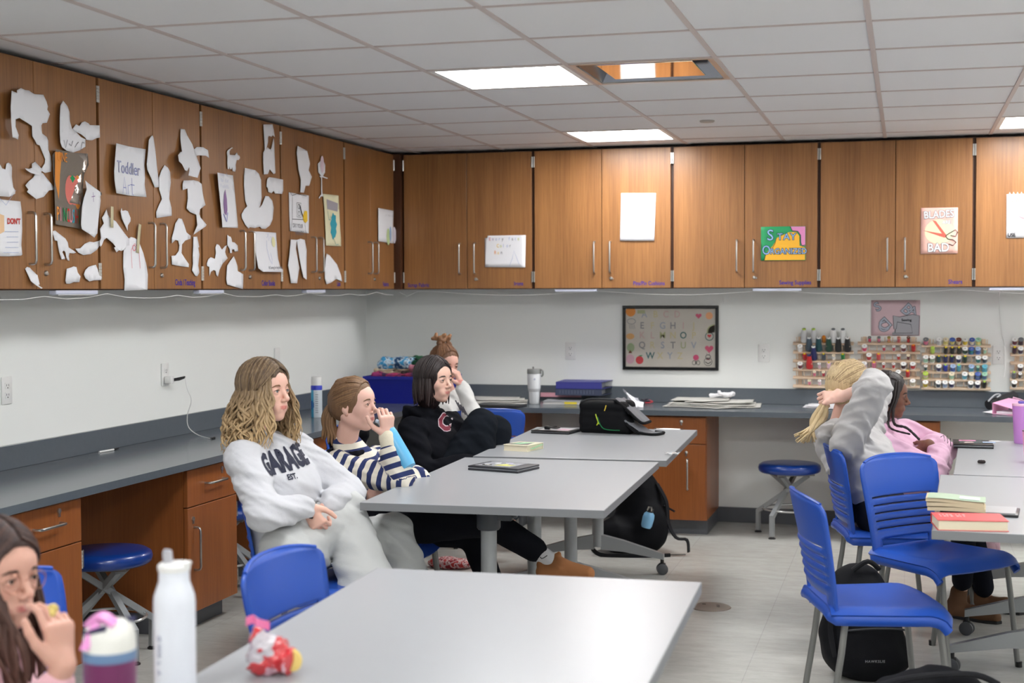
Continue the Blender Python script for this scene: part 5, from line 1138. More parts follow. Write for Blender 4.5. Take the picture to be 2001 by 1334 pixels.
# ================================================================ things on the worktops and tables
WZ = 0.7835
def edge(pl, pr, z):
    """frame on a level surface: origin front left, x along the front edge, y away from it"""
    a = at(*pl, z=z); b = at(*pr, z=z); x = (b-a).normalized(); return frame_from(a, x, Vector((0, 0, 1)).cross(x)), (b-a).length
def sroot(name, label, cat, F, group=None): return thing(name, label, cat, F @ Vector((0, 0, 0)), 0, group)
def book(name, label, pl, pr, z, dep, h, cover, page=(226, 216, 190), wl=None, open_side='front', tilt=0):
    F, L = edge(pl, pr, z); L = wl or L
    t = sroot(name, label, 'book', F)
    MB(F).box((0.004, 0.003, 0.002), (L-0.004, dep-0.006, h-0.002)).build('pages', mat('pages_%d_%d' % page[:2], page, 0.8, bump=0.3, bscale=160, stretch=(1, 1, 12)), t, world=True)
    MB(F).box((0, 0, h-0.002), (L, dep, h), 0.0005, 1).box((0, 0, 0), (L, dep, 0.002), 0.0005, 1).box((0, dep-0.004, 0), (L, dep, h), 0.0005, 1).build('cover', cover, t, world=True)
    return t, F, L
def tablet(name, label, pl, pr, z, dep, h, body, mid=None, cat='tablet'):
    F, L = edge(pl, pr, z); t = sroot(name, label, cat, F)
    MB(F).box((0, 0, 0), (L, dep, h*0.45), 0.003).build('lower_case', body, t, world=True, smooth=True)
    MB(F).box((0.004, 0.004, h*0.42), (L-0.004, dep-0.004, h*0.60)).build('device', mid or mat('tablet_silver', (190, 194, 198), 0.3, metal=0.6), t, world=True)
    MB(F).box((0, 0, h*0.58), (L, dep, h), 0.003).build('upper_case', body, t, world=True, smooth=True)
    return t, F, L
def sticker(t, F, pts, z, m, name='sticker'): MB(F).prism(pts, z, z+0.0006).build(name, m, t, world=True)
M_case = mat('tablet_case', (44, 46, 52), 0.45); M_case2 = mat('black_case', (20, 21, 24), 0.3)

# pen on the left worktop
a = at(194, 883, z=WZ+0.004); b = at(222, 878, z=WZ+0.004); c = at(232, 875.5, z=WZ+0.004)
t = thing('marker_pen', 'white pen with black cap lying on the left worktop by the splash', 'pen', a)
MB().tube([a, b], 0.0048, 10).build('barrel', M_white, t, world=True, smooth=True); MB().tube([b, c], [0.0052, 0.0035], 10).build('cap', M_black, t, world=True, smooth=True)

# disinfectant spray can
p = at(619, 815, z=WZ); p.z = WZ
t = thing('spray_can', 'white and light blue disinfectant spray can on the left worktop', 'spray can', p)
def can_mat():
    m = bpy.data.materials.new('can_print'); m.use_nodes = True; nt = m.node_tree; L = nt.links.new; b = nt.nodes['Principled BSDF']; b.inputs['Roughness'].default_value = 0.3
    tc = nt.nodes.new('ShaderNodeTexCoord'); sp_ = nt.nodes.new('ShaderNodeSeparateXYZ'); L(tc.outputs['Object'], sp_.inputs[0])
    cr = nt.nodes.new('ShaderNodeValToRGB'); cr.color_ramp.interpolation = 'CONSTANT'; cr.color_ramp.elements[0].color = srgb(70, 170, 210); cr.color_ramp.elements[1].position = 0.42; cr.color_ramp.elements[1].color = srgb(216, 224, 230)
    mr = nt.nodes.new('ShaderNodeMapRange'); mr.inputs[1].default_value = -0.034; mr.inputs[2].default_value = 0.034; L(sp_.outputs['X'], mr.inputs[0]); L(mr.outputs[0], cr.inputs[0]); L(cr.outputs[0], b.inputs['Base Color']); return m
MB().lathe([(0, 0), (0.031, 0), (0.033, 0.003), (0.033, 0.178), (0.0, 0.178)], 28).build('can', can_mat(), t, smooth=True)
MB().lathe([(0.0332, 0.163), (0.0338, 0.163), (0.0338, 0.185), (0.030, 0.190), (0.0, 0.190)], 28).build('blue_band', mat('can_blue', (36, 56, 190), 0.35), t, smooth=True)
MB().lathe([(0, 0.19), (0.0315, 0.19), (0.032, 0.225), (0.030, 0.240), (0.022, 0.244), (0.0, 0.244)], 24).build('cap', M_white, t, smooth=True)
lines = MB()
for k in range(9): lines.box((0.006, -0.0345+0.0002*k, 0.03+0.013*k), (0.024, -0.0325, 0.034+0.013*k))
lines.build('small_print', mat('print_grey', (150, 160, 170), 0.5), t)
Mt = Matrix.Translation((-0.012, -0.0345, 0.05)) @ Matrix.Rotation(PI/2, 4, 'X') @ Matrix.Rotation(PI/2, 4, 'Z')
MB(Mt).box((0.0, 0.0, 0), (0.05, 0.006, 0.0008)).box((0.01, -0.010, 0), (0.04, -0.006, 0.0008)).build('blue_print', mat('can_letters', (24, 60, 150), 0.4), t)

# blue bin with folded fabrics in the corner
c = at(768, 800, y=-0.30)
bx = Vector((0.46, -0.33, WZ))
t = thing('storage_bin', 'royal blue plastic bin of fabrics in the corner of the worktop', 'bin', bx, 0.0)
M_bin = mat('bin_blue', (22, 34, 150), 0.35)
bm_ = MB(); W2, D2, H2 = 0.27, 0.20, 0.17
o1 = [(-W2+0.03, -D2+0.02, 0), (W2-0.03, -D2+0.02, 0), (W2-0.03, D2-0.02, 0), (-W2+0.03, D2-0.02, 0)]; o2 = [(-W2, -D2, H2), (W2, -D2, H2), (W2, D2, H2), (-W2, D2, H2)]
bm_._add(o1+o2, [(3, 2, 1, 0)]+[(i, (i+1) % 4, 4+(i+1) % 4, 4+i) for i in range(4)]); bm_.build('tub', M_bin, t, solid=0.004)
rm = MB(); rm.tube([(x*1.01, y*1.01, H2) for x, y, _ in o2], 0.010, 4, closed=True); rm.build('rim', M_bin, t)
def fold(label, cx, cy, cz, sx, sy, sz, m, seed, rz=0.0, m2=None):
    rnd = random.Random(seed); t = thing('folded_fabric', label, 'fabric', (cx, cy, cz), rz, 'folded fabrics in the blue bin')
    f = Field(0.008, 0.02); n = 3
    for k in range(n):
        z = (k+0.5)*sz/n; ox = rnd.uniform(-.012, .012); oy = rnd.uniform(-.012, .012); r = sz/n*0.62
        for y in (-sy/2+r, 0, sy/2-r): f.cap((-sx/2+r+ox, y+oy, z), (sx/2-r+ox, y+oy, z+rnd.uniform(-.006, .006)), r, r, 0.02)
        f.cap((-sx/2+r+ox, -sy/2+r+oy, z), (-sx/2+r+ox, sy/2-r+oy, z), r, r, 0.02); f.cap((sx/2-r+ox, -sy/2+r+oy, z), (sx/2-r+ox, sy/2-r+oy, z), r, r, 0.02)
    fo = folds(0.005, 26, seed); T_ = Matrix.Translation((0, 0, 0))
    V, F = f.mesh(fo); w0 = np.array(wmat(t)); Vw = V @ w0[:3, :3].T + w0[:3, 3]
    skin_obj('cloth', [(Vw, F)], m, t)
    return t
def patch_mat(name, c1, c2, c3, scale=22):
    if name in _M: return _M[name]
    m = bpy.data.materials.new(name); m.use_nodes = True; nt = m.node_tree; L = nt.links.new; b = nt.nodes['Principled BSDF']; b.inputs['Roughness'].default_value = 0.85
    tc = nt.nodes.new('ShaderNodeTexCoord'); n = nt.nodes.new('ShaderNodeTexNoise'); n.inputs['Scale'].default_value = scale; L(tc.outputs['Object'], n.inputs['Vector'])
    cr = nt.nodes.new('ShaderNodeValToRGB'); cr.color_ramp.elements[0].position = 0.42; cr.color_ramp.elements[0].color = srgb(*c1); cr.color_ramp.elements[1].position = 0.5; cr.color_ramp.elements[1].color = srgb(*c2)
    e = cr.color_ramp.elements.new(0.6); e.color = srgb(*c3); L(n.outputs['Fac'], cr.inputs[0]); L(cr.outputs[0], b.inputs['Base Color']); _M[name] = m; return m
bz = WZ+H2-0.015
fold('folded magenta and purple cloth at the left front of the blue bin', 0.38, -0.42, bz, 0.30, 0.16, 0.045, patch_mat('magenta_cloth', (150, 50, 110), (190, 60, 100), (70, 40, 80)), 1, 0.05)
fold('cream cloth under the blue and white one in the bin', 0.33, -0.30, bz+0.02, 0.26, 0.20, 0.05, patch_mat('cream_cloth', (200, 180, 150), (214, 200, 176), (160, 140, 120), 9), 2, 0.1)
fold('blue and white patterned cloth on top left of the bin', 0.34, -0.30, bz+0.065, 0.22, 0.19, 0.075, patch_mat('blue_cloth', (60, 150, 200), (206, 224, 234), (28, 70, 110), 26), 3, 0.12)
fold('dark brown cloth in the middle of the blue bin', 0.57, -0.36, bz+0.0, 0.28, 0.22, 0.06, patch_mat('brown_cloth', (50, 38, 40), (78, 58, 60), (30, 26, 28), 8), 4, -0.15)
fold('dusty pink cloth on the right of the blue bin', 0.60, -0.33, bz+0.055, 0.26, 0.20, 0.04, patch_mat('pink_cloth', (180, 110, 130), (200, 130, 148), (90, 50, 70), 7), 5, -0.2)
fold('dark green checked cloth on top right of the blue bin', 0.56, -0.26, bz+0.085, 0.26, 0.17, 0.06, patch_mat('green_cloth', (30, 90, 60), (60, 120, 84), (22, 50, 40), 30), 6, -0.25)

# newspapers, tablets, binders and a tumbler on the back worktop
def crumple(name, label, pts, z, h, m, cat='paper', layers=3, seed=0, group=None):
    """a loose pile of thin sheets inside an outline given on a level surface"""
    P = [at(*q, z=z) for q in pts]; c = sum(P, Vector())/len(P); c.z = z
    t = thing(name, label, cat, c, 0, group); rnd = random.Random(seed)
    for k in range(layers):
        s = 1-0.10*k; dx = rnd.uniform(-.02, .02)*k; zb = z+0.001+h*k/layers
        bm = bmesh.new(); f = bm.faces.new([bm.verts.new((c.x+(p.x-c.x)*s+dx, c.y+(p.y-c.y)*s, zb)) for p in P]); bmesh.ops.triangulate(bm, faces=[f])
        lo = [min(p[i] for p in P) for i in (0, 1)]; hi = [max(p[i] for p in P) for i in (0, 1)]
        for ax in (0, 1):
            for q in range(1, 12):
                co = [0, 0, 0]; co[ax] = lo[ax]+(hi[ax]-lo[ax])*q/12; no = [0, 0, 0]; no[ax] = 1
                bmesh.ops.bisect_plane(bm, geom=list(bm.verts)+list(bm.edges)+list(bm.faces), plane_co=co, plane_no=no)
        for v in bm.verts: v.co.z += h/layers*0.9*(0.5+0.5*mnoise.noise(Vector((v.co.x*9, v.co.y*9, seed+k*3))))
        mb = MB(); mb.bm.free(); mb.bm = bm; mb.build('sheet', m, t, world=True, smooth=True, solid=0.001, ang=80)
    return t
M_news = mat('newsprint', (206, 204, 198), 0.8, var=0.10, vscale=30)
crumple('newspaper_pile', 'loose pile of newspaper sheets on the back worktop behind the black bag', [(921, 790), (918, 768), (945, 763), (975, 772), (1032, 780), (1030, 790)], WZ, 0.022, M_news, seed=3)
crumple('newspaper_pile', 'flat newspaper stack with a crumpled sheet on top, middle of the back worktop', [(1294, 795), (1330, 780), (1400, 779), (1490, 785), (1486, 797), (1400, 799), (1345, 796)], WZ, 0.040, M_news, layers=5, seed=9)
def wad(name, label, c, r, m, seed, sq=(1.4, 1, .6)):
    t = thing(name, label, 'paper', (c.x, c.y, c.z)); f = Field(0.006, 0.02); rnd = random.Random(seed)
    for k in range(7): f.cap((c.x+rnd.uniform(-1, 1)*r*sq[0], c.y+rnd.uniform(-.6, .6)*r*sq[1], c.z+r*sq[2]*(0.5+rnd.uniform(0, 1))), (c.x+rnd.uniform(-1, 1)*r*sq[0], c.y+rnd.uniform(-.6, .6)*r, c.z+r*sq[2]*(0.5+rnd.uniform(0, 1))), r*0.28, r*0.2, 0.008)
    V, F = f.mesh(folds(0.006, 60, seed)); V[:, 2] = np.maximum(V[:, 2], c.z); skin_obj('sheet', [(V, F)], m, t, sm=0); return t
p = at(1408, 790, z=WZ); p.z = WZ+0.036; wad('crumpled_paper', 'crumpled white paper lying on the newspaper stack', p, 0.055, M_paper, 4, (1.7, 1, .5))
crumple('paper_sheet', 'white paper on the back worktop behind the blonde ponytail', [(1568, 797), (1575, 791), (1640, 786), (1640, 800)], WZ, 0.012, M_paper, layers=2, seed=12)
t, F, L = tablet('tablet', 'black tablet lying on the back worktop beside the hair bun girl', (925, 794), (1010, 797), WZ, 0.16, 0.014, M_case2)
p = at(1044, 789, z=WZ); p.z = WZ
def tumbler(label, p, prof, m, lid, lidm, name='tumbler', seg=32):
    t = thing(name, label, 'tumbler', p); MB().lathe(prof, seg).build('cup', m, t, smooth=True, ang=50); MB().lathe(lid, seg).build('lid', lidm, t, smooth=True, ang=50); return t
t = tumbler('tall white tumbler with grey lid standing on the back worktop', p, [(0, 0), (0.030, 0), (0.033, 0.003), (0.036, 0.085), (0.0425, 0.108), (0.0455, 0.180), (0.045, 0.20), (0, 0.20)], mat('tumbler_white', (232, 234, 236), 0.3),
            [(0, 0.1995), (0.0462, 0.1995), (0.0465, 0.226), (0.043, 0.231), (0, 0.232)], mat('lid_grey', (128, 130, 128), 0.4))
MB().lathe([(0.0366, 0.082), (0.0388, 0.086), (0.0425, 0.102), (0.0405, 0.100), (0.0375, 0.090)], 32).build('band', mat('tumbler_band', (200, 202, 204), 0.35), t, smooth=True)
MB().tube(smooth_path([(0.040, -0.01, 0.228), (0.060, -0.012, 0.222), (0.062, -0.012, 0.195), (0.052, -0.01, 0.182)]), 0.006, 8).build('handle', mat('lid_grey', (128, 130, 128), 0.4), t, smooth=True)
MB().tube([(-0.006, 0, 0.231), (-0.006, 0, 0.245)], 0.006, 10).build('straw', mat('lid_grey', (128, 130, 128), 0.4), t, smooth=True)
text('emblem', '*', 0.03, mat('small_blue', (96, 104, 160), 0.5), t, Matrix.Translation((0.008, -0.0462, 0.150)) @ Matrix.Rotation(PI/2, 4, 'X'), 0.001, world=False)
t, F, L = book('textbook', 'grey textbook with yellow label at the bottom of the pile on the back worktop', (1060, 790), (1138, 791), WZ, 0.20, 0.022, mat('book_grey', (150, 152, 156), 0.5), (200, 198, 196))
MB(F).box((L*0.55, -0.0008, 0.004), (L*0.86, 0.0004, 0.018)).build('label_strip', mat('label_yellow', (226, 206, 60), 0.5), t, world=True)
F, L = edge((1056, 782), (1136, 783), WZ); t = sroot('ring_binder', 'pink ring binder lying under the two blue binders', 'binder', F)
z0 = 0.0235; M_pinkb = mat('binder_pink', (240, 176, 190), 0.45)
MB(F).box((0, 0, z0), (L, 0.24, z0+0.003)).box((0, 0, z0+0.026), (L, 0.24, z0+0.029)).box((0, 0, z0), (L, 0.003, z0+0.029), 0.001, 1).build('cover', M_pinkb, t, world=True)
MB(F).box((0.01, 0.006, z0+0.004), (L-0.01, 0.22, z0+0.020)).build('pages', M_paper, t, world=True)
M_bb = mat('binder_blue', (50, 52, 130), 0.45); M_bb2 = mat('binder_dark', (52, 60, 84), 0.5)
for k, (lab, m, h, dx) in enumerate((('dark blue ring binder resting on the pink binder', M_bb2, 0.042, 0.0), ('violet blue ring binder, topmost of the binder pile', M_bb, 0.046, 0.004))):
    F, L = edge((1085, 788), (1176, 789), WZ); zz = z0+0.030+(0.043 if k else 0)
    t = sroot('ring_binder', lab, 'binder', F)
    v0 = [(dx, 0, zz), (L, 0, zz), (L+0.05, 0.27, zz), (dx+0.02, 0.27, zz)]
    def slab(a_, b_): 
        return [(x, y, z+a_) for x, y, z in v0]+[(x, y, z+b_) for x, y, z in v0]
    q = MB(F); fs = [(3, 2, 1, 0), (4, 5, 6, 7), (0, 1, 5, 4), (1, 2, 6, 5), (2, 3, 7, 6), (3, 0, 4, 7)]
    q._add(slab(0, 0.003), fs); q._add(slab(h-0.003, h), fs); q.box((dx, 0, zz), (L, 0.003, zz+h), 0.001, 1); q.build('cover', m, t, world=True)
    MB(F).box((dx+0.012, 0.008, zz+0.005), (L-0.004, 0.24, zz+h-0.010)).build('pages', mat('page_edge_grey', (150, 152, 158), 0.7), t, world=True)
    if k == 0:
        q = MB(F)
        for j in range(12): q.box((0.03+j*0.02, -0.0008, zz+0.010), (0.033+j*0.02, 0.0004, zz+0.035))
        q.build('spine_lines', mat('spine_grey', (96, 102, 122), 0.5), t, world=True)
# crumpled paper and a black and red thing behind the bag
p = at(1232, 796, z=WZ); p.z = WZ
t = thing('crumpled_paper', 'creased white paper standing behind the open black bag', 'paper', p)
MB(Matrix.Translation(p)).grid(lambda u, v: (-0.035+0.10*u+0.015*math.sin(5*v), 0.02*math.sin(7*u+3*v), 0.012+0.085*v+0.02*math.cos(4*u)-0.02*u), 12, 12, 0.001).build('sheet', M_paper, t, world=True, smooth=True, ang=30)
MB(Matrix.Translation(p)).grid(lambda u, v: (0.01+0.075*u, -0.02+0.03*v+0.012*math.sin(6*u), 0.008+0.045*v*(1-0.4*u)), 8, 8, 0.001).build('folded_corner', M_paper, t, world=True, smooth=True, ang=30)
p = at(1262, 788, z=WZ); p.z = WZ
t = thing('cable_bundle', 'small dark and red bundle on the back worktop behind the bag', 'cable', p)
f = Field(0.005, 0.015); 
for k in range(6): f.cap(p+Vector((random.uniform(-.03, .03), random.uniform(-.02, .02), 0.008+random.uniform(0, .022))), p+Vector((random.uniform(-.03, .03), random.uniform(-.02, .02), 0.008+random.uniform(0, .022))), .007, .006, .004)
V, F_ = f.mesh(); skin_obj('coil', [(V, F_)], mat('dark_navy', (34, 30, 44), 0.5), t)
MB().tube(smooth_path([p+Vector((0.0, -0.02, 0.006)), p+Vector((0.03, -0.03, 0.008)), p+Vector((0.045, 0.0, 0.012)), p+Vector((0.02, 0.01, 0.02))]), 0.005, 8).build('red_lead', mat('lead_red', (170, 50, 60), 0.5), t, world=True, smooth=True)

# right end of the back worktop
p = at(1930, 800, z=WZ); p.z = WZ
t = thing('tape_dispenser', 'black tape roller with grey handle leaning by the splash at the right', 'tape', p)
a = at(1931, 791, y=-0.25); b = at(1985, 770, y=-0.12)
MB().tube([a, a+Vector((0.16, 0.13, 0.045))], [0.030, 0.036], 20).build('roll', mat('soft_black', (26, 26, 30), 0.7), t, world=True, smooth=True)
MB().tube(smooth_path([at(1931, 784, y=-0.28), at(1942, 773, y=-0.25), at(1950, 770, y=-0.24), at(1955, 772, y=-0.24), at(1948, 776, y=-0.26)]), 0.005, 8).build('handle', mat('handle_grey', (160, 162, 166), 0.4), t, world=True, smooth=True)
F, L = edge((1937, 810), (2030, 815), WZ); t = sroot('ring_binder', 'pink ring binder standing open at the right end of the back worktop', 'binder', F)
MB(F)._add([(0, 0.03, 0.07), (L, -0.02, 0.002), (L, 0.0, 0.11), (0.0, 0.10, 0.075)], [(0, 1, 2, 3)])
q = MB(F); q._add([(0, 0.02, 0.003), (L, -0.03, 0.003), (L, 0.20, 0.003), (0.02, 0.22, 0.003)], [(0, 1, 2, 3)]); q._add([(0, 0.02, 0.068), (L, -0.03, 0.006), (L, 0.20, 0.060), (0.02, 0.22, 0.085)], [(0, 1, 2, 3)]); q._add([(0, 0.02, 0.003), (0, 0.02, 0.068), (0.02, 0.22, 0.085), (0.02, 0.22, 0.003)], [(0, 1, 2, 3)])
q.build('cover', mat('binder_bright_pink', (240, 168, 206), 0.4), t, world=True, solid=0.003)
MB(F).box((0.02, 0.03, 0.006), (L-0.05, 0.18, 0.02)).build('pages', M_paper, t, world=True)
crumple('paper_sheet', 'white sheet under the pink binder at the right end of the worktop', [(1920, 806), (1940, 802), (1975, 809), (1968, 812), (1945, 810)], WZ, 0.006, M_paper, layers=1, seed=22)

# table A: tablet in a case
t, F, L = tablet('tablet', 'tablet in dark case with clear stickered back on the middle table', (914, 918), (1012, 925), TH, 0.19, 0.020, M_case)
MB(F).box((0.025, 0.02, 0.0205), (L-0.05, 0.17, 0.0215)).build('clear_panel', mat('sticker_panel', (168, 170, 176), 0.25), t, world=True)
sticker(t, F, circ(0.065, 0.055, 0.022), 0.0217, M_black); sticker(t, F, circ(0.065, 0.058, 0.013), 0.0225, M_white)
sticker(t, F, [(0.105, 0.045), (0.18, 0.05), (0.19, 0.09), (0.15, 0.08), (0.14, 0.12), (0.12, 0.08)], 0.0217, mat('sticker_yellow', (206, 204, 110), 0.4))
sticker(t, F, circ(0.13, 0.14, 0.02, 0.012), 0.0217, mat('sticker_lilac', (190, 188, 214), 0.4)); sticker(t, F, [(0.07, 0.11), (0.09, 0.14), (0.10, 0.11), (0.085, 0.10)], 0.0217, M_white)
# table B: book with green tabs, tablet with watch, bag
t, F, L = book('paperback_book', 'cream paperback with green page flags on the far table', (983, 880), (1034, 883), TH, 0.165, 0.030, mat('cover_cream', (214, 208, 184), 0.6), wl=0.135)
q = MB(F)
for k in range(6): q.box((L-0.001, 0.03+0.02*k, 0.012+0.002*k), (L+0.012, 0.045+0.02*k, 0.0125+0.002*k))
q.build('page_flags', mat('flag_green', (110, 206, 150), 0.5), t, world=True)
sticker(t, F, [(0.01, 0.02), (0.12, 0.03), (0.10, 0.13), (0.03, 0.12)], 0.0305, mat('cover_print', (120, 110, 110), 0.5), 'cover_print'); sticker(t, F, [(0.02, 0.05), (0.06, 0.12), (0.11, 0.12), (0.07, 0.04)], 0.0315, mat('cover_green', (150, 200, 160), 0.5), 'cover_print')
t, F, L = tablet('tablet', 'tablet in black case beside the open bag on the far table', (1037, 846), (1112, 849), TH, 0.20, 0.016, M_case2)
MB(F).box((0.03, 0.03, 0.0165), (L-0.02, 0.17, 0.0175)).build('clear_panel', mat('panel_white', (214, 210, 212), 0.3), t, world=True)
sticker(t, F, [(0.13, 0.05), (0.20, 0.04), (0.20, 0.10), (0.14, 0.12)], 0.0178, mat('sticker_rose', (222, 180, 196), 0.4))
p = F @ Vector((0.105, 0.06, 0.018)); wt_ = thing('wristwatch', 'black wristwatch curled up on the tablet beside the bag', 'watch', p)
MB(Matrix.Translation(p)).tube([(0.034*math.cos(a), 0.024*math.sin(a), 0.012+0.003*math.sin(2*a)) for a in [k*2*PI/20 for k in range(20)]], 0.0105, 6, closed=True, flat=0.4).build('strap', M_black, wt_, world=True, smooth=True)
MB(Matrix.Translation(p)).box((-0.045, -0.016, 0.001), (-0.012, 0.014, 0.020), 0.006).build('case', M_case2, wt_, world=True, smooth=True)
# tape bits at the table corner
p = at(1312, 889, z=TH)
t = thing('corner_tape', 'clear tape wrapped on the right corner of the far table', 'tape', p)
MB().grid(lambda u, v: tuple(p+Vector((-0.03+0.06*u+0.006*math.sin(9*v), -0.02+0.06*v, 0.004+0.008*abs(math.sin(6*u+5*v))))), 10, 10, 0.0006).build('film', mat('clear_tape', (236, 238, 240), 0.08, alpha=0.35, coat=1.0), t, world=True, smooth=True)

# open black bag on the far table
p = at(1205, 846, z=TH)
t = thing('lunch_bag', 'open black insulated bag with grey flap on the far table', 'bag', Vector((p.x, p.y, TH)))
M_bag = mat('bag_black', (15, 16, 19), 0.7, bump=0.15, bscale=500, spec=0.15); M_bagin = mat('bag_lining', (120, 122, 128), 0.35, bump=0.1, bscale=60)
BF, L = edge((1131, 845), (1232, 849), TH); Lb = 0.295; Db = 0.19; Hb = 0.175
f = Field(0.005, 0.02)
for z in (0.024, 0.06, 0.10, 0.145):
    for y in (0.025, Db/2-0.035, Db/2+0.035, Db-0.025): f.cap((0.025, y, z), (Lb-(0.025 if z < 0.1 else 0.055), y, z), 0.030, 0.030, 0.02)
f.cap((0.03, 0.03, 0.165), (Lb-0.08, 0.03, 0.168), 0.010, 0.010, 0.008); f.cap((0.03, Db-0.03, 0.165), (Lb-0.08, Db-0.03, 0.168), 0.010, 0.010, 0.008)
f.ell((Lb*0.45, Db/2, 0.185), (0.09, 0.06, 0.03), None, 0.01, sub=True)
V, F_ = f.mesh(folds(0.002, 40, 5)); V[:, 2] = np.maximum(V[:, 2], 0.0); A = np.array(BF); V = V @ A[:3, :3].T+A[:3, 3]
skin_obj('body', [(V, F_)], M_bag, t)
MB(BF).tube(smooth_path([(0.012, 0.0, 0.168), (0.06, -0.004, 0.185), (0.14, -0.002, 0.188), (0.215, 0.0, 0.186)]), 0.006, 8).build('handle', mat('bag_strap', (36, 38, 42), 0.6), t, world=True, smooth=True)
MB(BF).grid(lambda u, v: (0.205+0.155*u, 0.01+0.15*v, 0.190-0.125*u**1.1+0.004*math.sin(6*v)), 14, 8, 0.014).build('flap', M_bagin, t, world=True, smooth=True, ang=60)
MB(BF).tube(smooth_path([(0.205, 0.004, 0.186), (0.27, 0.002, 0.140), (0.33, 0.004, 0.086), (0.362, 0.02, 0.062), (0.364, 0.14, 0.062)]), 0.008, 8).build('flap_edge', M_bag, t, world=True, smooth=True)
MB(BF).grid(lambda u, v: (0.27+0.175*u, -0.01+0.12*v, 0.075-0.07*min(1, u*1.35)**0.8+0.003*math.sin(8*u)+0.005), 16, 8, 0.008).build('lower_flap', M_bagin, t, world=True, smooth=True, ang=60)
MB(BF).tube(smooth_path([(0.275, -0.012, 0.062), (0.33, -0.014, 0.020), (0.40, -0.014, 0.008), (0.452, 0.0, 0.008), (0.455, 0.10, 0.008), (0.40, 0.115, 0.01)]), 0.0075, 8).build('lower_edge', M_bag, t, world=True, smooth=True)
MB(BF).tube(smooth_path([(0.100, -0.005, 0.105), (0.108, -0.010, 0.085), (0.116, -0.008, 0.062), (0.108, -0.010, 0.045)]), 0.0028, 6).tube([(0.116, -0.009, 0.062), (0.122, -0.009, 0.052)], 0.0028, 6).build('zip_cord', mat('neon_yellow', (206, 226, 50), 0.5), t, world=True, smooth=True)
MB(BF).tube([(0.160, -0.004, 0.155), (0.156, -0.008, 0.135), (0.152, -0.008, 0.125)], 0.003, 6).build('zip_pull', mat('pull_gold', (206, 180, 60), 0.5), t, world=True, smooth=True)
MB(BF).tube(smooth_path([(0.112, -0.008, 0.090), (0.125, -0.008, 0.055), (0.145, -0.009, 0.030), (0.18, -0.009, 0.022), (0.24, -0.010, 0.022)]), 0.005, 6, flat=0.5).build('green_strap', mat('strap_green', (24, 120, 70), 0.6), t, world=True, smooth=True)

# right table: laptop, hair tie, cups, tablet and books
t, F, L = tablet('laptop', 'closed black laptop with stickers on the far right table', (1863, 875), (1942, 877), TH, 0.22, 0.021, M_case2)
MB(F).box((0.03, 0.03, 0.0215), (L-0.05, 0.19, 0.0222)).build('clear_panel', mat('panel_dark', (74, 84, 86), 0.25), t, world=True)
sticker(t, F, [(0.03, 0.14), (0.11, 0.14), (0.11, 0.18), (0.03, 0.18)], 0.0224, mat('sticker_pink', (230, 150, 190), 0.4)); sticker(t, F, [(0.14, 0.07), (0.20, 0.07), (0.20, 0.12), (0.14, 0.12)], 0.0224, mat('sticker_sky', (180, 200, 230), 0.4)); sticker(t, F, [(0.05, 0.05), (0.10, 0.06), (0.09, 0.10), (0.06, 0.09)], 0.0224, mat('sticker_peach', (214, 190, 186), 0.4)); sticker(t, F, [(0.17, 0.14), (0.23, 0.14), (0.22, 0.18), (0.18, 0.18)], 0.0224, M_white)
p = at(1918, 906, z=TH); p.z = TH+0.012
t = thing('hair_tie', 'small dark brown hair tie lying on the right table', 'hair tie', p)
f = Field(0.0025, 0.01); 
for k in range(12):
    a0, a1 = k*PI/6, (k+1)*PI/6; f.cap(p+Vector((0.011*math.cos(a0), 0.008*math.sin(a0), -0.003+0.002*(k % 2))), p+Vector((0.011*math.cos(a1), 0.008*math.sin(a1), -0.003)), 0.0065, 0.0065, 0.002)
V, F_ = f.mesh(); skin_obj('loop', [(V, F_)], mat('hair_tie_brown', (34, 24, 24), 0.8, bump=0.5, bscale=400), t)
p = at(1997, 866, z=TH); p.z = TH
t = tumbler('tall purple tumbler with open lid at the right picture edge', p, [(0, 0), (0.036, 0), (0.038, 0.004), (0.048, 0.190), (0, 0.190)], mat('purple_cup', (196, 134, 208), 0.32), [(0.0, 0.190), (0.0485, 0.190), (0.0495, 0.196), (0.047, 0.201), (0.0, 0.201)], mat('pale_pink_lid', (236, 190, 214), 0.35))
MB(Matrix.Translation((0, 0, 0.2))).grid(lambda u, v: (-0.045+0.07*u, 0.03*(v-0.5), 0.036*(1-u)**0.5*(1-0.2*v)), 8, 6, 0.003).build('flip_lid', mat('pale_pink_lid', (236, 190, 214), 0.35), t, smooth=True)
MB().box((-0.02, -0.015, 0.201), (0.04, 0.015, 0.214), 0.005).build('spout', mat('lid_violet', (120, 110, 206), 0.4), t, smooth=True)
p = at(2018, 906, z=TH); p.z = TH
tumbler('light pink cup cut by the right edge, in front of the purple tumbler', p, [(0, 0), (0.033, 0), (0.035, 0.004), (0.045, 0.145), (0, 0.145)], mat('pink_cup', (238, 158, 196), 0.32), [(0, 0.145), (0.046, 0.145), (0.046, 0.150), (0, 0.152)], mat('lid_mauve', (120, 90, 110), 0.4), 'cup')
F, L = edge((1795, 1000), (1982, 1013), TH); 
Fq = frame_from(at(1826, 1012, z=TH), at(1990, 1008, z=TH)-at(1826, 1012, z=TH), Vector((0, 0, 1)).cross(at(1990, 1008, z=TH)-at(1826, 1012, z=TH)))
a_ = at(1990, 1012, z=TH); b_ = at(1836, 1004, z=TH); x_ = (a_-b_).normalized(); Fq = frame_from(b_, x_, Vector((0, 0, 1)).cross(x_)); Lq = (a_-b_).length
t = sroot('tablet', 'dark tablet under the green paperback on the near right table', 'tablet', Fq)
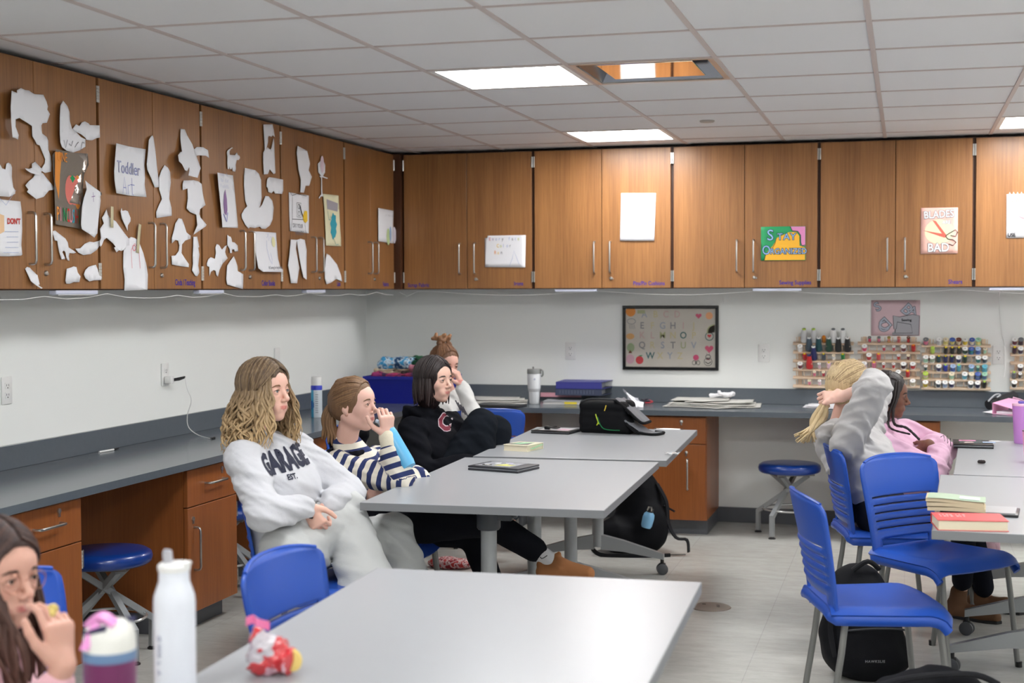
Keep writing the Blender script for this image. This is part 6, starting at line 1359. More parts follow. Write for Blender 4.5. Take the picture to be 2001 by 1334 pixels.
MB(Fq).box((0, 0.0, 0), (Lq, 0.17, 0.010), 0.003).build('lower_case', M_case2, t, world=True, smooth=True); MB(Fq).box((0.01, 0.008, 0.010), (Lq-0.01, 0.162, 0.014)).build('device', mat('tablet_silver', (190, 194, 198), 0.3, metal=0.6), t, world=True)
a_ = at(1812, 998, z=TH+0.016); b_ = at(1926, 1003, z=TH+0.016); x_ = (b_-a_).normalized(); Fg = frame_from(a_, x_, Vector((0, 0, 1)).cross(x_))
t = sroot('paperback_book', 'swollen paperback with pale green cover lying on the dark tablet', 'book', Fg); Lg = (b_-a_).length
mb = MB(Fg)
for k in range(3):
    def pg(u, v, k=k): return (Lg*u, 0.13*v, 0.014*k+0.003*math.sin(PI*u+k)+0.001)
    mb.grid(lambda u, v, k=k: (Lg*u-0.003*k, 0.002*k+0.13*v, 0.0135*(k+1)+0.003*math.sin(PI*u*1.1+k*0.6)*(k+1)*0.5), 12, 6, 0.0118)
mb.build('pages', mat('page_tan', (206, 192, 160), 0.8, bump=0.3, bscale=200, stretch=(1, 1, 10)), t, world=True, smooth=True, ang=50)
MB(Fg).grid(lambda u, v: (Lg*u, 0.13*v, 0.0425+0.0045*math.sin(PI*u*1.1+1.2)), 12, 4, 0.0012).build('cover', mat('cover_sage', (170, 190, 164), 0.55), t, world=True, smooth=True)
MB(Fg).grid(lambda u, v: (Lg*(0.55+0.35*u), 0.02+0.07*v, 0.0445+0.004*math.sin(PI*(0.55+0.35*u)*1.1+1.2)), 6, 4, 0.0008).build('cover_print', mat('cover_pale', (206, 222, 212), 0.5), t, world=True)
t, F, L = book('hardcover_book', 'red hardcover book lying at the corner of the right table', (1832, 1036), (1972, 1039), TH, 0.165, 0.034, mat('cover_red', (206, 66, 70), 0.45), (222, 212, 186))
q = MB(F); rnd = random.Random(4)
for row in (0, 1):
    for k in range(7): q.box((0.020+0.011*k+(0.008 if k > 3 else 0), 0.075+0.030*row, 0.0341), (0.020+0.011*k+(0.008 if k > 3 else 0)+rnd.choice((0.004, 0.008)), 0.095+0.030*row, 0.0346))
q.build('cover_lettering', mat('letter_pale_red', (236, 170, 170), 0.5), t, world=True)

# ================================================================ foreground: bottles and snack pouch on the near table
p = at(343, 1352, z=TH); p.z = TH
t = thing('water_bottle', 'tall white water bottle with clear spout in the foreground', 'bottle', p)
MB().lathe([(0, 0), (0.036, 0), (0.039, 0.004), (0.040, 0.02), (0.040, 0.175), (0.039, 0.190), (0.033, 0.208), (0.0295, 0.218), (0.029, 0.238), (0, 0.238)], 40).build('flask', mat('bottle_white', (224, 228, 236), 0.35), t, smooth=True, ang=60)
MB().lathe([(0, 0.2385), (0.030, 0.2385), (0.0315, 0.243), (0.031, 0.250), (0.027, 0.2535), (0.0, 0.2545)], 40).build('cap', mat('cap_white', (232, 234, 238), 0.3), t, smooth=True)
MB().box((0.0, -0.012, 0.2500), (0.034, 0.012, 0.258), 0.004).build('latch', mat('cap_white', (232, 234, 238), 0.3), t, smooth=True)
MB().tube([(-0.012, 0, 0.252), (-0.014, 0, 0.272), (-0.013, 0, 0.278)], [0.010, 0.0095, 0.008], 14).build('spout', mat('clear_spout', (190, 190, 196), 0.2, alpha=0.8), t, smooth=True)
for k, ch in enumerate('OWALA'): text('lettering', ch, 0.016, mat('bottle_grey', (176, 180, 196), 0.5), t, Matrix.Translation((-0.018, -0.0366, 0.120-k*0.017)) @ Matrix.Rotation(-0.45, 4, 'Z') @ Matrix.Rotation(PI/2, 4, 'X') @ Matrix.Rotation(-PI/2, 4, 'Z'), 0.002, world=False)
p = at(217, 1452, z=TH); p.z = TH
t = thing('insulated_tumbler', 'plum and white insulated bottle with pink handle in the foreground', 'bottle', p)
MB().lathe([(0, 0), (0.040, 0), (0.043, 0.004), (0.0445, 0.02), (0.0445, 0.148), (0, 0.148)], 40).build('flask', mat('plum', (104, 34, 84), 0.35), t, smooth=True, ang=60)
MB().lathe([(0.0, 0.148), (0.0452, 0.148), (0.0455, 0.162), (0.0445, 0.165), (0, 0.165)], 40).build('collar', mat('steel_blue', (96, 124, 160), 0.4), t, smooth=True)
MB().lathe([(0, 0.165), (0.0445, 0.165), (0.044, 0.185), (0.039, 0.205), (0.028, 0.214), (0.0, 0.216)], 40).build('lid', mat('lid_white', (222, 222, 216), 0.35), t, smooth=True)
MB().tube([(0.040*math.cos(a)*0.98, 0.040*math.sin(a)*0.9, 0.205+0.012*math.cos(a)) for a in [0.6+k*0.32 for k in range(15)]], 0.007, 8, flat=0.7).build('strap', mat('navy_strap', (38, 36, 76), 0.45), t, smooth=True)
MB().grid(lambda u, v: (-0.032+0.056*u, -0.030+0.02*v, 0.212+0.014*math.sin(PI*u)+0.006*v), 10, 5, 0.008).build('handle', mat('handle_pink', (226, 150, 206), 0.4), t, smooth=True)
MB().grid(lambda u, v: (-0.030+0.016*u+0.016*v, -0.0465+0.014*v, 0.172+0.045*v), 5, 8, 0.005).build('strap_tab', mat('handle_pink', (226, 150, 206), 0.4), t, smooth=True)
# snack pouch: crinkled clear bag with red print
p = at(530, 1318, z=TH); p.z = TH
t = thing('snack_bag', 'crumpled clear snack bag with red and pink print on the near table', 'bag', p)
def pouch_mat():
    m = bpy.data.materials.new('printed_film'); m.use_nodes = True; nt = m.node_tree; L = nt.links.new; b = nt.nodes['Principled BSDF']
    b.inputs['Roughness'].default_value = 0.14; b.inputs['Coat Weight'].default_value = 0.8
    tc = nt.nodes.new('ShaderNodeTexCoord'); n = nt.nodes.new('ShaderNodeTexNoise'); n.inputs['Scale'].default_value = 17; n.inputs['Detail'].default_value = 1.5; L(tc.outputs['Object'], n.inputs['Vector'])
    cr = nt.nodes.new('ShaderNodeValToRGB'); cr.color_ramp.interpolation = 'CONSTANT'; e0 = cr.color_ramp.elements[0]; e0.color = srgb(196, 190, 196)
    e1 = cr.color_ramp.elements[1]; e1.position = 0.42; e1.color = srgb(206, 50, 58); e2 = cr.color_ramp.elements.new(0.60); e2.color = srgb(226, 178, 192)
    L(n.outputs['Fac'], cr.inputs[0]); L(cr.outputs[0], b.inputs['Base Color']); return m
f = Field(0.004, 0.02); T_ = lambda x, y, z: p+_r0*x+Vector((-_r0.y, _r0.x, 0))*y+Vector((0, 0, z))
f.ell(T_(-0.01, 0, 0.045), (0.045, 0.034, 0.048), Matrix.Rotation(CYAW, 3, 'Z'), 0.01); f.ell(T_(0.015, 0.0, 0.034), (0.042, 0.036, 0.036), Matrix.Rotation(CYAW, 3, 'Z'), 0.01); f.ell(T_(-0.028, 0, 0.080), (0.024, 0.012, 0.026), Matrix.Rotation(CYAW, 3, 'Z'), 0.01)
V, F_ = f.mesh(folds(0.009, 85, 11)); V[:, 2] = np.maximum(V[:, 2], TH+0.0005); skin_obj('film', [(V, F_)], pouch_mat(), t, sm=0)
MB(Matrix.Translation(T_(-0.03, 0, 0.098))).grid(lambda u, v: (-0.022+0.05*u, 0.006*math.sin(9*u), 0.018*v+0.006*math.sin(5*u)), 12, 4, 0.0012).build('seal', mat('seal_pink', (236, 120, 170), 0.2, coat=0.8), t, world=True, smooth=True)
MB(Matrix.Translation(T_(0.045, -0.01, 0.032))).lathe([(0, -0.004), (0.017, -0.004), (0.020, 0), (0.017, 0.004), (0, 0.004)], 20, M=Matrix.Rotation(CYAW, 4, 'Z') @ Matrix.Rotation(PI/2, 4, 'X') @ Matrix.Diagonal((1, 1.2, 1, 1))).build('yellow_seal', mat('seal_yellow', (234, 206, 120), 0.4), t, world=True, smooth=True)

# ================================================================ backpacks and things on the floor
M_pack = mat('backpack_black', (16, 17, 21), 0.7, bump=0.2, bscale=300, spec=0.15); M_pack2 = mat('backpack_strap', (22, 23, 27), 0.65, spec=0.2)
def blob_pack(name, label, F, parts, seed=0, amp=0.004, clipz=0.0):
    t = thing(name, label, 'backpack', F @ Vector((0, 0, 0)), 0); f = Field(0.009, 0.03)
    for c, r in parts: f.ell(c, r, None, 0.05)
    V, Fc = f.mesh(folds(amp, 22, seed)); V[:, 2] = np.maximum(V[:, 2], clipz); A = np.array(F); V = V @ A[:3, :3].T+A[:3, 3]
    skin_obj('body', [(V, Fc)], M_pack, t); return t
vr = Vector((_r0.x, _r0.y, 0)); vb = Vector((-_r0.y, _r0.x, 0))
p = at(1245, 1088, z=0.0); p.z = 0; p = Vector((2.13, -1.22, 0)) 
F = frame_from(p, vr, vb)
t = blob_pack('backpack', 'large black backpack leaning under the far table, with a blue bottle', F, [((0.05, 0.05, 0.22), (0.15, 0.12, 0.24)), ((0.02, 0.06, 0.36), (0.11, 0.10, 0.14)), ((-0.04, 0.0, 0.10), (0.20, 0.12, 0.11)), ((0.10, -0.06, 0.15), (0.10, 0.07, 0.14))], 3)
MB(F).tube(smooth_path([(0.14, 0.0, 0.40), (0.19, -0.04, 0.30), (0.20, -0.06, 0.18), (0.24, -0.10, 0.10), (0.30, -0.12, 0.09), (0.31, -0.12, 0.02)]), 0.018, 6, flat=0.35).build('shoulder_strap', M_pack2, t, world=True, smooth=True)
MB(F).tube(smooth_path([(0.16, 0.02, 0.28), (0.20, 0.0, 0.26), (0.24, -0.02, 0.24)]), 0.012, 6, flat=0.5).build('side_strap', M_pack2, t, world=True, smooth=True)
MB(F).tube(smooth_path([(-0.22, -0.08, 0.12), (-0.25, -0.12, 0.06), (-0.20, -0.15, 0.012), (-0.05, -0.18, 0.010), (0.08, -0.18, 0.008), (0.20, -0.16, 0.008)]), 0.014, 6, flat=0.4).build('waist_strap', M_pack2, t, world=True, smooth=True)
MB(F).tube([(0.20, -0.15, 0.010), (0.29, -0.13, 0.009)], 0.007, 6, flat=0.3).build('strap_end', M_pack2, t, world=True)
b = at(1268, 1008, d=8.15)
tb = thing('water_bottle', 'light blue bottle with silver clip in the pocket of the leaning backpack', 'bottle', b)
MB(Matrix.Translation(b) @ Matrix.Rotation(0.25, 4, 'Y')).lathe([(0, -0.07), (0.026, -0.068), (0.032, -0.055), (0.034, -0.01), (0.030, 0.012), (0.018, 0.024), (0, 0.024)], 24).build('flask', mat('bottle_sky', (130, 184, 222), 0.3), tb, world=True, smooth=True)
MB(Matrix.Translation(b) @ Matrix.Rotation(0.25, 4, 'Y')).lathe([(0, 0.024), (0.019, 0.024), (0.019, 0.044), (0, 0.046)], 18).build('cap', M_black, tb, world=True, smooth=True)
MB(Matrix.Translation(b) @ Matrix.Rotation(0.25, 4, 'Y')).tube([(-0.014, -0.02, 0.034), (-0.012, -0.024, 0.055), (0.006, -0.024, 0.058), (0.010, -0.02, 0.036)], 0.004, 8).build('clip', M_steel, tb, world=True, smooth=True)
# backpack under the right chairs
F = frame_from(Vector((3.52, -3.62, 0)), vr, vb)
t = blob_pack('backpack', 'black backpack on the floor under the two empty right chairs', F, [((-0.02, 0.02, 0.17), (0.165, 0.13, 0.19)), ((-0.03, 0.06, 0.32), (0.115, 0.09, 0.12)), ((0.0, -0.07, 0.12), (0.14, 0.07, 0.12)), ((0.0, 0.0, 0.08), (0.17, 0.15, 0.08))], 8)
MB(F).tube(smooth_path([(-0.10, -0.04, 0.37), (-0.15, -0.07, 0.30), (-0.165, -0.08, 0.20), (-0.15, -0.10, 0.10)]), 0.014, 6, flat=0.4).build('shoulder_strap', M_pack2, t, world=True, smooth=True)
MB(F).tube(smooth_path([(-0.06, 0.0, 0.42), (0.0, 0.0, 0.455), (0.05, 0.02, 0.42)]), 0.010, 8).build('grab_handle', M_pack2, t, world=True, smooth=True)
MB(F).tube(smooth_path([(-0.13, -0.10, 0.20), (-0.04, -0.145, 0.22), (0.08, -0.145, 0.22), (0.14, -0.10, 0.20)]), 0.004, 6).build('zip', mat('zip_grey', (50, 52, 56), 0.4), t, world=True, smooth=True)
text('lettering', 'HAWKSLIE', 0.014, mat('grey_print', (150, 150, 152), 0.5), t, F @ Matrix.Translation((-0.05, -0.166, 0.095)) @ Matrix.Rotation(PI/2, 4, 'X'), 0.002, spacing=1.2)
MB(F).tube(smooth_path([(0.15, -0.05, 0.02), (0.24, -0.10, 0.008), (0.33, -0.08, 0.008), (0.40, -0.10, 0.008)]), 0.010, 6, flat=0.4).build('loose_strap', M_pack2, t, world=True)
# bag at the very bottom
F = frame_from(at(1815, 1345, d=4.45), vr, vb)
q0 = at(1815, 1345, d=4.45); F = frame_from(Vector((q0.x, q0.y, 0)), vr, vb); zc = 1.531-(1300-567)/FPX*4.45
t = blob_pack('backpack', 'black backpack top cut by the bottom edge, in front of the right chairs', F, [((0.03, 0, zc-0.16), (0.18, 0.13, 0.155)), ((-0.09, 0.0, zc-0.18), (0.13, 0.11, 0.14)), ((0.0, 0, 0.10), (0.19, 0.13, 0.12))], 14)
MB(F).tube(smooth_path([(-0.19, -0.06, zc-0.055), (-0.10, -0.10, zc-0.018), (0.0, -0.10, zc-0.006), (0.12, -0.08, zc-0.012), (0.20, -0.05, zc-0.05)]), 0.010, 8).build('grab_handle', M_pack2, t, world=True, smooth=True)
# patterned red cloth under the table
p = at(880, 1108, z=0.0); t = thing('patterned_bag', 'small bag with red and white pattern lying on the floor under the tables', 'bag', Vector((p.x, p.y, 0)))
f = Field(0.008, 0.02); f.ell((p.x, p.y, 0.02), (0.13, 0.08, 0.04), None, 0.02); V, Fc = f.mesh(folds(0.008, 30, 2)); V[:, 2] = np.maximum(V[:, 2], 0.001)
skin_obj('body', [(V, Fc)], patch_mat('red_pattern', (190, 60, 60), (226, 206, 206), (150, 40, 50), 40), t)
# ================================================================ people
UP = Vector((0, 0, 1)); VR = Vector((_r0.x, _r0.y, 0)); VF = Vector((_f.x, _f.y, 0)).normalized()
def J(q): return at(q[0], q[1], d=q[2])
def skin_mat():
    if 'skin' in _M: return _M['skin']
    m = bpy.data.materials.new('skin'); m.use_nodes = True; nt = m.node_tree; b = nt.nodes['Principled BSDF']
    a = nt.nodes.new('ShaderNodeAttribute'); a.attribute_name = 'tone'; nt.links.new(a.outputs['Color'], b.inputs['Base Color'])
    b.inputs['Roughness'].default_value = 0.48; b.inputs['Subsurface Weight'].default_value = 0.08; b.inputs['Subsurface Scale'].default_value = 0.01
    _M['skin'] = m; return m
def cloth(name, rgb, bump=0.25, bs=420, rough=0.9): return mat(name, rgb, rough, bump=bump, bscale=bs, var=0.05, vscale=14, sheen=0.15 if rgb[1] > 90 else 0.0, spec=0.2 if rgb[1] > 90 else 0.08)
def stripe_mat():
    m = bpy.data.materials.new('striped_knit'); m.use_nodes = True; nt = m.node_tree; L = nt.links.new; b = nt.nodes['Principled BSDF']; b.inputs['Roughness'].default_value = 0.9
    a = nt.nodes.new('ShaderNodeAttribute'); a.attribute_name = 'run'
    s = nt.nodes.new('ShaderNodeMath'); s.operation = 'FRACT'; L(a.outputs['Fac'], s.inputs[0])
    c = nt.nodes.new('ShaderNodeValToRGB'); c.color_ramp.interpolation = 'CONSTANT'; c.color_ramp.elements[0].color = srgb(38, 50, 96); c.color_ramp.elements[1].position = 0.48; c.color_ramp.elements[1].color = srgb(222, 216, 202)
    L(s.outputs[0], c.inputs[0]); L(c.outputs[0], b.inputs['Base Color']); return m
def hair_mat(name, root, tip, rough=0.58):
    m = bpy.data.materials.new(name); m.use_nodes = True; nt = m.node_tree; L = nt.links.new; b = nt.nodes['Principled BSDF']; b.inputs['Roughness'].default_value = rough
    a = nt.nodes.new('ShaderNodeAttribute'); a.attribute_name = 'along'
    tc = nt.nodes.new('ShaderNodeTexCoord'); n = nt.nodes.new('ShaderNodeTexNoise'); n.inputs['Scale'].default_value = 1.0; n.inputs['Detail'].default_value = 3
    mp = nt.nodes.new('ShaderNodeMapping'); mp.inputs['Scale'].default_value = (170, 170, 22); L(tc.outputs['Object'], mp.inputs['Vector']); L(mp.outputs[0], n.inputs['Vector'])
    ad = nt.nodes.new('ShaderNodeMath'); ad.operation = 'MULTIPLY_ADD'; ad.inputs[1].default_value = 0.7; ad.inputs[2].default_value = -0.35; L(n.outputs['Fac'], ad.inputs[0])
    s = nt.nodes.new('ShaderNodeMath'); s.operation = 'ADD'; s.use_clamp = True; L(a.outputs['Fac'], s.inputs[0]); L(ad.outputs[0], s.inputs[1])
    c = nt.nodes.new('ShaderNodeValToRGB'); c.color_ramp.elements[0].color = srgb(*root); c.color_ramp.elements[1].color = srgb(*tip); L(s.outputs[0], c.inputs[0]); L(c.outputs[0], b.inputs['Base Color'])
    bp = nt.nodes.new('ShaderNodeBump'); bp.inputs['Strength'].default_value = 0.5; bp.inputs['Distance'].default_value = 0.004; L(n.outputs['Fac'], bp.inputs['Height']); L(bp.outputs[0], b.inputs['Normal'])
    return m

class Head:
    def __init__(s, C, face, up=UP, s_=0.955):
        s.C = C; f = face.normalized(); l = up.cross(f).normalized(); u = f.cross(l); s.R = Matrix((f, l, u)).transposed(); s.s = s_
    def w(s, x, y, z): return s.C + s.R @ (Vector((x, y, z))*s.s)
    def fill(s, F):
        e = lambda c, r, k=0.015, sub=False: F.ell(s.w(*c), Vector(r)*s.s, s.R, k*s.s, sub)
        c = lambda a, b, ra, rb, k=0.012, sub=False: F.cap(s.w(*a), s.w(*b), ra*s.s, rb*s.s, k*s.s, None, sub)
        e((-0.012, 0, 0.035), (0.092, 0.073, 0.084)); e((0.030, 0, -0.020), (0.056, 0.054, 0.070), 0.03); e((0.040, 0, 0.040), (0.046, 0.055, 0.042), 0.03)
        for y in (-1, 1):
            c((-0.018, y*0.050, -0.040), (0.045, y*0.018, -0.084), 0.017, 0.015, 0.03); e((0.050, y*0.034, -0.014), (0.023, 0.020, 0.021), 0.022)
        e((0.062, 0, -0.088), (0.018, 0.019, 0.016), 0.02); c((0.068, -0.016, -0.055), (0.068, 0.016, -0.055), 0.018, 0.018, 0.02)
        for y in (-1, 1):
            e((0.098, y*0.030, 0.010), (0.020, 0.018, 0.013), 0.014, True)
            e((0.0725, y*0.031, 0.009), (0.0148, 0.0150, 0.0142), 0.004); e((0.0895, y*0.031, 0.0085), (0.0095, 0.0125, 0.0042), 0.003, True)
        c((0.080, 0, 0.020), (0.104, 0, -0.018), 0.0065, 0.0085, 0.010); e((0.104, 0, -0.022), (0.0095, 0.009, 0.0085), 0.008)
        for y in (-1, 1): e((0.093, y*0.010, -0.027), (0.010, 0.0072, 0.0070), 0.006)
        for y in (-1, 1):
            c((0.076, y*0.022, -0.0525), (0.0868, y*0.004, -0.0500), 0.0028, 0.0040, 0.005); c((0.075, y*0.020, -0.0545), (0.0855, 0, -0.0580), 0.0028, 0.0047, 0.005)
            e((-0.006, y*0.073, 0.000), (0.018, 0.0065, 0.030), 0.008); e((0.000, y*0.082, 0.003), (0.010, 0.006, 0.018), 0.004, True); c((-0.002, y*0.072, -0.020), (0.0, y*0.070, -0.030), 0.007, 0.006, 0.006)
    def extras(s, root, body, brow, iris, earring=None, closed=False):
        for y in (-1, 1):
            MB().lathe([(0.0001, -0.0122), (0.006, -0.0106), (0.0106, -0.006), (0.0122, 0), (0.0106, 0.006), (0.006, 0.0106), (0.0001, 0.0122)], 14, M=Matrix.Translation(s.w(0.0728, y*0.031, 0.009)) @ Matrix.Diagonal((s.s, s.s, s.s, 1))).build('eye', mat('eye_white', (226, 220, 214), 0.25), root, world=True, smooth=True)
            d = (s.R @ Vector((1, 0, 0)))
            M = frame_from(s.w(0.0728, y*0.031, 0.009)+d*0.0112*s.s, s.R.col[1], s.R.col[2])
            MB(M).lathe([(0.0, 0.0), (0.0060*s.s, 0.0), (0.0060*s.s, 0.0004), (0.0, 0.0018)], 14).build('iris', mat('iris_'+iris[0], iris[1], 0.2), root, world=True)
            MB().tube([s.w(0.086, y*0.013, 0.027), s.w(0.0885, y*0.024, 0.0315), s.w(0.083, y*0.038, 0.031), s.w(0.072, y*0.049, 0.024)], [0.0022*s.s, 0.0034*s.s, 0.0028*s.s, 0.001], 6).build('eyebrow', mat('brow_%d' % brow[0], brow, 0.8), root, world=True, smooth=True)
            MB().tube([s.w(0.0845, y*0.019, 0.0105), s.w(0.0885, y*0.027, 0.0155), s.w(0.0875, y*0.036, 0.0150), s.w(0.080, y*0.0445, 0.010)], 0.0010*s.s, 5).build('eyelash', mat('lash', (30, 22, 20), 0.8), root, world=True)
            if earring: MB().tube([s.w(0.000+0.004*math.cos(a), y*0.0735, -0.034+0.005*math.sin(a)) for a in [k*PI/4 for k in range(8)]], 0.0012, 5, closed=True).build('earring', mat('earring', earring, 0.25, metal=0.8), root, world=True, smooth=True)
    def lipfn(s, V, skin, lip):
        skin = np.array(srgb(*skin)[:3]); lip = np.array(srgb(*lip)[:3]); Ri = np.array(s.R.transposed()); q = (V-np.array(s.C)) @ Ri.T / s.s
        y = np.abs(q[:, 1]); d1 = np.sqrt(((q[:, 2]+0.0505)/0.0040)**2+(y/0.0225)**2); d2 = np.sqrt(((q[:, 2]+0.0570)/0.0048)**2+(y/0.020)**2)
        d = np.where(q[:, 0] > 0.070, np.minimum(d1, d2), 9); t = np.clip((1.15-d)/0.4, 0, 1)[:, None]*0.8
        bl = np.clip(1-np.sqrt(((q[:, 2]+0.018)/0.022)**2+((y-0.038)/0.02)**2+((q[:, 0]-0.06)/0.03)**2), 0, 1)[:, None]*0.35
        nz = np.clip(1-np.sqrt(((q[:, 2]+0.022)/0.014)**2+(y/0.016)**2+((q[:, 0]-0.104)/0.016)**2), 0, 1)[:, None]*0.3
        base = skin*(1-bl-nz)+(skin*np.array([1.02, 0.80, 0.76]))*(bl+nz); return base*(1-t)+lip*t

def hand(F, W, d, dorsal, side, curl=(0.5, 0.5, 0.5, 0.5), th=0.4, s=0.92, spread=0.0, thdir=None):
    """palm, four fingers of their own length bent at three joints, and a thumb from the side of the palm"""
    d = d.normalized(); n = (dorsal-d*dorsal.dot(d)).normalized(); lat = n.cross(d)*side
    for o, r in ((-0.024, 0.0125), (-0.008, 0.0135), (0.009, 0.0135), (0.025, 0.0125)):
        F.cap(W+d*0.006*s+lat*o*0.6*s, W+d*0.080*s+lat*o*s, r*s, (r-0.001)*s, 0.010*s)
    for i, (o, L) in enumerate(((0.030, 0.92), (0.010, 1.0), (-0.010, 0.95), (-0.029, 0.76))):
        p = W+d*(0.084-(0.010 if i == 3 else 0.002*abs(i-1)))*s+lat*o*s; a = curl[i]; v = (d+lat*spread*(1.5-i)*0.3).normalized(); r = 0.0088 if i < 3 else 0.0078
        for k, (ln, m) in enumerate(((0.042, 0.9), (0.026, 1.1), (0.021, 0.8))):
            a_ = a*m; v = (v*math.cos(a_)-n*math.sin(a_)).normalized(); n2 = n
            q = p+v*ln*L*s; F.cap(p, q, r*s, (r-0.0008)*s, 0.0035*s); p = q; r -= 0.0007
            n = (n2*math.cos(a_)+(v-n2*v.dot(n2)).normalized()*math.sin(a_)*0 + n2*0).normalized() if False else (n2-v*n2.dot(v)).normalized()
        n = (dorsal-d*dorsal.dot(d)).normalized()
    p = W+d*0.018*s+lat*0.026*s; v = thdir.normalized() if thdir is not None else (d*0.75+lat*(0.75-th*0.5)-n*(0.2+th*0.8)).normalized()
    q = p+v*0.042*s; F.cap(p, q, 0.0150*s, 0.0115*s, 0.010*s); v2 = (v*0.8+d*0.5-n*0.25*th).normalized(); r_ = q+v2*0.030*s; F.cap(q, r_, 0.0105*s, 0.0095*s, 0.004*s); F.cap(r_, r_+(v2+d*0.3-lat*0.3*th).normalized()*0.024*s, 0.0094*s, 0.0080*s, 0.004*s)

def basis(P):
    """front and up directions of the torso"""
    sh = (J(P['SL'])-J(P['SR'])); up = (J(P['NB'])-J(P['PE'])).normalized(); l = (sh-up*sh.dot(up)).normalized(); return l.cross(up).normalized(), l, up   # front, left, up

def torso_field(P, h=0.007, fat=1.0, arms=(0.060, 0.052, 0.042), hood=True, seed=0, fold=0.006, waist=1.0, hem=True, sleeves=(1.0, 1.0)):
    F = Field(h, 0.03); fr, lf, up = basis(P); NB = J(P['NB']); PE = J(P['PE']); SR = J(P['SR']); SL = J(P['SL']); mid = (SR+SL)/2
    fl = (tuple(fr), 0.74); chest = mid-up*0.13+fr*0.02; belly = PE+up*0.12+fr*0.01
    F.cap(PE+up*0.01, belly, 0.145*fat*waist, 0.132*fat*waist, 0.04, fl); F.cap(belly, chest, 0.132*fat*waist, 0.145*fat, 0.05, fl); F.cap(chest-lf*0.05, chest+lf*0.05, 0.112*fat, 0.112*fat, 0.05, (tuple(fr), 0.85))
    F.cap(SR-lf*(-0.02), SL-lf*0.02, 0.062*fat, 0.062*fat, 0.05); F.cap(mid+up*0.01, NB, 0.075, 0.060, 0.04)
    for S, E, W, sl in (('SR', 'ER', 'WR', sleeves[0]), ('SL', 'EL', 'WL', sleeves[1])):
        a, b, c = J(P[S]), J(P[E]), J(P[W]); c = b+(c-b)*sl
        F.cap(a, b, arms[0]*fat*1.06, arms[1]*fat*1.04, 0.03); F.cap(b, b+(c-b)*0.85, arms[1]*fat*1.02, arms[2]*fat*1.08, 0.025); F.cap(b+(c-b)*0.86, c, arms[2]*0.82, arms[2]*0.80, 0.010)
    if hood:
        pts = [NB+fr*0.065-up*0.050, NB+fr*0.045+lf*0.055-up*0.02, NB+lf*0.085-fr*0.01-up*0.005, NB+lf*0.06-fr*0.07-up*0.01, NB-fr*0.095-up*0.015, NB-lf*0.06-fr*0.07-up*0.01, NB-lf*0.085-fr*0.01-up*0.005, NB+fr*0.045-lf*0.055-up*0.02, NB+fr*0.065-up*0.050]
        F.chain(pts, [0.020, 0.026, 0.031, 0.036, 0.038, 0.036, 0.031, 0.026, 0.020], 0.016)
        F.ell(NB-fr*0.105-up*0.075, (0.05, 0.075, 0.060), Matrix((fr, lf, up)).transposed(), 0.03)
        F.ell(NB+up*0.05, (0.052, 0.054, 0.080), Matrix((fr, lf, up)).transposed(), 0.012, True)
    return F
def dress(t, name, F, m, seed, amp=0.006, sc=17, attrs=None, axis=None, sm=1):
    axis = axis if axis is not None else (0.3, 0.5, 0.8); f1 = folds(amp, sc*2.4, seed, axis); f2 = folds(amp*0.22, sc*6.0, seed+50, axis)
    return skin_obj(name, [F.mesh(lambda P_: f1(P_)+f2(P_))], m, t, attrs, sm)
def trousers(t, P, m, r=(0.090, 0.070, 0.062), h=0.008, seed=0, amp=0.006, wide=1.0, name='trousers', foot=0.0):
    F = Field(h, 0.03); fr, lf, up = basis(P); PE = J(P['PE']); HR, HL = J(P['HR']), J(P['HL'])
    F.cap(PE+up*0.05, (HR+HL)/2, 0.13, 0.125, 0.04); F.cap(HR, HL, 0.105, 0.105, 0.04)
    for H_, K, A in (('HR', 'KR', 'AR'), ('HL', 'KL', 'AL')):
        a, b, c = J(P[H_]), J(P[K]), J(P[A]); F.cap(a, b, r[0], r[1], 0.04); F.cap(b, b+(c-b)*0.92, r[1]*0.98, r[2]*wide, 0.03)
    return dress(t, name, F, m, seed, amp, 14)
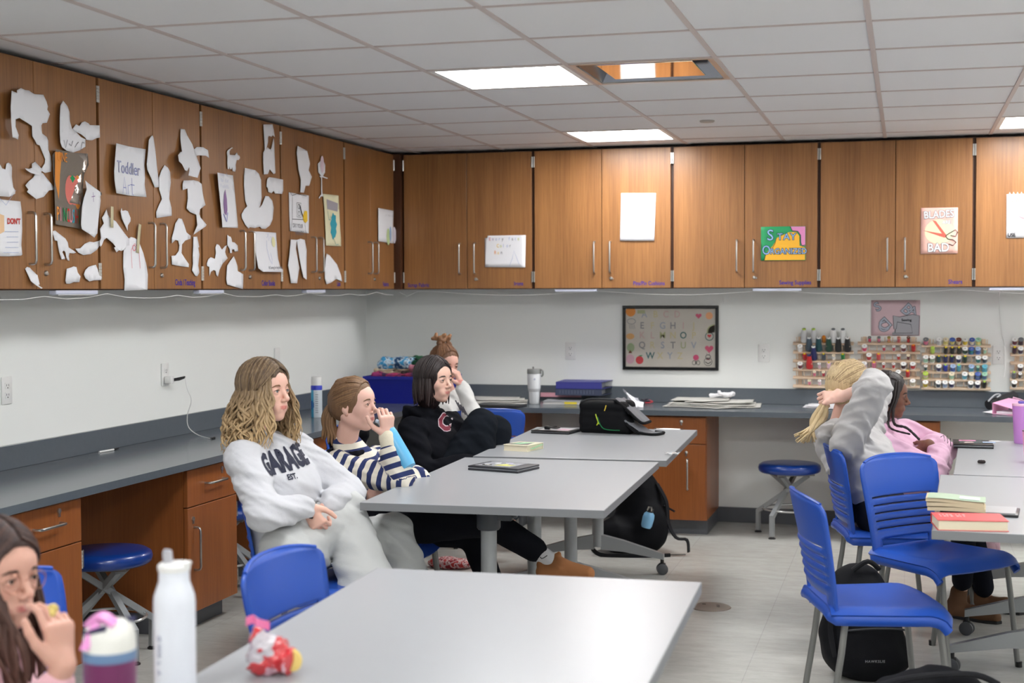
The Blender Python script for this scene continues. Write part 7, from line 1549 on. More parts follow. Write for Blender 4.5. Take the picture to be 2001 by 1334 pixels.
def body(t, P, hd, skin, lip, hands, fore=(True, True)):
    """head, neck, trunk, limbs and hands of one person as ONE mesh"""
    NB = J(P['NB']); Fh = Field(0.0024, 0.012); hd.fill(Fh)
    Fh.cap(hd.w(-0.018, 0, -0.055), NB-(hd.C-NB).normalized()*0.02, 0.046*hd.s, 0.048, 0.03)
    parts = [Fh.mesh()]
    Fb = Field(0.012, 0.03); fr, lf, up = basis(P); SR, SL, PE = J(P['SR']), J(P['SL']), J(P['PE']); mid = (SR+SL)/2
    Fb.cap(NB, mid-up*0.03, 0.05, 0.055, 0.03); Fb.cap(SR+lf*0.03, SL-lf*0.03, 0.045, 0.045, 0.04); Fb.cap(mid-up*0.1, PE+up*0.02, 0.095, 0.095, 0.05, (tuple(fr), 0.8)); Fb.cap(mid-up*0.03, mid-up*0.12, 0.07, 0.09, 0.04)
    for S, E, W, H_, K, A in (('SR', 'ER', 'WR', 'HR', 'KR', 'AR'), ('SL', 'EL', 'WL', 'HL', 'KL', 'AL')):
        Fb.cap(J(P[S]), J(P[E]), 0.040, 0.034, 0.03); Fb.cap(J(P[E]), J(P[W]), 0.034, 0.024, 0.02); Fb.cap(PE, J(P[H_]), 0.09, 0.08, 0.03); Fb.cap(J(P[H_]), J(P[K]), 0.070, 0.048, 0.03); Fb.cap(J(P[K]), J(P[A]), 0.046, 0.032, 0.02)
    parts.append(Fb.mesh())
    for (E, W, hk) in (('ER', 'WR', 0), ('EL', 'WL', 1)):
        if hands[hk] is None: continue
        Fn = Field(0.0024, 0.010); e, w_ = J(P[E]), J(P[W]); v = (w_-e)
        Fn.cap(w_-v*0.55, w_, 0.028, 0.0225, 0.015); Fn.cap(w_, w_+hands[hk]['d'].normalized()*0.02, 0.0235, 0.020, 0.015)
        hand(Fn, w_, **hands[hk]); parts.append(Fn.mesh())
    return skin_obj('body', parts, skin_mat(), t, {'tone': lambda V: hd.lipfn(V, skin, lip)}, 1)

def hair_cap(hd, grow=0.012, back=0.0, low=-0.03, face=(0.098, 0.064, 0.098), fz=-0.022, h=0.004, extra=None, fx=0.080):
    F = Field(h, 0.02); s = hd.s
    F.ell(hd.w(-0.014, 0, 0.037), (( 0.092+grow)*s, (0.073+grow)*s, (0.084+grow)*s), hd.R, 0.01)
    F.ell(hd.w(-0.040, 0, 0.0+low*0.5), ((0.062+grow+back)*s, (0.066+grow*0.6)*s, (0.070-low)*s), hd.R, 0.03)
    if extra: extra(F)
    F.ell(hd.w(fx, 0, fz), (face[0]*s*0.78, face[1]*s, face[2]*s), hd.R, 0.012, True)
    return F
def locks(mb, hd, n, length, seed, az=(55, 305), width=0.010, amp=0.010, freq=3.0, spread=0.02, part=0.0, drift=None, shell=0.012, th1=96, store=None, fr_len=1.0):
    """locks of hair laid over the skull from the parting, then falling"""
    rnd = random.Random(seed); s = hd.s
    for i in range(n):
        a = math.radians(az[0]+(az[1]-az[0])*(i+rnd.random())/n); ph = rnd.uniform(0, 6.28); ph2 = rnd.uniform(0, 6.28); L = length*rnd.uniform(0.82, 1.06); pts = []; sh = shell+rnd.uniform(0, 0.010)
        sgn = 1 if math.sin(a) >= 0 else -1
        for k in range(6):
            th = math.radians(12+(th1-12)*k/5); x = -0.012+(0.092+sh)*math.sin(th)*math.cos(a); y = (0.073+sh)*math.sin(th)*math.sin(a)+part*math.cos(th); z = 0.035+(0.084+sh)*math.cos(th)
            pts.append(hd.w(x, y, z))
        out = (hd.R @ Vector((math.cos(a), math.sin(a), 0))); out.z = 0; out.normalize(); tan = Vector((-out.y, out.x, 0)); p0 = pts[-1]; m = 16
        for k in range(1, m+1):
            t = k/m; p = p0-UP*L*t+out*spread*math.sin(PI*min(1, t*1.3)*0.5)+out*amp*math.sin(freq*2*PI*t+ph)*min(1, t*2.5)+tan*amp*1.2*math.cos(freq*2*PI*t+ph2)*min(1, t*2.5)
            if drift: p = p+drift(t, out, L)
            pts.append(p)
        n_ = len(pts); w_ = [width*s*(0.75+0.35*math.sin(PI*min(1, q/n_*1.2)))*(1 if q < n_-4 else (n_-q)/5+0.1) for q in range(n_)]
        b0 = len(mb.bm.verts); mb.tube(pts, w_, 6, flat=0.55)
        if store is not None: store += [(j/6)/n_ for j in range(n_*6)]
def comb(mb, hd, starts, ends, n, grow, seed, st, base=0.3, var=0.35, r=0.0026, jit=0.05):
    """fine strands combed over the skull from one line of directions to another"""
    rnd = random.Random(seed); c = Vector((-0.014, 0, 0.037)); ax = (0.092+grow, 0.073+grow, 0.084+grow)
    lerp = lambda P_, q: Vector(P_[min(int(q*(len(P_)-1)), len(P_)-2)]).lerp(Vector(P_[min(int(q*(len(P_)-1)), len(P_)-2)+1]), q*(len(P_)-1)-min(int(q*(len(P_)-1)), len(P_)-2))
    for i in range(n):
        q = (i+rnd.random())/n; a = lerp(starts, q).normalized(); e = (lerp(ends, q)+Vector((rnd.uniform(-jit, jit), rnd.uniform(-jit, jit), rnd.uniform(-jit, jit)))).normalized()
        w = rnd.uniform(-0.03, 0.03); pts = []; m = 11; g = rnd.uniform(-0.0012, 0.0018)
        for k in range(m):
            t = k/(m-1); d = (a*(1-t)+e*t); d = d.normalized() if d.length > 1e-3 else e; d = (d+Vector((0, w*math.sin(PI*t), 0))).normalized()
            pts.append(hd.w(c.x+d.x*(ax[0]+g), c.y+d.y*(ax[1]+g), c.z+d.z*(ax[2]+g)))
        v = base+rnd.uniform(-var, var); mb.tube(pts, [r*(0.5 if k in (0, m-1) else 1)*rnd.uniform(0.9, 1.4) for k in range(m)], 5); st.extend([v]*(m*5))
BACKLINE = [(0.42, -0.95, -0.10), (0.62, -0.80, 0.30), (0.74, -0.45, 0.68), (0.78, 0.0, 0.80), (0.74, 0.45, 0.68), (0.62, 0.80, 0.30), (0.42, 0.95, -0.10)]
def parted(mb, hd, seed, st, grow, base=0.2, var=0.3, n=46, r=0.0030):
    for s_ in (-1, 1): comb(mb, hd, [(0.86, 0.03*s_, 0.66), (0.30, 0.03*s_, 1.0), (-0.6, 0.03*s_, 0.9)], [(0.50, 0.92*s_, -0.10), (0.25, 0.97*s_, -0.30), (-0.7, 0.8*s_, -0.3)], n, grow, seed+s_, st, base, var, r)
def hair_build(t, parts, mbs, m, along):
    """parts: skull-shaped volumes; mbs: (builder, list of positions along the hair)"""
    VV = [p for p in parts]; 
    me = bpy.data.meshes.new('hair'); vs = []; fs = []; al = []
    for V, F in VV:
        o = len(vs); vs += V.tolist(); fs += (F+o).tolist(); al += along(V).tolist()
    for mb, st in mbs:
        mb.bm.verts.index_update(); o = len(vs); vs += [tuple(v.co) for v in mb.bm.verts]; fs += [[v.index+o for v in f.verts] for f in mb.bm.faces]; al += st[:len(mb.bm.verts)]+[1.0]*(len(mb.bm.verts)-len(st)); mb.bm.free()
    Li = wmat(t).inverted(); me.from_pydata([Li @ Vector(v) for v in vs], [], fs); me.polygons.foreach_set('use_smooth', [True]*len(me.polygons)); me.materials.append(m)
    a = me.attributes.new('along', 'FLOAT', 'POINT'); a.data.foreach_set('value', np.asarray(al, np.float32)); o = bpy.data.objects.new('hair', me); COL.objects.link(o); o.parent = t; return o
from mathutils.bvhtree import BVHTree
def decal(obj, txt, size, origin, xd, yd, m, name='lettering', bold=0.002, xs=1.0, lift=0.0034, spacing=1.0):
    """lettering printed on cloth: each point is laid on the cloth's surface"""
    deps = bpy.context.evaluated_depsgraph_get(); me0 = obj.data; Wm = wmat(obj)
    bvh = BVHTree.FromPolygons([Wm @ v.co for v in me0.vertices], [tuple(p.vertices) for p in me0.polygons])
    cu = bpy.data.curves.new(name, 'FONT'); cu.body = txt; cu.size = size; cu.align_x = 'CENTER'; cu.offset = bold; cu.resolution_u = 2; cu.space_character = spacing
    o = bpy.data.objects.new(name, cu); me = bpy.data.meshes.new_from_object(o); bpy.data.objects.remove(o); bpy.data.curves.remove(cu)
    bm = bmesh.new(); bm.from_mesh(me); bpy.data.meshes.remove(me)
    bmesh.ops.triangulate(bm, faces=list(bm.faces))
    for _ in range(3): bmesh.ops.subdivide_edges(bm, edges=[e for e in bm.edges if e.calc_length() > size*0.12], cuts=1); bmesh.ops.triangulate(bm, faces=list(bm.faces))
    T = frame_from(origin, xd, yd); n = T.to_3x3().col[2]
    bad = []
    for v in bm.verts:
        p = T @ Vector((v.co.x*xs, v.co.y, 0)); h = bvh.ray_cast(p+n*0.12, -n, 0.35)
        if h[0]: v.co = h[0]+n*lift
        else: bad.append(v)
    bmesh.ops.delete(bm, geom=bad, context='VERTS')
    mb = MB(); mb.bm.free(); mb.bm = bm; return mb.build(name, m, obj, world=True)
def shoe(t, A, fwd, m, name='shoe', L=0.25, h=0.075, sole=None):
    f = fwd.copy(); f.z = 0; f.normalize(); l = UP.cross(f); F = Field(0.006, 0.02); g = Vector((A.x, A.y, 0.0)); z = 0.028
    F.cap(g-f*0.05+UP*0.035, g+f*(L*0.42)+UP*0.032, 0.036, 0.038, 0.03); F.cap(g+f*L*0.42+UP*0.030, g+f*(L*0.62)+UP*0.026, 0.038, 0.030, 0.02); F.cap(g-f*0.03+UP*0.05, g-f*0.015+UP*h, 0.038, 0.040, 0.03)
    V, Fc = F.mesh(folds(0.0015, 40, 1)); V[:, 2] = np.maximum(V[:, 2], 0.004); o = skin_obj(name, [(V, Fc)], m, t)
    if sole is not None:
        MB(frame_from(g, f, l)).prism([(-0.085, -0.030), (0.05, -0.036), (L*0.5, -0.040), (L*0.70, -0.026), (L*0.755, 0), (L*0.70, 0.026), (L*0.5, 0.040), (0.05, 0.036), (-0.085, 0.030)], 0.001, 0.014, bev=0.002).build('sole', sole, o, world=True)
    return o
def runfn(P, period=0.036):
    """distance along the nearest limb of the jumper, in stripe widths"""
    segs = []
    fr, lf, up = basis(P)
    for S, E, W in (('SR', 'ER', 'WR'), ('SL', 'EL', 'WL')):
        a, b, c = J(P[S]), J(P[E]), J(P[W]); segs.append((a, b, 0.0)); segs.append((b, c, (b-a).length))
    PE = J(P['PE']); NB = J(P['NB']); segs.append((PE-up*0.05, NB-up*0.10, 0.0))
    def f(V):
        best = np.full(len(V), 9.0); val = np.zeros(len(V))
        for i, (a, b, o) in enumerate(segs):
            a_ = np.array(a); ba = np.array(b-a); t = np.clip((V-a_) @ ba/(ba @ ba), 0, 1); d = np.linalg.norm(V-a_-t[:, None]*ba, axis=1)-(0.10 if i == 4 else 0.03)
            m = d < best; best[m] = d[m]; val[m] = ((V-a_) @ ba/np.linalg.norm(ba))[m]+o
        return val/period+10
    return f
def D(r, f, u): return (VR*r+VF*f+UP*u).normalized()      # picture right, away from the camera, up
def person(label, P): return thing('person', label, 'person', Vector((J(P['PE']).x, J(P['PE']).y, 0)))

# ---- blonde girl in the white hoodie
P = dict(NB=(502, 852, 5.28), SR=(476, 897, 5.13), SL=(577, 878, 5.44), PE=(562, 1072, 5.22), ER=(517, 1002, 4.98), WR=(600, 990, 5.10), EL=(680, 962, 5.42), WL=(645, 985, 5.22),
         HR=(562, 1080, 5.10), HL=(592, 1074, 5.36), KR=(672, 994, 5.34), AR=(728, 1180, 5.22), KL=(768, 1042, 5.58), AL=(838, 1275, 5.45))
t = person('girl with long wavy blonde hair in a white hoodie and light sweatpants, sitting cross-legged', P); hd = Head(J((519, 768, 5.25)), D(0.86, -0.50, 0.03))
b = body(t, P, hd, (222, 176, 158), (196, 104, 98), [dict(d=D(0.5, 0.1, -0.85), dorsal=D(-0.2, -0.9, 0.1), side=1, curl=(0.9, 0.9, 0.95, 1.0)), dict(d=D(-0.3, -0.2, -0.9), dorsal=D(0.5, -0.8, 0.2), side=-1, curl=(0.9, 0.9, 0.9, 0.9))])
hd.extras(t, b, (120, 88, 62), ('blue_grey', (96, 104, 104)))
M_heather = cloth('heather_white', (200, 201, 206)); ho = dress(t, 'hoodie', torso_field(P, 0.006, 1.06, (0.066, 0.060, 0.046)), M_heather, 21, 0.008, 15)
trousers(t, P, cloth('oatmeal_fleece', (192, 194, 193)), (0.092, 0.080, 0.085), 0.007, 5, 0.007, 1.35)
fr, lf, up = basis(P); mid = (J(P['SR'])+J(P['SL']))/2
nrm = (fr*0.75-VF*0.65).normalized(); xd = UP.cross(nrm).normalized(); M_navyt = mat('letter_navy', (26, 30, 52), 0.8)
o_ = J((583, 912, 5.1)); decal(ho, 'GARAGE', 0.098, o_-UP*0.015, xd+UP*0.10, UP-xd*0.05, M_navyt, bold=0.0055, xs=0.60); decal(ho, 'EST.', 0.026, o_-UP*0.048, xd+UP*0.05, UP, M_navyt, bold=0.001)
MB().tube([J((P['WR'][0]+9, P['WR'][1]+5, 5.09))+Vector((0, 0, 0.0))+D(0, 1, 0)*0.0+lf*0.030*math.cos(a)+UP*0.030*math.sin(a) for a in [k*PI/8 for k in range(16)]], 0.005, 6, closed=True).build('wristband', M_black, t, world=True, smooth=True)
mb = MB(); st = []
locks(mb, hd, 110, 0.27, 3, (60, 300), 0.0075, 0.011, 2.3, 0.022, 0.0, None, 0.007, 98, st); locks(mb, hd, 90, 0.24, 8, (75, 285), 0.0065, 0.015, 2.8, 0.042, 0.0, None, 0.011, 100, st)
locks(mb, hd, 22, 0.22, 6, (38, 62), 0.0055, 0.008, 2.0, 0.040, 0.0, None, 0.006, 88, st); locks(mb, hd, 22, 0.22, 9, (298, 322), 0.0055, 0.008, 2.0, 0.040, 0.0, None, 0.006, 88, st)
parted(mb, hd, 31, st, 0.019, 0.12, 0.2)
al = lambda V: np.clip((hd.C.z+0.02-V[:, 2])*1.2, 0, 1)
hair_build(t, [hair_cap(hd, 0.016, 0.010, -0.05).mesh(folds(0.003, 70, 3))], [(mb, st)], hair_mat('hair_balayage', (82, 64, 48), (198, 168, 124)), al)

# ---- girl in the striped sweater drinking
P = dict(NB=(676, 866, 5.95), SR=(655, 912, 5.83), SL=(742, 898, 6.12), PE=(690, 1040, 6.0), ER=(783, 938, 5.72), WR=(757, 852, 5.74), EL=(815, 938, 6.0), WL=(752, 950, 5.86),
         HR=(690, 1035, 5.88), HL=(700, 1030, 6.12), KR=(955, 1018, 5.95), AR=(1052, 1078, 5.95), KL=(925, 1040, 6.2), AL=(975, 1190, 6.2))
t = person('girl with a brown ponytail in a blue and white striped sweater, drinking', P); hd = Head(J((692, 793, 5.9)), D(0.93, -0.37, 0.02))
b = body(t, P, hd, (224, 180, 164), (190, 100, 96), [dict(d=D(-0.02, -0.05, 1.0), dorsal=D(0.45, -0.85, 0.1), side=1, curl=(0.75, 0.8, 0.85, 0.9), thdir=D(-0.8, 0.1, 0.5)), dict(d=D(-0.85, -0.1, -0.45), dorsal=D(-0.2, -0.75, 0.6), side=-1, curl=(0.35, 0.4, 0.45, 0.5), spread=0.4)])
hd.extras(t, b, (112, 84, 64), ('brown', (86, 74, 62)), (226, 180, 160))
sw = dress(t, 'sweater', torso_field(P, 0.006, 0.98, (0.062, 0.054, 0.046), hood=False, sleeves=(0.80, 0.86)), stripe_mat(), 33, 0.006, 15, {'run': runfn(P, 0.044)})
M_cuff = cloth('cream_cuff', (226, 218, 196))
for E_, W_ in (('ER', 'WR'), ('EL', 'WL')): F = Field(0.005, 0.02); a, c = J(P[E_]), J(P[W_]); F.cap(a+(c-a)*0.76, a+(c-a)*0.97, 0.040, 0.037, 0.005); dress(t, 'cuff', F, M_cuff, 2, 0.0006, 20)
F = Field(0.005, 0.02); NB = J(P['NB']); fr, lf, up = basis(P); F.chain([NB+fr*0.075*math.cos(a)+lf*0.078*math.sin(a)-up*0.035 for a in [k*PI/8 for k in range(17)]], [0.013]*17, 0.006); dress(t, 'collar', F, cloth('black_collar', (26, 26, 32)), 2, 0.001, 40)
trousers(t, P, cloth('black_knit', (24, 25, 30)), (0.088, 0.066, 0.056), 0.009, 6, 0.004)
def ex(F):
    F.ell(hd.w(-0.10, 0, -0.012), (0.018, 0.020, 0.020), None, 0.01)
mb = MB(); st = []; rnd = random.Random(5)
for k in range(26):
    a = rnd.uniform(0, 6.28); r = rnd.uniform(0, 0.017); q0 = hd.w(-0.108, 0, -0.012)+VF*r*math.cos(a)+UP*r*math.sin(a)
    pts = [q0-D(1, 0, 0)*(0.012*math.sin(PI*min(1, j/6)))+D(-0.05, 0, -1)*0.145*(j/9)+VR*(r*0.9*math.cos(a+1)*(1+j/5))+VF*(r*0.8*math.sin(a)) for j in range(10)]
    mb.tube(pts, [0.006, 0.009, 0.010, 0.010, 0.010, 0.009, 0.008, 0.007, 0.005, 0.002], 6); st += [0.3+0.05*(j//6) for j in range(60)]
comb(mb, hd, BACKLINE, [(-0.98, 0, -0.42)]*7, 120, 0.0105, 44, st, 0.35, 0.3)
hair_build(t, [hair_cap(hd, 0.009, 0.004, 0.0, extra=ex, face=(0.098, 0.068, 0.100)).mesh(folds(0.0012, 90, 3))], [(mb, st)], hair_mat('hair_brown', (92, 66, 46), (156, 120, 84)), lambda V: V[:, 2]*0+0.25)
q0 = hd.w(-0.106, 0, -0.010); MB().tube([q0+VF*0.022*math.cos(a)+UP*0.022*math.sin(a) for a in [k*PI/6 for k in range(12)]], 0.006, 8, closed=True).build('hair_tie', mat('tie_beige', (176, 160, 140), 0.5), t, world=True, smooth=True)
# her bottle
al_ = J(P['AR']); A = J((1086, 1104, 5.93)); F = Field(0.005, 0.02); F.cap(al_-(A-al_)*0.5, A, 0.040, 0.036, 0.01); so = dress(t, 'sock', F, cloth('white_sock', (214, 214, 216)), 1, 0.0015, 20)
mbx = MB(); stroke(mbx, [(-0.014, 0.001), (-0.008, -0.006), (0.002, -0.003), (0.016, 0.006)], 0.004, 0.0, M=frame_from(J((1062, 1088, 5.88)), D(1, 0, 0.05), D(-0.05, 0, 1))); mbx.build('emblem', M_black, so, world=True)
F = Field(0.005, 0.02); hl = J((1062, 1117, 5.93)); to = J((1148, 1120, 5.88)); ml = J((1095, 1110, 5.92)); F.cap(hl, ml, 0.034, 0.042, 0.02); F.cap(ml, to, 0.042, 0.032, 0.02); F.cap(hl+UP*0.01, hl+UP*0.03-VR*0.012, 0.030, 0.018, 0.01); F.cap(ml+UP*0.01, ml+UP*0.035-VR*0.012, 0.036, 0.020, 0.01)
F.cap(J((1083, 1096, 5.93)), J((1092, 1082, 5.93)), 0.030, 0.012, 0.01)
bt = dress(t, 'boot', F, mat('suede_tan', (158, 104, 62), 0.85, bump=0.1, bscale=300), 3, 0.002, 20); MB().tube([hl-UP*0.030, (hl+to)*0.5-UP*0.040, to-UP*0.026], [0.024, 0.030, 0.022], 12, flat=0.35).build('sole', mat('gum_sole', (190, 170, 130), 0.7), bt, world=True, smooth=True)
a = J((735, 822, 5.78)); b0 = J((752, 830, 5.76)); c = J((800, 912, 5.70)); tb = thing('water_bottle', 'light blue soft bottle held to the mouth of the striped girl', 'bottle', b0)
dv = (c-b0).normalized(); Mz = frame_from(b0, VF-dv*VF.dot(dv), dv.cross(VF-dv*VF.dot(dv))); L = (c-b0).length
Mz = Matrix.Translation(b0) @ dv.to_track_quat('Z', 'Y').to_matrix().to_4x4()
MB(Mz).lathe([(0, 0.0), (0.020, 0.0), (0.028, 0.02), (0.031, 0.05), (0.031, L-0.02), (0.027, L), (0, L)], 24).build('flask', mat('bottle_aqua', (96, 176, 220), 0.35), tb, world=True, smooth=True)
MB(Mz).lathe([(0, -0.024), (0.021, -0.024), (0.022, 0.012), (0.0, 0.014)], 20).build('cap', mat('cap_clear_blue', (196, 214, 232), 0.3), tb, world=True, smooth=True)
MB().tube([a, b0], [0.008, 0.010], 10).build('mouthpiece', mat('cap_clear_blue', (196, 214, 232), 0.3), tb, world=True, smooth=True)

# ---- girl in the black hoodie, one knee up
P = dict(NB=(834, 800, 7.16), SR=(805, 843, 7.0), SL=(882, 830, 7.32), PE=(845, 958, 7.15), ER=(826, 925, 6.90), WR=(915, 905, 6.86), EL=(925, 885, 7.35), WL=(938, 905, 7.05),
         HR=(850, 962, 7.05), HL=(862, 965, 7.28), KR=(940, 830, 7.08), AR=(948, 985, 7.05), KL=(968, 842, 7.26), AL=(975, 985, 7.25))
t = person('girl with straight dark hair in a black hoodie with one knee drawn up', P); hd = Head(J((849, 745, 7.1)), D(0.80, -0.60, 0.0))
b = body(t, P, hd, (218, 176, 158), (182, 96, 92), [dict(d=D(0.6, 0.1, -0.5), dorsal=D(0, -0.9, 0.3), side=1), dict(d=D(0.2, -0.5, -0.6), dorsal=D(0.4, -0.7, 0.2), side=-1)])
hd.extras(t, b, (34, 26, 24), ('dark_brown', (54, 40, 34)), (206, 200, 196))
M_blk = cloth('black_fleece', (19, 20, 25)); hoo = dress(t, 'hoodie', torso_field(P, 0.008, 1.06, (0.066, 0.058, 0.052), sleeves=(1.06, 1.06)), M_blk, 41, 0.007, 15)
trousers(t, P, cloth('black_sweatpants', (24, 28, 34)), (0.092, 0.078, 0.062), 0.008, 7, 0.006, 1.0)
decal(hoo, 'C', 0.105, J((868, 842, 7.0)), D(0.9, 0.1, -0.35), D(0.35, 0.0, 0.9), mat('maroon_letter', (120, 34, 54), 0.8), bold=0.004, lift=0.005); decal(hoo, 'C', 0.105, J((868, 842, 7.0)), D(0.9, 0.1, -0.35), D(0.35, 0.0, 0.9), mat('white_letter_edge', (214, 200, 206), 0.8), bold=0.0075, lift=0.002)
mb = MB(); st = []; locks(mb, hd, 56, 0.135, 13, (66, 294), 0.012, 0.003, 0.7, 0.006, 0.0, None, 0.003, 98, st); locks(mb, hd, 12, 0.140, 15, (292, 318), 0.008, 0.003, 0.7, 0.0, 0.0, lambda q, o, L: -o*0.04*q, 0.003, 92, st)
parted(mb, hd, 17, st, 0.015, 0.2, 0.2)
hair_build(t, [hair_cap(hd, 0.013, 0.006, -0.06, face=(0.098, 0.064, 0.100)).mesh(folds(0.001, 80, 3))], [(mb, st)], hair_mat('hair_dark', (26, 18, 18), (50, 34, 32), 0.5), lambda V: V[:, 2]*0+0.2)
# jacket hung over her chair

# ---- girl with the bun, behind
P = dict(NB=(878, 772, 8.52), SR=(858, 800, 8.40), SL=(905, 792, 8.66), PE=(885, 905, 8.5), ER=(862, 880, 8.25), WR=(890, 890, 8.15), EL=(925, 812, 8.30), WL=(902, 752, 8.36),
         HR=(885, 912, 8.40), HL=(892, 912, 8.62), KR=(985, 905, 8.2), AR=(1000, 1010, 8.1), KL=(1000, 900, 8.5), AL=(1010, 1000, 8.4))
t = person('girl with a brown hair bun in a white sweater resting her face on her hand', P); hd = Head(J((868, 713, 8.45)), D(0.62, -0.75, -0.22))
b = body(t, P, hd, (220, 172, 156), (186, 100, 96), [None, dict(d=D(-0.35, -0.1, 0.9), dorsal=D(0.8, -0.3, 0.2), side=1, curl=(0.6, 0.6, 0.7, 0.7))])
hd.extras(t, b, (110, 78, 56), ('brown', (86, 74, 62)))
sw = dress(t, 'sweater', torso_field(P, 0.008, 0.98, (0.060, 0.055, 0.045), hood=False), cloth('ivory_sweater', (216, 216, 214)), 51, 0.006, 15)
mbx = MB()
for k in range(4): stroke(mbx, [(0.014*k, 0.03-0.012*k), (0.014*k+0.03, -0.03-0.012*k)], 0.006, 0, M=frame_from(J((890, 792, 8.20)), VR, UP))
mbx.build('navy_stripes', M_navyt, sw, world=True)
trousers(t, P, cloth('grey_jeans', (60, 68, 76)), (0.085, 0.065, 0.055), 0.010, 6, 0.004)
def ex(F):
    rnd = random.Random(3)
    for k in range(18):
        c0 = hd.w(-0.050+rnd.uniform(-.045, .030), rnd.uniform(-.040, .040), 0.138+rnd.uniform(-.012, .032)); c1 = c0+Vector((rnd.uniform(-.02, .02), rnd.uniform(-.02, .02), rnd.uniform(-.012, .018))); F.cap(c0, c1, 0.014, 0.011, 0.004)
    F.ell(hd.w(-0.115, 0.0, 0.07), (0.016, 0.014, 0.016), None, 0.01)
mb = MB(); st = []; comb(mb, hd, BACKLINE+[(-0.6, 0.6, -0.6), (-0.9, 0, -0.7)], [(-0.35, 0, 1.0)]*9, 110, 0.0115, 45, st, 0.25, 0.25)
hair_build(t, [hair_cap(hd, 0.010, 0.002, 0.0, extra=ex, face=(0.098, 0.066, 0.096)).mesh(folds(0.0015, 90, 3))], [(mb, st)], hair_mat('hair_auburn', (96, 64, 46), (176, 128, 86)), lambda V: np.clip((V[:, 2]-hd.C.z-0.10)*7, 0.15, 0.8))

# ---- blonde girl in the grey hoodie, hands behind her head
P = dict(NB=(1642, 826, 6.50), SR=(1655, 862, 6.34), SL=(1692, 850, 6.66), PE=(1722, 1006, 6.45), ER=(1708, 752, 6.20), WR=(1646, 774, 6.33), EL=(1712, 770, 6.78), WL=(1650, 778, 6.55),
         HR=(1722, 1010, 6.34), HL=(1738, 1010, 6.58), KR=(1885, 1003, 6.3), AR=(1880, 1145, 6.62), KL=(1890, 995, 6.62), AL=(1925, 1160, 6.8))
t = person('blonde girl in a light grey hoodie gathering her ponytail with raised arms', P); hd = Head(J((1661, 756, 6.45)), D(0.93, 0.34, -0.02))
b = body(t, P, hd, (226, 182, 166), (190, 104, 98), [dict(d=D(-0.93, 0.1, -0.1), dorsal=D(0.1, -0.9, 0.4), side=-1, curl=(0.95, 1.0, 1.05, 1.1), thdir=D(-0.6, -0.3, -0.6)), dict(d=D(-0.9, -0.3, 0.15), dorsal=D(0.1, 0.8, 0.5), side=1, curl=(0.7, 0.7, 0.7, 0.7))])
hd.extras(t, b, (150, 120, 84), ('brown', (86, 74, 62)))
M_gh = cloth('grey_fleece', (186, 184, 184)); F = torso_field(P, 0.006, 1.06, (0.072, 0.066, 0.050), sleeves=(0.30, 0.40)); fr, lf, up = basis(P)
F.cap(J((1630, 850, 6.5)), J((1640, 900, 6.5)), 0.06, 0.085, 0.05)
dress(t, 'hoodie', F, M_gh, 61, 0.010, 15)
trousers(t, P, cloth('dark_leggings', (26, 28, 36)), (0.085, 0.062, 0.050), 0.010, 6, 0.003)
mb = MB(); st = []; rnd = random.Random(6)
for k in range(60):
    a = rnd.uniform(0, 6.28); r = rnd.uniform(0, 1); q0 = J((1616, 783, 6.36)); q1 = J((1598-14*r*math.cos(a), 822, 6.38+0.03*r*math.sin(a))); q2 = J((1578+26*r*math.cos(a)-6, 858+rnd.uniform(-14, 8), 6.38+0.05*r*math.sin(a)))
    pts = smooth_path([hd.w(-0.098, 0.02*math.cos(a), -0.012+0.02*math.sin(a)), q0+VF*0.012*math.sin(a)+UP*0.012*math.cos(a), q1, q2], 4); n_ = len(pts)
    mb.tube(pts, [0.006+0.004*math.sin(PI*j/(n_-1)) if j < n_-2 else 0.003 for j in range(n_)], 6); st += [0.75 + 0.02*(j//6) for j in range(n_*6)]
comb(mb, hd, BACKLINE, [(-0.97, -0.1, -0.45)]*7, 150, 0.0140, 46, st, 0.5, 0.35)
hair_build(t, [hair_cap(hd, 0.012, 0.006, -0.01, face=(0.098, 0.066, 0.100)).mesh(folds(0.0016, 85, 3))], [(mb, st)], hair_mat('hair_blonde', (116, 92, 64), (208, 184, 142)), lambda V: np.clip(0.62-(V[:, 2]-hd.C.z-0.09)*6, 0.25, 0.75))
MB().tube([J((1652, 772, 6.33))+VR*0.004*math.sin(a)+VF*0.027*math.cos(a)+UP*0.027*math.sin(a) for a in [k*PI/8 for k in range(16)]], 0.0015, 5, closed=True).build('bracelet', mat('gold', (206, 160, 90), 0.3, metal=1), t, world=True, smooth=True)
for A_, nm in ((J(P['AR']), 0), (J(P['AL']), 1)): shoe(t, A_, D(0.6, -0.5, 0), mat('suede_dark', (104, 72, 48), 0.85, bump=0.1, bscale=300), 'boot', 0.25, 0.12, M_black)

# ---- girl with braids in the pink hoodie
P = dict(NB=(1716, 826, 7.12), SR=(1712, 866, 6.98), SL=(1770, 846, 7.30), PE=(1742, 962, 7.15), ER=(1822, 922, 6.84), WR=(1836, 880, 6.98), EL=(1832, 872, 7.30), WL=(1815, 868, 7.02),
         HR=(1745, 965, 7.05), HL=(1760, 965, 7.28), KR=(1900, 955, 7.0), AR=(1925, 1080, 6.95), KL=(1905, 950, 7.25), AL=(1935, 1075, 7.2))
t = person('girl with long dark braids in a pink hoodie sitting with folded arms', P); hd = Head(J((1736, 775, 7.1)), D(0.95, -0.30, -0.10))
b = body(t, P, hd, (112, 72, 54), (132, 72, 66), [dict(d=D(-0.35, 0.2, -0.8), dorsal=D(0.5, -0.8, 0.2), side=1), dict(d=D(-0.5, 0.4, -0.6), dorsal=D(-0.3, -0.9, 0.1), side=-1, curl=(0.9, 0.9, 0.9, 0.9))])
hd.extras(t, b, (24, 18, 18), ('dark_brown', (44, 32, 28)), (206, 196, 150))
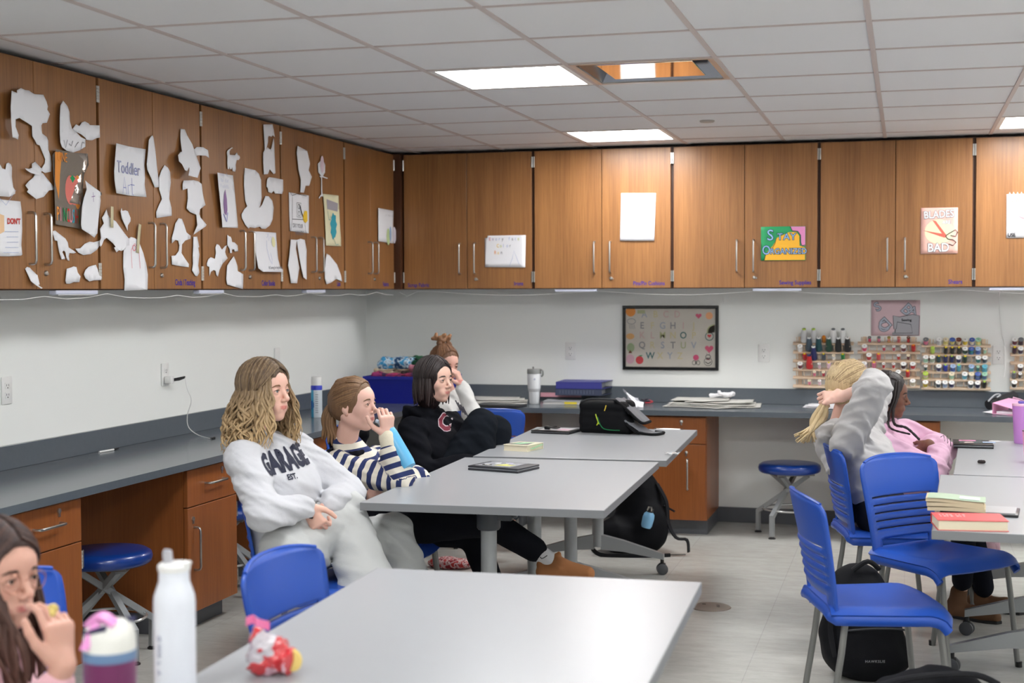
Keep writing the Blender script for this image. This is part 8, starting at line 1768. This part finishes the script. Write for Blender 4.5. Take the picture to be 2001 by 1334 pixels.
M_pk = cloth('pink_fleece', (222, 180, 204)); F = torso_field(P, 0.007, 1.08, (0.066, 0.062, 0.050), sleeves=(1.0, 0.80)); F.cap(J((1835, 915, 7.0)), J((1852, 880, 7.1)), 0.055, 0.05, 0.04)
ho = dress(t, 'hoodie', F, M_pk, 71, 0.009, 15)
trousers(t, P, cloth('pink_sweatpants', (214, 176, 190)), (0.088, 0.068, 0.060), 0.010, 9, 0.005)
mbx = MB(); stroke(mbx, [(-0.02, 0.02), (-0.005, 0.03), (0.0, 0.0), (0.012, 0.028), (0.014, -0.01), (0.028, 0.015), (0.03, -0.025)], 0.004, 0, M=frame_from(J((1846, 862, 6.88)), VR, UP)); mbx.build('print', M_black, ho, world=True)
mb = MB(); st = []
def braid(pts, r, n=26):
    P_ = smooth_path(pts, max(2, n//(len(pts)-1))); N = len(P_)
    mb.tube(P_, [r*(0.72+0.35*abs(math.sin(j*1.25)))*(1-0.35*j/N) for j in range(N)], 7); st.extend([0.2]*(N*7))
braid([hd.w(0.045, -0.066, 0.095), hd.w(0.050, -0.078, 0.02), hd.w(0.035, -0.082, -0.06), hd.w(0.05, -0.09, -0.13), J((1772, 836, 6.88)), J((1797, 859, 6.84))], 0.0095, 44)
braid([hd.w(0.035, -0.070, 0.09), hd.w(0.034, -0.082, 0.0), hd.w(0.018, -0.084, -0.08), hd.w(0.03, -0.10, -0.15), J((1778, 848, 6.87))], 0.0075, 40)
for k in range(16):
    a = math.radians(80+k*13); x, y = math.cos(a), math.sin(a)
    braid([hd.w(-0.012+0.02*x, 0.02*y, 0.130), hd.w(-0.012+0.075*x, 0.060*y, 0.098), hd.w(-0.014+0.104*x, 0.085*y, 0.035), hd.w(-0.018+0.104*x, 0.088*y, -0.04), hd.w(-0.025+0.105*x, 0.09*y, -0.11), hd.w(-0.03+0.12*x, 0.10*y, -0.16)], 0.0125, 34)
for k in range(7):
    y = -0.05+k*0.0165; braid([hd.w(0.062-abs(y)*0.5, y, 0.102-abs(y)*0.4), hd.w(0.02, y*1.15, 0.126-abs(y)*0.5), hd.w(-0.05, y*1.2, 0.118-abs(y)*0.5), hd.w(-0.10, y, 0.06)], 0.0075, 26)
hair_build(t, [hair_cap(hd, 0.014, 0.012, -0.05, face=(0.098, 0.066, 0.104), extra=None).mesh(folds(0.001, 90, 3))], [(mb, st)], hair_mat('hair_black_braids', (24, 18, 18), (52, 38, 36), 0.5), lambda V: V[:, 2]*0+0.1)

# ---- girl with glasses at the left edge, close to the camera
P = dict(NB=(-38, 1232, 3.08), SR=(-80, 1330, 2.98), SL=(20, 1312, 3.28), PE=(-60, 1700, 3.05), ER=(60, 1520, 2.80), WR=(122, 1300, 2.80), EL=(120, 1560, 3.1), WL=(200, 1480, 2.95),
         HR=(-60, 1720, 2.92), HL=(-40, 1720, 3.2), KR=(240, 1740, 2.80), AR=(260, 2050, 2.85), KL=(260, 1700, 3.1), AL=(280, 2000, 3.1))
t = person('girl with glasses and long brown hair eating, cut by the left edge', P); hd = Head(J((-6, 1128, 3.05)), D(0.86, -0.50, -0.06), s_=0.97)
b = body(t, P, hd, (206, 158, 140), (176, 92, 92), [dict(d=D(-0.12, 0.1, 1.0), dorsal=D(0.75, -0.6, 0.1), side=1, curl=(0.55, 0.65, 0.75, 0.8), thdir=D(-0.55, -0.3, 0.75), s=0.95), dict(d=D(0.8, -0.4, -0.1), dorsal=D(0, 0, 1), side=-1)])
hd.extras(t, b, (70, 50, 42), ('dark_brown', (54, 40, 34)))
F = torso_field(P, 0.007, 1.02, (0.060, 0.054, 0.044), sleeves=(0.86, 0.9)); dress(t, 'hoodie', F, cloth('dusty_pink_fleece', (222, 176, 184)), 81, 0.007, 15)
trousers(t, P, cloth('dark_jeans', (50, 56, 76)), (0.088, 0.066, 0.056), 0.012, 6, 0.004)
g = MB()
for y in (-1, 1): g.tube([hd.w(0.098-0.010*abs(math.cos(a)), y*(0.034+0.024*math.cos(a)), 0.006+0.020*math.sin(a)) for a in [k*PI/10 for k in range(20)]], 0.0011, 6, closed=True); g.tube([hd.w(0.088, y*0.058, 0.010), hd.w(0.03, y*0.078, 0.012), hd.w(-0.01, y*0.080, 0.006)], 0.0012, 6)
g.tube([hd.w(0.098, -0.010, 0.010), hd.w(0.103, 0, 0.013), hd.w(0.098, 0.010, 0.010)], 0.0011, 6); g.build('glasses', mat('wire_gold', (176, 130, 110), 0.3, metal=0.8), t, world=True, smooth=True)
mb = MB(); st = []; locks(mb, hd, 80, 0.30, 23, (60, 292), 0.010, 0.006, 1.2, 0.02, 0.0, None, 0.004, 98, st); locks(mb, hd, 14, 0.30, 25, (290, 316), 0.007, 0.012, 1.0, 0.0, 0.0, lambda q, o, L: D(0.5, 0.2, 0)*0.07*q, 0.004, 94, st)
parted(mb, hd, 19, st, 0.0145, 0.2, 0.25, 60)
hair_build(t, [hair_cap(hd, 0.012, 0.006, -0.06, face=(0.098, 0.062, 0.100)).mesh(folds(0.0015, 80, 3))], [(mb, st)], hair_mat('hair_chestnut', (48, 32, 30), (96, 66, 54)), lambda V: V[:, 2]*0+0.2)
p = J((104, 1190, 2.74)); ts = thing('snack_chip', 'yellow snack piece held between the fingers of the girl with glasses', 'snack', p)
F = Field(0.003, 0.01); F.ell(p, (0.010, 0.012, 0.014), None, 0.004); V, Fc = F.mesh(folds(0.003, 120, 2)); skin_obj('piece', [(V, Fc)], mat('chip_yellow', (226, 200, 120), 0.7), ts)

# ---- black jacket hanging on the chair of the girl in the black hoodie
q = J((790, 872, 7.05)); tj = thing('jacket', 'black jacket hung over the chair behind the girl in the black hoodie', 'jacket', Vector((0.93, -2.55, 0.5)))
F = Field(0.009, 0.03); F.cap((0.90, -2.72, 0.80), (0.90, -2.36, 0.80), 0.035, 0.035, 0.03); F.cap((0.88, -2.70, 0.78), (0.87, -2.68, 0.42), 0.05, 0.06, 0.05); F.cap((0.88, -2.40, 0.78), (0.87, -2.42, 0.42), 0.05, 0.06, 0.05); F.cap((0.88, -2.55, 0.78), (0.87, -2.55, 0.42), 0.05, 0.06, 0.05)
V, Fc = F.mesh(folds(0.008, 20, 9)); skin_obj('shell', [(V, Fc)], cloth('black_nylon', (20, 20, 24)), tj)
